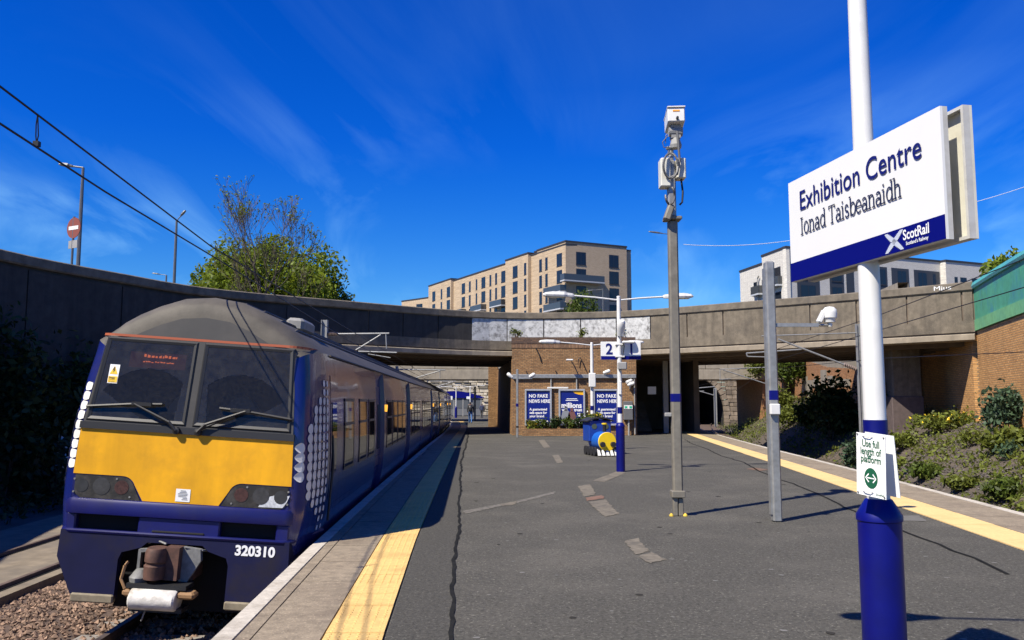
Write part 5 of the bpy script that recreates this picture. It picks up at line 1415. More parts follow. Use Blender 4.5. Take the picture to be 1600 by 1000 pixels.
# ------------------------------------------------------------------ paper notice boards strapped to the near column
def notice(corners, name, label, front=True):
    TL, TR, BL, BR = corners
    t = thing(name, label, 'notice', tuple(BL))
    u = (TR-TL); v_ = (TL-BL); n_ = u.cross(v_).normalized()
    q = MB(); q.loft([[BL - n_*.004, BR - n_*.004, TR - n_*.004, TL - n_*.004], [BL, BR, TR, TL]], True, True); q.build('board', 'sign_white', t)
    return t, BL, u, v_, n_
c_ = [at(1338, 675, 3.865), at(1383, 682, 3.75), at(1339, 771, 3.83), None]
c_[3] = c_[2] + (c_[1]-c_[0])
t1, o_, u_, v_, n_ = notice(c_, 'notice_board', 'small white notice saying use full length of platform on the near column')
w_ = u_.length; h_ = v_.length
FN = Matrix(((u_.x/w_, v_.x/h_, n_.x, o_.x+n_.x*.0015), (u_.y/w_, v_.y/h_, n_.y, o_.y+n_.y*.0015), (u_.z/w_, v_.z/h_, n_.z, o_.z+n_.z*.0015), (0, 0, 0, 1)))
for s_, vy, fr_, sz_ in (('Use full', .785, .60, .046), ('length of', .66, .72, .046), ('platform', .535, .70, .046), ('ScotRail', .035, .28, .014)):
    v, f = text_geo(s_, sz_, .0011 if sz_ > .02 else .0002); wt = max(p_[0] for p_ in v); off_ = .5 if vy > .1 else .80
    q = MB(); q.arr([FN @ Vector((w_*off_ + (p_[0]/wt-.5)*w_*fr_, h_*vy + p_[1], 0)) for p_ in v], f); q.build('lettering', 'safety_green', t1)
q = MB(); q.poly([FN @ Vector((w_*.5+w_*.23*math.cos(a_), h_*.29+h_*.165*math.sin(a_), 0)) for a_ in [2*math.pi*k/32 for k in range(32)]]); rnd = q.build('green_disc', 'safety_green', t1)
q = MB()
for P in ([(-.13, -.012), (.13, -.012), (.13, .012), (-.13, .012)],) + tuple([[(sg*.165, 0), (sg*.06, .085), (sg*.09, .10), (sg*.20, 0), (sg*.09, -.10), (sg*.06, -.085)] for sg in (-1, 1)]):
    q.poly([FN @ Vector((w_*.5+w_*x_*.95, h_*.29+h_*y_*.72, .0015)) for x_, y_ in P])
tag(q.build('double_arrow', 'white_print', rnd), kind='stuff')
for vy in (.972, .085):
    q = MB(); q.tube([FN @ Vector((w_*.22, h_*vy, .004)), FN @ Vector((w_*.3, h_*(vy-.02), .010)), FN @ Vector((w_*.48, h_*(vy-.025), .010)), FN @ Vector((w_*.58, h_*(vy-.005), .004))], .003, 6); q.build('strap', 'white_paint', t1)
q = MB()
for cu, cv in ((.05, .97), (.95, .97), (.05, .03), (.95, .03)): q.lathe([(.004, 0), (.004, .003), (0, .003)], 8, M=FN @ Matrix.Translation((w_*cu, h_*cv, 0)))
tag(q.build('screw', 'cable_grey', t1), kind='stuff')
cb = [at(1386, 677, 3.97), at(1391, 677, 4.07), at(1387, 779, 3.96), at(1397, 778, 4.05)]
p0 = Vector((PX, PY, 0)); nn_ = Vector((n_.x, n_.y, 0)).normalized()
shift = -nn_*.10
TL, TR, BL, BR = [v__ + shift for v__ in c_]
t2, *_r = notice([TL + nn_*.03, TR + nn_*.03, BL - nn_*.015, BR - nn_*.015], 'notice_board', 'rear white notice board strapped behind the use full length notice')

# ------------------------------------------------------------------ galvanised camera poles
def octpost(q, x, y, z0, z1, w_, d_=None):
    d_ = d_ or w_; q.bbox((x-w_/2, y-d_/2, z0), (x+w_/2, y+d_/2, z1), w_*.16)
P1 = gnd(1060, 806)
Hc = at(1055, 345, P1.y).z
cp_ = thing('camera_pole', 'tall galvanised camera pole with looped cables and a blue band', 'camera pole', (P1.x, P1.y, 0))
q = MB(); octpost(q, P1.x-.005, P1.y, .28, Hc, .138); q.build('shaft', 'dull_post', cp_)
q = MB(); q.bbox((P1.x-.075, P1.y-.05, 0), (P1.x-.01, P1.y+.05, .29), .01); q.bbox((P1.x+.0, P1.y-.04, 0), (P1.x+.07, P1.y+.04, .25), .01); q.bbox((P1.x-.1, P1.y-.09, .26), (P1.x+.09, P1.y+.09, .36), .01); q.build('hinge_base', 'dull_post', cp_)
for dx in (-.11, .09):
    q = MB(); q.lathe([(0, 0), (.032, .003), (.028, .02), (.012, .04), (0, .045)], 9, (P1.x+dx, P1.y-.05, 0)); q.build('foam_blob', mat('foam', (0.6, 0.42, 0.05), 0.8, var=.3, vscale=20), cp_)
q = MB(); octpost(q, P1.x-.005, P1.y, at(1058, 630, P1.y).z, at(1058, 613, P1.y).z, .144); q.build('band', 'column_blue', cp_)
q = MB(); z_ = at(1045, 648, P1.y).z; q.bbox((P1.x-.17, P1.y-.04, z_-.03), (P1.x-.07, P1.y+.03, z_+.03), .01); q.build('lock', 'plain_grey', cp_)
q = MB(); q.bbox((P1.x-.13, P1.y-.12, Hc), (P1.x+.12, P1.y+.12, Hc+.05), .01); q.build('flange', 'dull_post', cp_)
Hu = at(1053, 236, P1.y).z
q = MB(); octpost(q, P1.x-.01, P1.y, Hc+.05, Hu-.15, .12); q.lathe([(.045, Hu-.15), (.045, Hu+.02), (.07, Hu+.03), (.07, Hu+.06), (0, Hu+.06)], 12, (P1.x-.01, P1.y, 0)); q.build('upper_post', 'galvanised', cp_)
def boxpx(x0, y0, x1, y1, yc, dep, nm_, m, par=None):
    a, c = at(x0, y1, P1.y+yc), at(x1, y0, P1.y+yc); q = MB(); q.bbox((a.x, P1.y+yc, a.z), (c.x, P1.y+yc+dep, c.z), .015); return q.build(nm_, m, par or cp_)
boxpx(1033, 246, 1048, 291, -.12, .22, 'equipment_box', 'box_cream'); boxpx(1058, 246, 1072, 278, -.12, .2, 'equipment_box', 'box_cream')
a = at(1040, 320, P1.y-.1)
q = MB(); q.bbox((-.05, -.08, -.12), (.05, .08, .12), .02, Matrix.Translation(at(1045, 333, P1.y-.1)) @ Matrix.Rotation(R(20), 4, 'Y')); q.build('sensor', 'dull_post', cp_)
# looped cables
def loop(cx, cy, rx, ry, n=22, yc=-.17, r=.017, a0=0, a1=360):
    q = MB(); q.tube([at(cx+rx*math.cos(R(a0+(a1-a0)*k/n)), cy+ry*math.sin(R(a0+(a1-a0)*k/n)), P1.y+yc-.02*math.sin(k*.7)) for k in range(n+1)], r, 7); return q
loop(1048, 259, 11.5, 19.5).build('cable', 'cable_grey', cp_)
q = MB(); q.tube([at(1058, 205, P1.y-.16), at(1060, 225, P1.y-.17), at(1062, 250, P1.y-.17), at(1058, 272, P1.y-.17), at(1046, 278, P1.y-.16)], .019, 7); q.build('cable', 'cable_grey', cp_)
loop(1047, 305, 7, 14, a0=180, a1=-60).build('cable', 'cable_grey', cp_)
q = MB(); q.tube([at(1064, 278, P1.y-.05), at(1067, 300, P1.y-.08), at(1066, 316, P1.y-.08), at(1062, 320, P1.y-.05)], .015, 7); q.build('cable', 'cable_black', cp_)
q = MB(); q.tube([at(1043, 213, P1.y-.1), at(1035, 222, P1.y-.12), at(1037, 230, P1.y-.12), at(1050, 231, P1.y-.1), at(1058, 222, P1.y-.1)], .008, 6); q.tube([at(1053, 198, P1.y-.1), at(1040, 212, P1.y-.1), at(1040, 224, P1.y-.1)], .006, 6); q.build('cable', 'cable_grey', cp_)
# pan-tilt camera: housing seen end on, pointing away and to the left
hd_ = at(1055, 186, P1.y-.05)
M = Matrix.Translation(hd_) @ Matrix.Rotation(R(-4), 4, 'Z') @ Matrix.Rotation(R(-6), 4, 'X')
q = MB(); q.bbox((-.125, -.14, -.10), (.125, .30, .12), .012, M); ch = q.build('camera_housing', 'white_paint', cp_)
q = MB(); q.box((-.13, -.16, .12), (.13, .33, .135), M); q.build('sun_shield', 'white_paint', ch)
q = MB(); q.box((-.05, -.146, .055), (.05, -.141, .08), M); q.build('label', mat('label_orange', (0.75, 0.30, 0.03), 0.5), ch)
q = MB(); q.box((-.07, -.05, -.30), (.07, .09, -.10), Matrix.Translation(hd_)); q.tube([hd_+Vector((-.10, 0, -.20)), hd_+Vector((.10, 0, -.20))], .07, 12); q.lathe([(.08, -.45), (.09, -.40), (.06, -.30), (0, -.3)], 12, tuple(hd_)); q.build('pan_tilt_head', 'plain_grey', ch)
q = MB(); q.lathe([(0, 0), (.02, 0), (.02, .05), (0, .05)], 8, M=M @ Matrix.Translation((.01, -.14, -.06)) @ Matrix.Rotation(R(90), 4, 'X')); q.build('cable_gland', 'cable_black', ch)

P2 = gnd(1213, 815)
cp2 = thing('camera_pole', 'shorter galvanised square pole with a dome camera on its side arm', 'camera pole', (P2.x, P2.y, 0))
Ht = at(1204, 409, P2.y).z
q = MB(); octpost(q, P2.x+.005, P2.y, 0, Ht, .125, .14); q.build('shaft', 'galvanised', cp2)
q = MB(); q.box((P2.x-.078, P2.y-.05, .1), (P2.x-.058, P2.y+.05, Ht-.1)); q.build('channel', 'galvanised', cp2)
q = MB(); octpost(q, P2.x+.005, P2.y, at(1208, 627, P2.y).z, at(1208, 608, P2.y).z, .131, .146); q.build('band', 'column_blue', cp2)
a, c = at(1204, 648, P2.y-.13), at(1219, 631, P2.y-.13); q = MB(); q.bbox((a.x, P2.y-.14, a.z), (c.x, P2.y-.071, c.z), .012); q.build('switch_box', 'white_paint', cp2)
za = at(1250, 508, P2.y).z
q = MB(); q.box((P2.x+.07, P2.y-.03, za-.025), (at(1278, 508, P2.y).x, P2.y+.03, za+.025)); q.tube([(at(1278, 508, P2.y).x, P2.y, za), (at(1300, 508, P2.y).x, P2.y, za)], .02, 8); q.build('arm', 'galvanised', cp2)
dx_ = at(1297, 508, P2.y).x
q = MB(); q.lathe([(0, -.02), (.03, -.02), (.035, .03), (.07, .04), (.075, .08), (.095, .10), (.10, .17), (.095, .21), (.06, .25), (0, .262)], 18, (dx_, P2.y, za)); q.build('dome_camera', 'white_paint', cp2, smooth=True)
q = MB(); q.bbox((-.035, -.05, -.10), (.03, .05, .10), .015, Matrix.Translation((dx_-.11, P2.y, za+.12)) @ Matrix.Rotation(R(28), 4, 'Y')); q.build('lamp_unit', 'white_paint', cp2)

P3 = gnd(810, 684)
cp3 = thing('camera_pole', 'slim grey camera pole standing at the left corner of the brick building', 'camera pole', (P3.x, P3.y, 0))
q = MB(); octpost(q, P3.x-.05, P3.y, 0, at(809, 577, P3.y).z, .11); q.build('shaft', 'galvanised', cp3)
q = MB(); octpost(q, P3.x-.05, P3.y, at(809, 636, P3.y).z, at(809, 630, P3.y).z, .116); q.build('band', 'column_blue', cp3)
q = MB(); octpost(q, P3.x-.05, P3.y, at(809, 669, P3.y).z, at(809, 665, P3.y).z, .116); q.build('lower_band', 'cable_black', cp3)
za = at(815, 591, P3.y).z
q = MB(); q.bbox((at(800, 591, P3.y).x, P3.y-.04, za-.04), (at(832, 591, P3.y).x, P3.y+.04, za+.04), .01); q.build('arm', 'galvanised', cp3)
for x_ in (797, 831):
    q = MB(); p_ = at(x_, 587, P3.y); q.lathe([(0, -.14), (.07, -.13), (.09, 0), (.09, .12), (.05, .17), (0, .18)], 12, M=Matrix.Translation(p_) @ Matrix.Rotation(R(60 if x_ > 810 else -50), 4, 'Y')); q.build('camera_housing', 'white_paint', cp3, smooth=True)

# ------------------------------------------------------------------ toy locomotive planter
LP = gnd(941, 713); LX, LY = LP.x, LP.y
tl = thing('toy_locomotive', 'blue toy steam locomotive planter with yellow front beside the lamp column', 'planter', (LX+.12, LY, 0), (0, 0, R(13)))
ML = WMAT[tl.name]
def lb(q, nm_, m, par=None, smooth=None): return q.build(nm_, m, par or tl, smooth=smooth, local=True)
mat('toy_blue', (0.010, 0.10, 0.42), 0.4, var=.1); mat('toy_navy', (0.010, 0.045, 0.26), 0.4, var=.1); mat('toy_yellow', (0.82, 0.56, 0.01), 0.45, var=.05); mat('toy_black', (0.02, 0.02, 0.022), 0.5)
My = lambda x, y, z: Matrix(((1,0,0,x),(0,0,1,y),(0,1,0,z),(0,0,0,1)))
q = MB(); q.lathe([(0, 0), (.27, 0), (.29, .02), (.29, .95), (0, .95)], 26, M=My(.03, .0, .44)); lb(q, 'boiler', 'toy_blue', smooth=True)
q = MB(); q.lathe([(0, 0), (.275, 0), (.285, .015), (.285, .03), (0, .03)], 30, M=My(.03, -.035, .44)); fc = lb(q, 'front_disc', 'toy_yellow', smooth=True)
q = MB(); q.bbox((-.33, .62, .42), (.39, 1.25, 1.06), .02); cabb = lb(q, 'cab', 'toy_navy')
q = MB(); rings = []
for y_ in (.56, 1.34): rings.append([(.03+x_, y_, z_) for x_, z_ in ((-.44, 1.03), (-.2, 1.11), (0, 1.135), (.2, 1.11), (.44, 1.03), (.44, 1.06), (.2, 1.15), (0, 1.175), (-.2, 1.15), (-.44, 1.06))])
q.loft(rings, True, True); lb(q, 'cab_roof', 'toy_black', cabb)
for x_ in (-.16, .22):
    q = MB(); q.lathe([(0, 0), (.085, 0), (.085, .02), (0, .02)], 18, M=My(x_, .61, .88)); lb(q, 'porthole', mat('hole_green', (0.06, 0.08, 0.05), 0.8), cabb)
q = MB(); q.lathe([(.055, .70), (.055, .93), (.06, .94), (0, .94)], 16, (.03, .22, 0)); ch_ = lb(q, 'chimney', 'toy_black', smooth=True)
q = MB(); q.lathe([(.05, .93), (.085, .96), (.085, .99), (0, 1.0)], 16, (.03, .22, 0)); lb(q, 'chimney_cap', 'toy_yellow', ch_, smooth=True)
for x_ in (-.135, .20):
    q = MB(); q.lathe([(0, 0), (.075, 0), (.08, .02), (.08, .10), (0, .10)], 16, M=My(x_, -.14, .36)); lb(q, 'buffer', 'toy_black', smooth=True)
q = MB(); q.prism([(-.02, .06), (-.02, .24), (1.25, .24), (1.25, .06)], -.26, .32, Matrix(((0,0,1,0),(1,0,0,0),(0,1,0,0),(0,0,0,1)))); lb(q, 'chassis', 'toy_black')
for k in range(5):
    q = MB(); x0 = -.30+k*.135; q.loft([[(x0, -.14, .03), (x0+.10, -.14, .03), (x0+.08, .0, .22), (x0+.02, .0, .22)], [(x0, -.11, .03), (x0+.10, -.11, .03), (x0+.08, .03, .22), (x0+.02, .03, .22)]], True, True); lb(q, 'cowcatcher_bar', 'white_paint')
for sg in (-1, 1):
    for k in range(4):
        q = MB(); q.lathe([(0, 0), (.13, 0), (.14, .02), (.14, .07), (.05, .075), (0, .075)], 16, M=Matrix(((0,0,sg,.03+sg*.31),(1,0,0,.12+k*.29),(0,1,0,.14),(0,0,0,1)))); lb(q, 'wheel', 'toy_black')

# ------------------------------------------------------------------ waiting shelter far down the platform
SH = thing('waiting_shelter', 'glazed waiting shelter with a curved blue roof far down the platform', 'shelter', (-7.2, 105, 0))
sx0, sx1 = at(668, 640, 105).x, at(752, 640, 105).x
q = MB(); rings = []
for k in range(13):
    t_ = k/12; x_ = sx0-.3+(sx1-sx0+.6)*t_; z_ = 2.25+.75*math.sin(math.pi*t_)
    rings.append([(x_, 104, z_), (x_, 107.5, z_), (x_, 107.5, z_+.12), (x_, 104, z_+.12)])
q.loft(rings, True, True); rf = q.build('roof', 'sign_blue', SH)
q = MB(); q.poly([(sx0-.3+(sx1-sx0+.6)*k/12, 103.97, 2.25+.75*math.sin(math.pi*k/12)) for k in range(13)]); q.build('gable', 'sign_blue', rf)
q = MB(); p_ = at(732, 621.5, 103.9); q.box((p_.x-.25, 103.85, p_.z-.16), (p_.x+.25, 103.9, p_.z+.16)); q.build('sign_plate', 'sign_white', SH)
n_ = 6
for k in range(n_+1):
    q = MB(); x_ = sx0+(sx1-sx0)*k/n_; q.box((x_-.06, 104.1, 0), (x_+.06, 104.2, 2.35+.6*math.sin(math.pi*k/n_))); q.build('post', 'plain_grey', SH)
    if k < n_:
        q = MB(); x2 = sx0+(sx1-sx0)*(k+1)/n_; q.box((x_+.07, 104.13, 1.0), (x2-.07, 104.16, 2.25)); q.build('pane', mat('shelter_glass', (0.10, 0.11, 0.12), 0.1), SH)
        q = MB(); q.box((x_+.07, 104.12, .08), (x2-.07, 104.17, .95)); q.build('lower_panel', mat('panel_grey', (0.13, 0.135, 0.14), 0.6), SH)
q = MB(); q.box((sx0, 107.2, 0), (sx1, 107.3, 2.3)); q.build('back_wall', 'panel_grey', SH)
# more lamp columns beyond the bridge
def plain_col(px_, Y, ytop, label, m='white_paint', w_=.055, base=True, arm=True):
    x_ = at(px_, 640, Y).x; z_ = at(px_, ytop, Y).z
    t = thing('lamp_column', label, 'lamp column', (x_, Y, 0), group='lamp columns beyond the bridge')
    q = MB(); q.tube([(x_, Y, 0), (x_, Y, z_)], w_, 8); q.build('shaft', m, t)
    if base: q = MB(); q.lathe([(.14, 0), (.14, 1.1), (.08, 1.25)], 12, (x_, Y, 0)); q.build('base', 'column_blue', t)
    if arm:
        for sg in (-1, 1):
            q = MB(); q.tube([(x_, Y, z_-.1), (x_+sg*1.0, Y, z_+.05), (x_+sg*1.7, Y, z_+.06)], [.02, .02, .05], 6); q.build('arm', m, t)
plain_col(712.5, 92, 605, 'white lamp column with blue foot near the waiting shelter')
plain_col(734.5, 98, 603, 'thin white lamp column in front of the shelter roof', base=False)
plain_col(742, 75, 604, 'dark lamp column beside the two walking people', 'cable_grey', .09, False, False)
plain_col(686, 112, 604, 'farthest white lamp column behind the shelter, nearest the stone wall')
nt_ = tag(MB().bbox((at(701, 625, 96).x, 96, at(701, 625, 96).z), (at(707, 625, 96).x, 96.06, at(701, 619, 96).z), .005).build('platform_sign', 'sign_white'), 'small white platform sign left of the shelter roof', 'sign')

# ------------------------------------------------------------------ people walking away
def person(x, y, H, heading, label, top, legs, hair, bag, stride=.32, bagside=0):
    t = thing('person', label, 'person', (x, y, 0), (0, 0, heading))
    k = H/1.75
    V = []; E_ = []; Rr = []
    def vtx(p_, r): V.append(Vector(p_)*k); Rr.append(r*k); return len(V)-1
    pel = vtx((0, 0, .95), (.15)); bel = vtx((0, 0, 1.10), .145); che = vtx((0, .01, 1.30), .165); nck = vtx((0, .01, 1.47), .075); hd = vtx((0, .02, 1.56), .085); crown = vtx((0, .01, 1.68), .085)
    E_ += [(pel, bel), (bel, che), (che, nck), (nck, hd), (hd, crown)]
    for sg, st in ((-1, stride), (1, -stride)):
        hip = vtx((sg*.09, 0, .88), .10); kn = vtx((sg*.09, st*.35+.04, .48), .065); an = vtx((sg*.09, st*.75-.03, .10), .045); toe = vtx((sg*.10, st*.75+.13, .035), .036)
        E_ += [(pel, hip), (hip, kn), (kn, an), (an, toe)]
        sh = vtx((sg*.18, .01, 1.40), .075); el = vtx((sg*.235, -st*.25-.03, 1.13), .05); wr = vtx((sg*.22, -st*.45+.06, .90), .036); ha = vtx((sg*.215, -st*.5+.09, .82), .032)
        E_ += [(che, sh), (sh, el), (el, wr), (wr, ha)]
    me = bpy.data.meshes.new('body'); me.from_pydata(V, E_, []); o = bpy.data.objects.new('body_src', me); COL.objects.link(o)
    md = o.modifiers.new('s', 'SKIN'); md.use_smooth_shade = True
    for i, sv in enumerate(me.skin_vertices[0].data): sv.radius = (Rr[i], Rr[i]*(.8 if i in (pel, bel, che) else 1)); 
    me.skin_vertices[0].data[0].use_root = True
    o.modifiers.new('d', 'SUBSURF').levels = 2
    dg = bpy.context.evaluated_depsgraph_get(); ev = o.evaluated_get(dg); m2 = bpy.data.meshes.new_from_object(ev)
    bpy.data.objects.remove(o)
    for mm in (top, legs, 'skin', hair, 'toy_black'): m2.materials.append(MATS[mm])
    for pl in m2.polygons:
        c = pl.center/k
        if c.z > 1.62 or (c.z > 1.5 and c.y < .03): i = 3
        elif c.z > 1.46: i = 2
        elif c.z < .09: i = 4
        elif abs(c.x) > .17 and c.z < .88: i = 2
        elif c.z < .93 and abs(c.x) < .19: i = 1
        else: i = 0
        pl.material_index = i; pl.use_smooth = True
    ob = bpy.data.objects.new('body', m2); COL.objects.link(ob); ob.parent = t
    if bag == 'rucksack':
        q = MB(); rings = []
        for z_, w2, d2 in ((.98, .10, .07), (1.02, .15, .12), (1.2, .165, .14), (1.36, .14, .10), (1.42, .08, .05)):
            rings.append([(k*w2*math.cos(a_), k*(-.13-d2*.6+d2*math.sin(a_)), k*z_) for a_ in [2*math.pi*j/12 for j in range(12)]])
        q.loft(rings, True, True); q.build('rucksack', 'toy_black', t, smooth=True, local=True)
    else:
        q = MB(); rings = []
        for z_, w2, d2 in ((.72, .14, .05), (.75, .17, .07), (.92, .17, .07), (.98, .13, .05)):
            rings.append([(k*(.26+d2*math.cos(a_)), k*(-.02+w2*math.sin(a_)), k*z_) for a_ in [2*math.pi*j/12 for j in range(12)]])
        q.loft(rings, True, True); q.tube([(k*.26, -.08*k, .97*k), (k*.1, -.1*k, 1.25*k), (-k*.12, -.05*k, 1.47*k)], .018, 6); q.build('shoulder_bag', 'toy_black', t, smooth=True, local=True)
mat('skin', (0.45, 0.27, 0.19), 0.6); mat('hair_dark', (0.03, 0.022, 0.018), 0.6); mat('coat_black', (0.018, 0.018, 0.02), 0.7); mat('jeans', (0.05, 0.13, 0.32), 0.8, var=.15); mat('coat_navy', (0.02, 0.03, 0.08), 0.7); mat('trousers', (0.02, 0.022, 0.03), 0.7)
g1 = gnd(735, 662); g2 = gnd(753, 653.5)
person(g1.x, g1.y, 1.78, R(2), 'person in black top and blue jeans with a black rucksack walking away', 'coat_black', 'jeans', 'hair_dark', 'rucksack', .34)
person(g2.x, g2.y, 1.66, R(-4), 'person in dark clothes with a shoulder bag, farther off by the stone wall', 'coat_navy', 'trousers', 'hair_dark', 'bag', .26)
# ================================================================== BUILDINGS BEHIND THE BRIDGE
brick_mat('tan_brick', (0.50, 0.385, 0.26), (0.43, 0.325, 0.21), (0.38, 0.29, 0.20), bw=.45, bh=.15, stain=.12, stain_col=(.3, .2, .12), ms=.02)
brick_mat('pale_brick', (0.66, 0.63, 0.56), (0.58, 0.55, 0.49), (0.46, 0.43, 0.38), bw=.45, bh=.15, stain=.12, stain_col=(.4, .38, .35), ms=.02)
mat('window_frame', (0.022, 0.026, 0.035), 0.5)
mat('window_glass', (0.012, 0.016, 0.024), 0.08, spec=0.5)
mat('dark_cladding', (0.035, 0.040, 0.050), 0.55, var=.1)
mat('roof_edge', (0.03, 0.03, 0.035), 0.6)
mat('balcony_glass', (0.05, 0.055, 0.06), 0.15, spec=.7)
class Facade:
    """a vertical wall seen from outside, u runs to the right along it"""
    def __init__(s, a, b): s.a = Vector((*a, 0)); s.b = Vector((*b, 0)); s.t = (s.b-s.a).normalized(); s.n = Vector((s.t.y, -s.t.x, 0)); s.len = (s.b-s.a).length
    def u(s, px):
        k = (px-800)/ (FPX*_c - 0)      # plan ray X = k' * Y (pitch correction below)
        # exact: the ray through px at the height of the facade top
        best = None
        k = (px-800)/FPX*s.kf
        den = s.t.x - k*s.t.y
        return (k*s.a.y - s.a.x)/den
    kf = 1.0
    def P(s, u, z, o=0): return s.a + s.t*u + s.n*o + Vector((0, 0, z))
    def slab(s, q, u0, u1, z0, z1, o0, o1):
        A = [s.P(u0, z0, o0), s.P(u1, z0, o0), s.P(u1, z1, o0), s.P(u0, z1, o0)]; B = [s.P(u0, z0, o1), s.P(u1, z0, o1), s.P(u1, z1, o1), s.P(u0, z1, o1)]
        q.loft([A, B], True, True); return q
    def window(s, par, u0, u1, z0, z1, mull=0):
        q = MB(); f_ = .09
        s.slab(q, u0, u1, z0, z1, -.3, .012)
        w_ = q.build('window', 'window_frame', par)
        n_ = mull+1; ww = (u1-u0-f_*(n_+1))/n_
        for k in range(n_):
            ua = u0+f_+k*(ww+f_)
            q = MB(); s.slab(q, ua, ua+ww, z0+f_, z1-f_, .0, .022); q.build('pane', 'window_glass', w_)
        q = MB(); s.slab(q, u0-.03, u1+.03, z0-.12, z0-.005, -.1, .07); q.build('sill', 'roof_edge', w_)
    def balcony(s, par, u0, u1, z, dep=1.3):
        q = MB(); s.slab(q, u0, u1, z-.22, z, .0, dep); bl = q.build('balcony', mat('balcony_slab', (0.42, 0.44, 0.46), 0.6), par)
        q = MB(); s.slab(q, u0, u1, z+.02, z+1.1, dep-.06, dep-.02); s.slab(q, u0, u0+.04, z+.02, z+1.1, .02, dep-.06); s.slab(q, u1-.04, u1, z+.02, z+1.1, .02, dep-.06); q.build('railing', 'balcony_glass', bl)

# ---- tan apartment block
tb = thing('apartment_block', 'tan brick apartment block with tall dark windows behind the bridge', 'building', (5, 170, 0))
TA, TBc, TD = (-19.6, 201.0), (9.5, 145.0), (21.0, 150.6)
ZR = 30.0
FL = Facade(TA, TBc); FR = Facade(TBc, TD)
Facade.kf = 1.0/_c * 1.0
# the ray's plan slope depends a little on height: use the slope at window height
def kslope(y): return 1.0/(_c - (500-y)/FPX*_s)
Facade.kf = kslope(430)
def block(parent, F, u0, u1, z1, o, m, dep=14, nm_='wall'):
    q = MB(); q.loft([[F.P(u0, 0, o), F.P(u1, 0, o), F.P(u1, 0, -dep), F.P(u0, 0, -dep)], [F.P(u0, z1, o), F.P(u1, z1, o), F.P(u1, z1, -dep), F.P(u0, z1, -dep)]], False, True)
    w_ = q.build(nm_, m, parent, uvfun=lambda c: (c[0]*.9+c[1]*.5, c[2]))
    q = MB(); q.loft([[F.P(u0-.08, z1, o+.1), F.P(u1+.08, z1, o+.1), F.P(u1+.08, z1, -dep), F.P(u0-.08, z1, -dep)], [F.P(u0-.08, z1+.28, o+.1), F.P(u1+.08, z1+.28, o+.1), F.P(u1+.08, z1+.28, -dep), F.P(u0-.08, z1+.28, -dep)]], True, True)
    q.build('roof_edge', 'roof_edge', w_)
    return w_
zx = lambda zz: 620 + zz*.2375
uA = [FL.u(zx(v)) for v in (225, 375, 735, 885)]
block(tb, FL, 0, FL.len, ZR-.55, 0, 'tan_brick')
block(tb, FL, uA[0]*.5, uA[1], ZR-.15, .7, 'tan_brick', 6, 'projecting_bay'); block(tb, FL, uA[2], uA[3], ZR-.15, .7, 'tan_brick', 6, 'projecting_bay')
block(tb, FL, FL.u(zx(925)), FL.len+.02, ZR+.0, .05, 'tan_brick', 8, 'corner_bay')
q = MB(); q.loft([[FR.P(0, 0, .02), FR.P(FR.len, 0, .02), FR.P(FR.len, 0, -12), FR.P(0, 0, -12)], [FR.P(0, ZR, .02), FR.P(FR.len, ZR, .02), FR.P(FR.len, ZR, -12), FR.P(0, ZR, -12)]], False, True); q.build('end_wall', 'tan_brick', tb, uvfun=lambda c: (c[0]*.9+c[1]*.5, c[2]))
q = MB(); q.loft([[FR.P(-.1, ZR, .12), FR.P(FR.len+.1, ZR, .12), FR.P(FR.len+.1, ZR, -12), FR.P(-.1, ZR, -12)], [FR.P(-.1, ZR+.28, .12), FR.P(FR.len+.1, ZR+.28, .12), FR.P(FR.len+.1, ZR+.28, -12), FR.P(-.1, ZR+.28, -12)]], True, True); q.build('roof_edge', 'roof_edge', tb)
cols = [(235, 255, 1, .7), (290, 300, 0, .7), (330, 352, 1, .7), (428, 450, 1, 0), (475, 487, 0, 0), (520, 530, 0, 0), (557, 583, 1, 0), (610, 622, 0, 0), (647, 660, 0, 0), (687, 715, 1, 0), (763, 795, 1, .7), (837, 852, 0, .7), (937, 955, 0, .05), (977, 993, 0, .05), (1052, 1088, 1, .05)]
class FOff(Facade):
    def __init__(s, F, o): s.a = F.a + F.n*o; s.b = F.b + F.n*o; s.t = F.t; s.n = F.n; s.len = F.len
F7, F0, F05 = FOff(FL, .7), FL, FOff(FL, .05)
for z0, z1, mull, o in cols:
    F = F7 if o == .7 else F05 if o == .05 else F0
    u0, u1 = F.u(zx(z0)), F.u(zx(z1))
    for fl_ in range(6):
        zt_ = ZR-1.75-fl_*3.05
        if zt_ < 13: break
        F.window(tb, u0, u1, zt_-2.25, zt_, mull)
for (za, zb, fls) in ((388, 458, (2, 3, 4)), (517, 590, (2, 3, 4)), (645, 722, (2, 3, 4)), (1003, 1115, (2, 3, 4))):
    F = F05 if za > 900 else F0
    for fl_ in fls: F.balcony(tb, F.u(zx(za)), F.u(zx(zb)), ZR-1.75-fl_*3.05-.9+1.55-1.6)
for z0, z1 in ((1180, 1245), (1397, 1460)):
    FRo = FOff(FR, .02); u0, u1 = FRo.u(zx(z0)), FRo.u(zx(z1))
    for fl_ in range(5): FRo.window(tb, u0, u1, ZR-1.6-fl_*3.05-2.3, ZR-1.6-fl_*3.05, 1)
FRo.balcony(tb, -1.2, FRo.u(zx(1338)), ZR-1.6-3.05-2.35, 1.5)
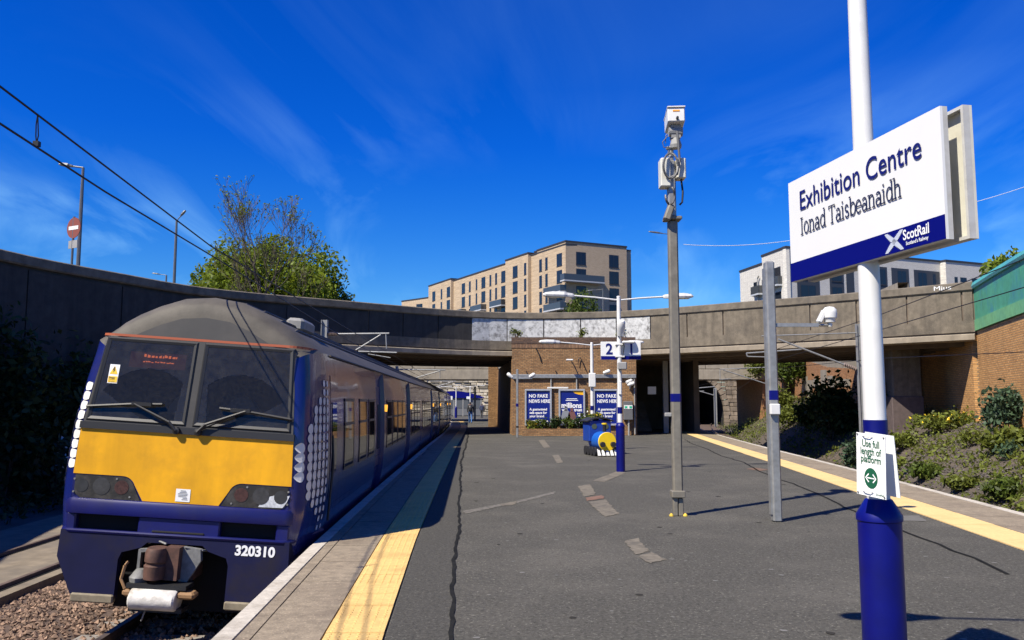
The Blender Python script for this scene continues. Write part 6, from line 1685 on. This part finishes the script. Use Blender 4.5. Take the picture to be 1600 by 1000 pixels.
# ---- low block at its far left
lb_ = thing('apartment_block', 'low tan building just left of the tall tan block, barely above the parapet', 'building', (-30, 210, 0))
a_, c_ = at(625, 466, 205), at(673, 466, 225)
F = Facade((a_.x+8.5, 203), (a_.x+22.5, 214)); G_ = Facade((a_.x-.5, 212), (a_.x+8.5, 203))
block(lb_, F, 0, 18, at(640, 466, 205).z, 0, 'tan_brick'); block(lb_, G_, 0, G_.len, at(640, 466, 205).z-.02, .01, 'tan_brick', 6, 'side_wall')
zt_ = at(640, 466, 205).z
F.window(lb_, 2.0, 5.5, zt_-3.4, zt_-1.2, 2); G_.window(lb_, 6, 8.5, zt_-3.4, zt_-1.2, 1)

# ---- white brick apartment block on the right
wb = thing('apartment_block', 'white brick apartment block with dark window bays behind the name board', 'building', (45, 115, 0))
WC = (36.7, 110.0); WA = (34.3, 124.0); WD = (74.5, 126.2)
ZW = 22.3
FWL, FWR = Facade(WA, WC), Facade(WC, WD)
us = FWL.u(1191)
block(wb, FWL, us, FWL.len, ZW, 0, 'pale_brick', .5); block(wb, FWL, 0, us, ZW-1.1, -.02, 'pale_brick', 5)
block(wb, FWR, 0, FWR.len, ZW, -.01, 'pale_brick', .6)
uq = FWR.u(1470)
block(wb, FWR, uq, FWR.len, ZW-.02, .9, 'pale_brick', 4, 'projecting_bay')
for z0, z1 in ((1177, 1183), (1190, 1194)):
    for k in range(3): FWL.window(wb, FWL.u(z0), FWL.u(z1), ZW-3.6-k*3.1-1.6, ZW-3.6-k*3.1+.3, 0)
FWL.window(wb, FWL.u(1203), FWL.u(1220), ZW-4.6, ZW-2.2, 1); FWL.window(wb, FWL.u(1203), FWL.u(1220), ZW-8, ZW-5.6, 1)
for k in range(2): FWL.balcony(wb, FWL.u(1180), FWL.u(1192), ZW-5.2-k*3.1, .8); FWL.balcony(wb, FWL.u(1200), FWL.u(1222), ZW-4.7-k*3.1, .8)
q = MB(); q.tube([FWL.P(FWL.u(1188), ZW-2.6, .25), FWL.P(FWL.u(1186), ZW-3.0, .25), FWL.P(FWL.u(1186), 10, .25)], .12, 6); q.build('flue', 'plain_grey', wb)
for x0, x1, wins in ((1245, 1280, ((1250, 1274),)), (1296, 1318, ((1299, 1315),)), (1322, 1334, ()), (1371, 1386, ((1372, 1384),)), (1393, 1420, ((1402, 1416),)), (1428, 1468, ((1434, 1448), (1457, 1462)))):
    u0, u1 = FWR.u(x0), FWR.u(x1); q = MB(); FWR.slab(q, u0, u1, 6, ZW-1.45, -.4, .02); cl2 = q.build('cladding', 'dark_cladding', wb)
    FX = FOff(FWR, .02)
    for a0, a1 in wins:
        for k in range(3): FX.window(wb, FX.u(a0), FX.u(a1), ZW-4.0-k*3.05, ZW-1.75-k*3.05, 1)
FX = FOff(FWR, .9)
for x0, x1 in ((1491, 1496), (1500, 1510), (1518, 1531), (1538, 1548)):
    for k in range(3): FX.window(wb, FX.u(x0), FX.u(x1), ZW-4.4-k*3.05, ZW-2.2-k*3.05, 1)

# ================================================================== VEGETATION
leaf_material('leaf_tree', (0.140, 0.190, 0.014), .5, .42)
leaf_material('leaf_bush', (0.075, 0.110, 0.016), .5, .35)
leaf_material('leaf_dark', (0.030, 0.055, 0.016), .45, .25)
leaf_material('leaf_weed', (0.125, 0.150, 0.024), .5, .35)
leaf_material('leaf_glaucous', (0.055, 0.095, 0.050), .45, .3)
mat('bark', (0.085, 0.066, 0.052), 0.9, var=.3, vscale=8, bump=.4)
mat('bark_grey', (0.085, 0.066, 0.045), 0.9, var=.3, vscale=8)
mat('flower_yellow', (0.75, 0.52, 0.02), 0.6)
mat('flower_white', (0.75, 0.72, 0.70), 0.6)

def grow(mb, p, d, r, ln, depth, tips, spread=.55, up=.12, mind=.004, kids=(2, 3)):
    """branching limbs as tapered tubes"""
    segs = 3; pts = [p]; rr = [r]
    for k in range(segs):
        d = (d + Vector((random.gauss(0, .12), random.gauss(0, .12), random.gauss(0, .08)+up*.3))).normalized()
        p = p + d*(ln/segs); pts.append(p); rr.append(max(mind, r*(1-.45*(k+1)/segs)))
    mb.tube(pts, rr, 6 if r > .06 else 4 if r > .02 else 3, caps=False)
    if depth == 0: tips.append(p); return
    n = random.randint(*kids)
    for k in range(n):
        a = random.uniform(0, 6.283); s_ = random.uniform(spread*.55, spread*1.25)
        o = d.orthogonal().normalized(); o = Matrix.Rotation(a, 3, d) @ o
        nd = (d*math.cos(s_) + o*math.sin(s_) + Vector((0, 0, up))).normalized()
        q_ = pts[-1] if k == 0 or depth < 2 else pts[random.choice((-2, -1))]
        grow(mb, q_, nd, rr[-1]*random.uniform(.7, .95), ln*random.uniform(.68, .86), depth-1, tips, spread, up, mind, kids)

def leafy_tree(name, label, base, ztop, rx, m, n, size, group=None, low=.25, lumps=16, bark='bark', flat=1.0):
    t = thing(name, label, 'tree', tuple(base), group=group)
    h = ztop-base[2]; cz = base[2]+h*(.5+low/2); rz = h*(1-low)/2
    LU = []
    for k in range(lumps):
        d = np.array([random.gauss(0, 1), random.gauss(0, 1), random.gauss(0, 1)]); d /= np.linalg.norm(d)
        f_ = random.uniform(.45, .80)
        c = (base[0]+d[0]*rx*f_, base[1]+d[1]*rx*f_*.8, cz+d[2]*rz*f_)
        s_ = random.uniform(.26, .44)
        LU.append((c, (rx*s_, rx*s_, rz*s_*1.05)))
    LU.append(((base[0], base[1], cz), (rx*.55, rx*.5, rz*.6)))
    q = MB(); tips = []
    r0 = max(.12, h*.022)
    top = Vector((base[0], base[1], base[2]+h*.45))
    q.tube([Vector(base), Vector(base)+Vector((.05, 0, h*.22)), top], [r0*1.25, r0, r0*.7], 8); q.build('trunk', bark, t)
    q = MB()
    for c, r in LU[:-1]:
        st = Vector((base[0], base[1], base[2]+h*random.uniform(.2, .5))); e = Vector(c); mid = (st+e)/2+Vector((0, 0, -.08*h*.3))
        q.tube([st, mid, e], [r0*.45, r0*.28, r0*.08], 5)
    q.build('limb', bark, t)
    pts = blob_points(LU, n, .5)
    o = leaf_mesh('crown', pts, size, m, t)
    return t
# big tree behind the left wall
Y_ = 56
leafy_tree('leafy_tree', 'large round green tree rising behind the dark curved wall', (at(424, 440, Y_).x, Y_, 2.0), at(424, 358, Y_).z, 5.3, 'leaf_tree', 34000, .17, low=.04, lumps=34)
leafy_tree('leafy_tree', 'smaller green tree right of the large one behind the wall', (at(515, 450, 60).x, 60, 2.5), at(515, 418, 60).z, 2.2, 'leaf_bush', 9000, .17, low=.05, lumps=12)
leafy_tree('leafy_tree', 'low green tree at the left edge of the large tree behind the wall', (at(332, 450, 58).x, 58, 2.5), at(332, 392, 58).z, 2.4, 'leaf_tree', 9500, .17, low=.05, lumps=12)
leafy_tree('leafy_tree', 'green tree in front of the tan block, between it and the parapet', (at(908, 470, 62).x, 62, 4.0), at(908, 461, 62).z, 2.3, 'leaf_bush', 6500, .15, low=.05, lumps=14)
leafy_tree('leafy_tree', 'small tree top showing above the turquoise parapet at the far right', (at(1590, 410, 46).x, 46, 3.5), at(1590, 391, 46).z, 2.0, 'leaf_tree', 2500, .2, low=.2, lumps=9)
# nearly bare tree in front of the big one
bt = thing('bare_tree', 'nearly bare tree with thin upright branches in front of the large green tree', 'tree', (at(409, 440, 50).x, 50, 3.0))
b0 = Vector((at(409, 440, 50).x, 50, 3.0)); tips = []
q = MB(); q.tube([b0, b0+Vector((.05, 0, 2.2)), b0+Vector((-.05, 0, 4.6))], [.2, .17, .13], 8); q.build('trunk', 'bark_grey', bt)
q = MB(); random.seed(21)
for k, (z_, dx_, ln_, r_) in enumerate(((4.5, 0, 2.7, .11), (4.4, -.5, 2.3, .08), (4.5, .45, 2.4, .09), (3.6, 1.15, 2.3, .07), (3.3, -1.1, 2.1, .07), (2.7, 1.5, 1.9, .06), (2.5, -1.5, 1.9, .06), (3.9, .15, 2.4, .08), (3.0, .6, 2.0, .06))):
    d = Vector((dx_, random.uniform(-.35, .35), 1.0)).normalized()
    grow(q, b0+Vector((0, 0, z_)), d, r_, ln_*.86, 5, tips, .40, .16, .009, (2, 3))
tag(q.build('branches', 'bark_grey', bt), kind='stuff')
tp_ = np.array([[p_.x, p_.y, p_.z] for p_ in random.sample(tips, min(len(tips), 700))]); leaf_mesh('crown', np.concatenate([tp_ + RNG.normal(size=tp_.shape)*.06 for _ in range(3)]), .08, 'leaf_tree', bt)
random.seed(8)

# shrubs: one thing each
def shrub(name, label, c, r, m, n, size, group, flowers=None, lumps=6, stems=5):
    """a bush with its own stems, rooted at c; r = half width, half depth, height"""
    t = thing(name, label, 'bush', tuple(c), group=group)
    LU = []
    for k in range(lumps):
        a = random.uniform(0, 6.28); f_ = random.uniform(.15, .7); s_ = random.uniform(.3, .5)
        LU.append(((c[0]+r[0]*f_*math.cos(a), c[1]+r[1]*f_*math.sin(a), c[2]+r[2]*random.uniform(.3, .75)), (r[0]*s_, r[1]*s_, r[2]*s_*.8)))
    q = MB()
    for k in range(stems):
        l_ = LU[k % len(LU)][0]; q.tube([Vector(c)+Vector((random.uniform(-.1, .1), 0, -.1)), (Vector(c)+Vector(l_))/2+Vector((0, 0, .1)), Vector(l_)], [.03, .02, .008], 4)
    tag(q.build('stems', 'bark', t), kind='stuff')
    fp_ = blob_points(LU, int(n*.8), .95); fp_ += RNG.normal(size=fp_.shape)*np.array(r)*.10; fp_[:, 2] = np.maximum(fp_[:, 2], c[2]-.1)
    leaf_mesh('foliage', fp_, size, m, t, up=.4, jit=.8)
    if flowers:
        pts = blob_points(LU, flowers[1], .1); pts = pts[pts[:, 2] > c[2]+r[2]*.45]
        tag(leaf_mesh('flowers', pts, size*.8, flowers[0], t), kind='stuff')
    return t
def onbank(x, y): return (x, y, bank_z(x, y))
def bank_at(px, py):
    """bank point seen at a photo position"""
    for k in range(700):
        Y = 8+k*.1; p_ = at(px, py, Y)
        if p_.z <= bank_z(p_.x, Y) and p_.x > xr(Y)+2.4: return (p_.x, Y, bank_z(p_.x, Y))
    p_ = at(px, py, 30); return (p_.x, 30, bank_z(p_.x, 30))
bk = 'bushes on the right-hand bank'
for (px_, py_, w_, h_, m, n, sz_, lab, fl_) in (
    (1300, 690, 1.7, 3.0, 'leaf_dark', 5200, .13, 'big dark bush on the bank below the far brick wall, left of the near column', None),
    (1262, 668, 1.3, 1.6, 'leaf_bush', 2600, .11, 'green bush left of the big dark bush on the bank', None),
    (1385, 680, 1.0, 2.4, 'leaf_dark', 2600, .11, 'dark upright bush beside the concrete bridge pier', None),
    (1345, 735, .9, 1.2, 'leaf_glaucous', 1500, .09, 'bluish bush on the bank directly behind the near column', None),
    (1480, 672, 1.3, .7, 'leaf_weed', 2300, .09, 'yellow flowering bush at the foot of the brick wall', ('flower_yellow', 240)),
    (1575, 690, .8, 1.6, 'leaf_glaucous', 2200, .085, 'tall bluish green bush against the brick wall at the far right', None),
    (1575, 702, 1.0, .6, 'leaf_weed', 2400, .08, 'low spreading bush under the tall bluish one at the far right', None),
    (1410, 705, .8, .7, 'leaf_weed', 1200, .08, 'small weed clump on the bank just right of the near column', None),
    (1445, 748, .75, .55, 'leaf_bush', 1800, .07, 'green weed clump in the middle of the bare bank', None),
    (1503, 768, .6, .45, 'leaf_weed', 1500, .07, 'weed clump low on the bank near the platform edge, centre', None),
    (1570, 780, .7, .5, 'leaf_bush', 1800, .07, 'weed clump low on the bank at the right edge of the picture', None),
    (1575, 720, .35, .55, 'leaf_glaucous', 500, .06, 'single small seedling bush on the bare upper bank', None),
    (1515, 700, .4, .5, 'leaf_weed', 400, .06, 'thin weed tuft on the upper bank below the flowering bush', None),
    (1395, 735, .7, .55, 'leaf_weed', 900, .07, 'weed tuft low on the bank just behind the notice boards', None),
    (1225, 650, 1.2, 2.2, 'leaf_weed', 2600, .12, 'tall yellow-green bush climbing the wall end beside the square pole', None),
    (1240, 662, 1.6, 1.0, 'leaf_weed', 2200, .11, 'low green growth below the tall yellow-green bush', None),
    (1165, 655, 1.0, 1.1, 'leaf_bush', 1400, .13, 'green bush at the dark opening beside the tunnel', None),
    (1150, 662, .9, .8, 'leaf_weed', 1000, .12, 'small green bush at the foot of the tunnel mouth', None)):
    shrub('bank_bush', lab, bank_at(px_, py_), (w_, w_*.8, h_), m, n, sz_, bk, fl_, lumps=9)
# overgrowth hanging from the second bridge corner
c_ = at(1245, 605, 66); shrub('hanging_shrub', 'dark green shrub hanging over the corner of the far brick wall', (c_.x, 66, at(1245, 590, 66).z-.6), (2.1, 1.2, 2.6), 'leaf_bush', 5000, .14, None, lumps=10)
c_ = at(1192, 572, 70); shrub('hanging_shrub', 'green shrub on top of the brick abutment beside the pale bridge', (c_.x, 71, 3.9), (1.3, .6, 2.0), 'leaf_weed', 2200, .14, None, lumps=8)
# weeds and dead stalks scattered over the bank
pts = []
for _ in range(330):
    y = 9.5 + 75*RNG.random()**1.5; x = RNG.uniform(xr(y)+3.0, wallx(y)); s_ = RNG.uniform(.12, .4)
    for _k in range(int(60*s_/.3)): 
        xx, yy_ = x+RNG.normal()*s_, y+RNG.normal()*s_; pts.append((xx, yy_, bank_z(xx, yy_)+abs(RNG.normal())*s_*.8))
for _ in range(2600):
    y = RNG.uniform(52, 96); x = RNG.uniform(xr(y)+3.0, wallx(y)); zz_ = bank_z(x, y) if y < 84 else -1.2
    for _k in range(2): pts.append((x+RNG.normal()*.2, y+RNG.normal()*.2, zz_+abs(RNG.normal())*.35))
n0_ = len(pts)
while len(pts) < n0_+9000:
    y = 9 + 60*RNG.random()**1.6; x = RNG.uniform(xr(y)+3.2, wallx(y))
    if (math.sin(x*1.7+y*.6)+math.sin(y*1.1-x*.8)+math.sin(x*.5+2.3*y)) < .35: continue
    k = RNG.integers(4, 10); z = bank_z(x, y)
    for _ in range(k): pts.append((x+RNG.normal()*.16, y+RNG.normal()*.16, z+abs(RNG.normal())*.14))
tag(leaf_mesh('bank_weeds', np.array(pts), .065, 'leaf_weed', up=.5, jit=.8), 'low weeds and grass scattered over the earth bank', 'weeds', kind='stuff')
# clods on the bank
def clod():
    y = 9 + 30*RNG.random()**1.4; x = RNG.uniform(xr(y)+3.0, wallx(y)); return (x, y, bank_z(x, y)+.01)
mat('clod', (0.10, 0.088, 0.08), 0.95, island=.4)
tag(stones('earth_clods', 5000, clod, .05, 'clod'), 'loose dark clods and stones on the earth bank', 'clods', kind='stuff')

# ivy and bushes in the shade at the foot of the left wall
iv = 'dark bushes along the left wall'
for k, (px_, w_, h_, lab) in enumerate(((5, 1.3, 6.3, 'dark ivy bush at the left picture edge, tallest on the wall'), (38, 1.2, 5.3, 'dark ivy bush second from the left picture edge'), (72, 1.2, 4.6, 'dark ivy bush in the middle of the shaded wall'),
        (104, 1.2, 5.4, 'dark ivy bush left of the train, just clear of its side'), (138, 1.3, 5.0, 'dark ivy bush partly hidden behind the train cab'), (172, 1.3, 4.2, 'dark ivy bush mostly hidden behind the train windscreen'))):
    # the wall point on that line of sight
    i_ = min(range(len(line)), key=lambda i: abs(line[i].x/max(line[i].y, .1) - (px_-800)/FPX) + (9 if line[i].y < 18 else 0))
    c_ = line[i_] + nrm[i_]*.55
    shrub('ivy_bush', lab, (c_.x, c_.y, -1.4), (w_, w_*.6, h_*.86), 'leaf_dark', 4200, .13, iv, lumps=14, stems=7)
c_ = gnd(80, 742, -1.3)
shrub('pale_shrub', 'paler leafy shrub beside the train front', (-12.9, 24.5, -1.35), (.6, .5, 2.0), 'leaf_glaucous', 1200, .1, None, flowers=('flower_white', 60), lumps=7)  # paler leaf colour than the ivy behind, with white flowers
pts = []
while len(pts) < 5000:
    i_ = RNG.integers(4, i_ab-6); p_ = line[i_] + nrm[i_]*RNG.uniform(.4, 3.0)
    pts.append((p_.x+RNG.normal()*.3, p_.y+RNG.normal()*.3, -1.42+abs(RNG.normal())*.25))
tag(leaf_mesh('wall_weeds', np.array(pts), .10, 'leaf_dark', up=.4), 'dark weeds along the foot of the left wall', 'weeds', kind='stuff')

# planter plants in front of the posters
gp = 'plants in the brick planter'
for k, (px_, h_, m, fl_, lab) in enumerate(((832, .75, 'leaf_weed', ('flower_yellow', 30), 'yellow flowering plant at the left end of the brick planter'), (850, .85, 'leaf_bush', ('flower_white', 25), 'leafy plant below the first poster in the brick planter'),
        (868, 1.0, 'leaf_dark', None, 'dark leafy plant between the first and second poster'), (888, 1.0, 'leaf_bush', None, 'leafy plant below the middle poster in the brick planter'), (903, 1.05, 'leaf_dark', ('flower_white', 20), 'dark plant under the right half of the middle poster'), (918, 1.5, 'leaf_bush', ('flower_white', 40), 'tallest plant in the brick planter, nearest the toy locomotive'))):
    x_ = at(px_, 665, 41.65).x; shrub('planter_plant', lab, (x_, 41.62, .28), (.40, .24, h_*.62), m, 420, .075, gp, fl_, lumps=5)
# growth on the brick ledge and bridge
for px_, py_, lab in ((808, 526, 'tuft of yellow weed on the left end of the brick parapet'), (908, 522, 'yellow weed tuft on the brick parapet against the white panels'), (985, 524, 'twiggy weed on the brick parapet right of the lamp column'), (972, 526, 'weed tuft on the brick parapet behind the lamp column')):
    p_ = at(px_, py_, 42.25); shrub('wall_weed', lab, (p_.x, 42.25, KT-.02), (.4, .2, .5), 'leaf_weed' if px_ != 985 else 'leaf_glaucous', 240, .06, 'weeds on the brick parapet', lumps=4)
# flowers in the toy locomotive's roof
shrub('flower_trough', 'flowers growing on top of the toy locomotive cab', tuple(WMAT[tl.name] @ Vector((.03, .95, 1.13))), (.32, .25, .17), 'leaf_weed', 260, .045, None, ('flower_yellow', 40), lumps=5)

# ================================================================== OVERHEAD LINE
mat('wire', (0.012, 0.012, 0.012), 0.5, metal=.3); mat('wire_pale', (0.55, 0.57, 0.6), 0.6)
mat('insulator', (0.16, 0.12, 0.10), 0.4)
def wire(name, pts, r, label, m='wire', sag=0.0, group='overhead wires'):
    q = MB(); P = []
    for a, b in zip(pts, pts[1:]):
        for k in range(12):
            t = k/12; P.append(Vector(a).lerp(Vector(b), t) - Vector((0, 0, sag*4*t*(1-t))))
    P.append(Vector(pts[-1])); q.tube(P, r, 6)
    return tag(q.build(name, m), label, 'wire', group)
wl = lambda y: cxl(y)
CAT = [(-3.4, 3.2, 3.98), tuple(at(0, 135, 5.75)), tuple(at(165, 260, 7.55)), tuple(at(330, 385, 10.6)), (cxl(22), 22, 3.55), (cxl(38), 38, 3.5), (cxl(58), 58, 3.4), (cxl(90), 90, 4.2)]
CON = [(-3.4, 3.2, 3.72), tuple(at(0, 193, 5.75)), tuple(at(165, 300, 7.55)), tuple(at(330, 399, 10.6)), (cxl(22), 22, 3.25), (cxl(38), 38, 3.2), (cxl(58), 58, 3.15), (cxl(90), 90, 3.6)]
wire('catenary_wire', CAT, .0085, 'upper black overhead wire above the train track, crossing the sky at left')
wire('contact_wire', CON, .0085, 'lower black overhead wire above the train track, crossing the sky at left')
dr = thing('wire_dropper', 'twin looped dropper between the two overhead wires at upper left', 'dropper', tuple(at(57, 226, 6.3)))
for o in (-2.5, 2.5):
    q = MB(); q.tube([at(59, 178, 6.3), at(58+o*.6, 195, 6.3), at(58+o*.8, 212, 6.3), at(57, 224, 6.3)], .005, 5); q.build('dropper_wire', 'wire', dr)
q = MB(); q.box(tuple(at(53, 229, 6.3)-Vector((0, .02, 0))), tuple(at(62, 221, 6.3)+Vector((0, .02, 0)))); q.build('clamp', 'wire', dr)
for name, pts, lab in (('catenary_wire', [at(1700, 365, 13.5), at(1600, 405, 15.5), at(1380, 490, 24), at(1215, 545, 34), (17, 60, 4.2), (21.5, 103, 3.9)], 'uppermost black wire above the right-hand track, crossing the turquoise parapet'),
                       ('contact_wire', [at(1700, 418, 13.5), at(1600, 449, 15.5), at(1380, 514, 24), at(1215, 562, 34), (17, 60, 3.7), (21.5, 103, 3.4)], 'second black wire above the right-hand track, below the uppermost'),
                       ('feeder_wire', [at(1700, 545, 15), at(1600, 550, 18), at(1375, 560, 25), at(1200, 577, 40), at(1150, 610, 70), at(1120, 606, 100)], 'lowest black wire over the bank, crossing the brick wall on the right')):
    wire(name, [tuple(p_) for p_ in pts], .011, lab)
wire('span_wire', [tuple(at(1068, 382, 70)), tuple(at(1234, 376, 70))], .028, 'thin pale wire across the sky left of the name board', 'wire_pale', .25)
wire('span_wire', [tuple(at(1500, 322, 70)), tuple(at(1640, 278, 70))], .028, 'thin pale wire across the sky right of the name board', 'wire_pale', .12)
mat('ole_steel', (0.26, 0.265, 0.26), 0.55, metal=.3, var=.15, dark=(.3, .28, .24), dscale=4, damt=.4)
def cantilever(label, base, top, tubes, ins, group='overhead line masts', w_=.13):
    t = thing('overhead_mast', label, 'mast', tuple(base), group=group)
    q = MB(); q.box((base[0]-w_/2, base[1]-w_/2, base[2]), (base[0]-w_/2+.02, base[1]+w_/2, top)); q.box((base[0]+w_/2-.02, base[1]-w_/2, base[2]), (base[0]+w_/2, base[1]+w_/2, top)); q.box((base[0]-w_/2+.02, base[1]-.012, base[2]), (base[0]+w_/2-.02, base[1]+.012, top)); q.build('post', 'ole_steel', t)
    for a, b, r in tubes:
        q = MB(); q.tube([a, b], r, 8); q.build('cantilever_tube', 'ole_steel', t)
    for a, b in ins:
        a, b = Vector(a), Vector(b); d = b-a; n = 7; q = MB(); P = []; rr = []
        for k in range(n*2+1): P.append(a + d*k/(n*2)); rr.append(.035 if k % 2 == 0 else .075)
        q.tube(P, rr, 10); q.build('insulator', 'insulator', t)
    return t
Yl = 27.5; bx = at(507, 520, Yl)
cantilever('overhead line mast with grey arms beyond the train roof at left', (bx.x, Yl, -1.2), at(507, 500, Yl).z,
    [(at(512, 522, Yl), at(608, 521, Yl), .03), (at(556, 547, Yl), at(595, 523, Yl), .025), (at(603, 522, Yl), at(604, 545, Yl), .02), (at(560, 549, Yl), at(620, 551, Yl), .025), (at(575, 553, Yl), at(610, 559, Yl), .015)], [(at(512, 522, Yl), at(528, 522, Yl))], w_=.2)
Ym = 27.0; bm = at(1344, 600, Ym)
cantilever('overhead line mast on the bank, half hidden behind the near column', (bm.x, Ym, bank_z(bm.x, Ym)-.2), at(1344, 506, Ym).z,
    [(at(1338, 577, Ym), at(1216, 530, Ym), .03), (at(1342, 520, Ym), at(1190, 525, Ym), .02), (at(1252, 546, Ym), at(1166, 552, Ym), .025), (at(1166, 552, Ym), at(1168, 557, Ym), .02), (at(1168, 557, Ym), at(1200, 558, Ym), .018)], [(at(1338, 577, Ym), at(1318, 569, Ym))])
Yn = 60; bn = at(1199, 620, Yn)
cantilever('overhead line mast just behind the square camera pole', (bn.x, Yn, -1.1), at(1199, 572, Yn).z, [(at(1198, 600, Yn), at(1130, 578, Yn), .04), (at(1198, 574, Yn), at(1125, 577, Yn), .035), (at(1125, 577, Yn), at(1125, 592, Yn), .03), (at(1124, 593, Yn), at(1142, 592, Yn), .03)], [])
Yo = 97; bo = at(1118, 640, Yo)
cantilever('overhead line mast standing in front of the tunnel mouth', (bo.x, Yo, -1.1), at(1118, 606, Yo).z, [(at(1117, 618, Yo), at(1075, 606, Yo), .05), (at(1117, 604, Yo), at(1072, 608, Yo), .05), (at(1070, 612, Yo), at(1100, 611, Yo), .04)], [], w_=.3)
Yp = 80
for px_, ytop, Y2, lab in ((620, 572, 62, 'overhead line mast past the bridge, just above the train roof'), (668, 592, 105, 'overhead line mast near the stone wall, above the last carriage')):
    b_ = at(px_, 600, Y2); zz_ = at(px_, ytop, Y2).z
    cantilever(lab, (b_.x, Y2, -1.1), zz_, [((b_.x, Y2, zz_-.25), (b_.x+3.6, Y2, zz_-.3), .05), ((b_.x, Y2, zz_-1.3), (b_.x+3.2, Y2, zz_-.35), .045), ((b_.x+3.2, Y2, zz_-.3), (b_.x+3.2, Y2, zz_-.9), .03)], [], w_=.2)

# ================================================================== ROAD FURNITURE ON THE BRIDGE
mat('lamp_steel', (0.12, 0.125, 0.13), 0.5, metal=.4, var=.1)
def street_lamp(px_, ytop, Y, arm_px, label, ybase=430, rr=.09, head=.55):
    p1, p0 = at(px_, ytop, Y), at(px_-2, ybase, Y)
    t = thing('street_lamp', label, 'street lamp', (p1.x, Y, 4.6), group='street lamps on the bridge road')
    q = MB(); q.tube([(p1.x, Y, 4.6), (p1.x, Y, p1.z-1.5), (p1.x, Y, p1.z)], [rr, rr*.8, rr*.6], 8); q.build('post', 'lamp_steel', t)
    e = at(arm_px[0], arm_px[1], Y); d = (e-p1)
    q = MB(); q.tube([p1, p1+d*.45], .035, 6); q.build('arm', 'lamp_steel', t)
    q = MB(); lamp_head(q, p1+d*.42, d, d.length*.6+.0); q.build('lamp_head', 'lamp_steel', t)
    return t
street_lamp(130, 262, 33, (93, 257), 'street lamp beside the no entry sign, leftmost above the wall')
sl2 = street_lamp(276, 345, 60, (290, 329), 'tall street lamp above the wall, left of the big tree', rr=.13)
street_lamp(260, 430, 85, (238, 427), 'short far street lamp, its arm just clearing the wall', rr=.14)
street_lamp(942, 452, 75, (922, 450) if False else (916, 455), 'far street lamp in front of the tan block', rr=.07)
street_lamp(1052, 367, 75, (1014, 362), 'street lamp arm reaching out from behind the tall camera pole', rr=.09)
# no entry sign
Ys = 31; ps = at(115, 356, Ys)
ne = thing('no_entry_sign', 'round red no entry sign with white bar on a post above the left wall', 'road sign', (ps.x, Ys, 4.8))
q = MB(); q.tube([(ps.x-.03, Ys+.06, 4.8), (ps.x-.03, Ys+.06, at(115, 338, Ys).z)], .045, 8); q.build('post', 'lamp_steel', ne)
MN = Matrix.Translation(ps) @ Matrix.Rotation(R(-28), 4, 'Z') @ Matrix.Rotation(R(90), 4, 'X')
q = MB(); q.lathe([(0, -.02), (.40, -.02), (.40, .0), (0, .0)], 28, M=MN); dsc = q.build('disc', mat('sign_red', (0.20, 0.05, 0.03), 0.6), ne)
q = MB(); q.box((-.28, -.07, .002), (.28, .07, .008), MN); q.build('white_bar', 'sign_white', dsc)
q = MB(); q.box((-.26, -.78, -.02), (.26, -.48, .0), MN); q.build('plate', 'plain_grey', ne)
# graffiti tag on the coping by the turquoise parapet
i_ = N-2; a = line[N-3] + nrm[N-3]*.145
MG = frame(line[N-4] + nrm[N-4]*.148 + Vector((0, 0, ZC+.10)), line[N]-line[N-4], (0, 0, 1))
lettering(bridge, 'white_print', MG, [('Mjus', 2.1, 0.02, .24, .0, 'LEFT', 1.5)], 'graffiti')
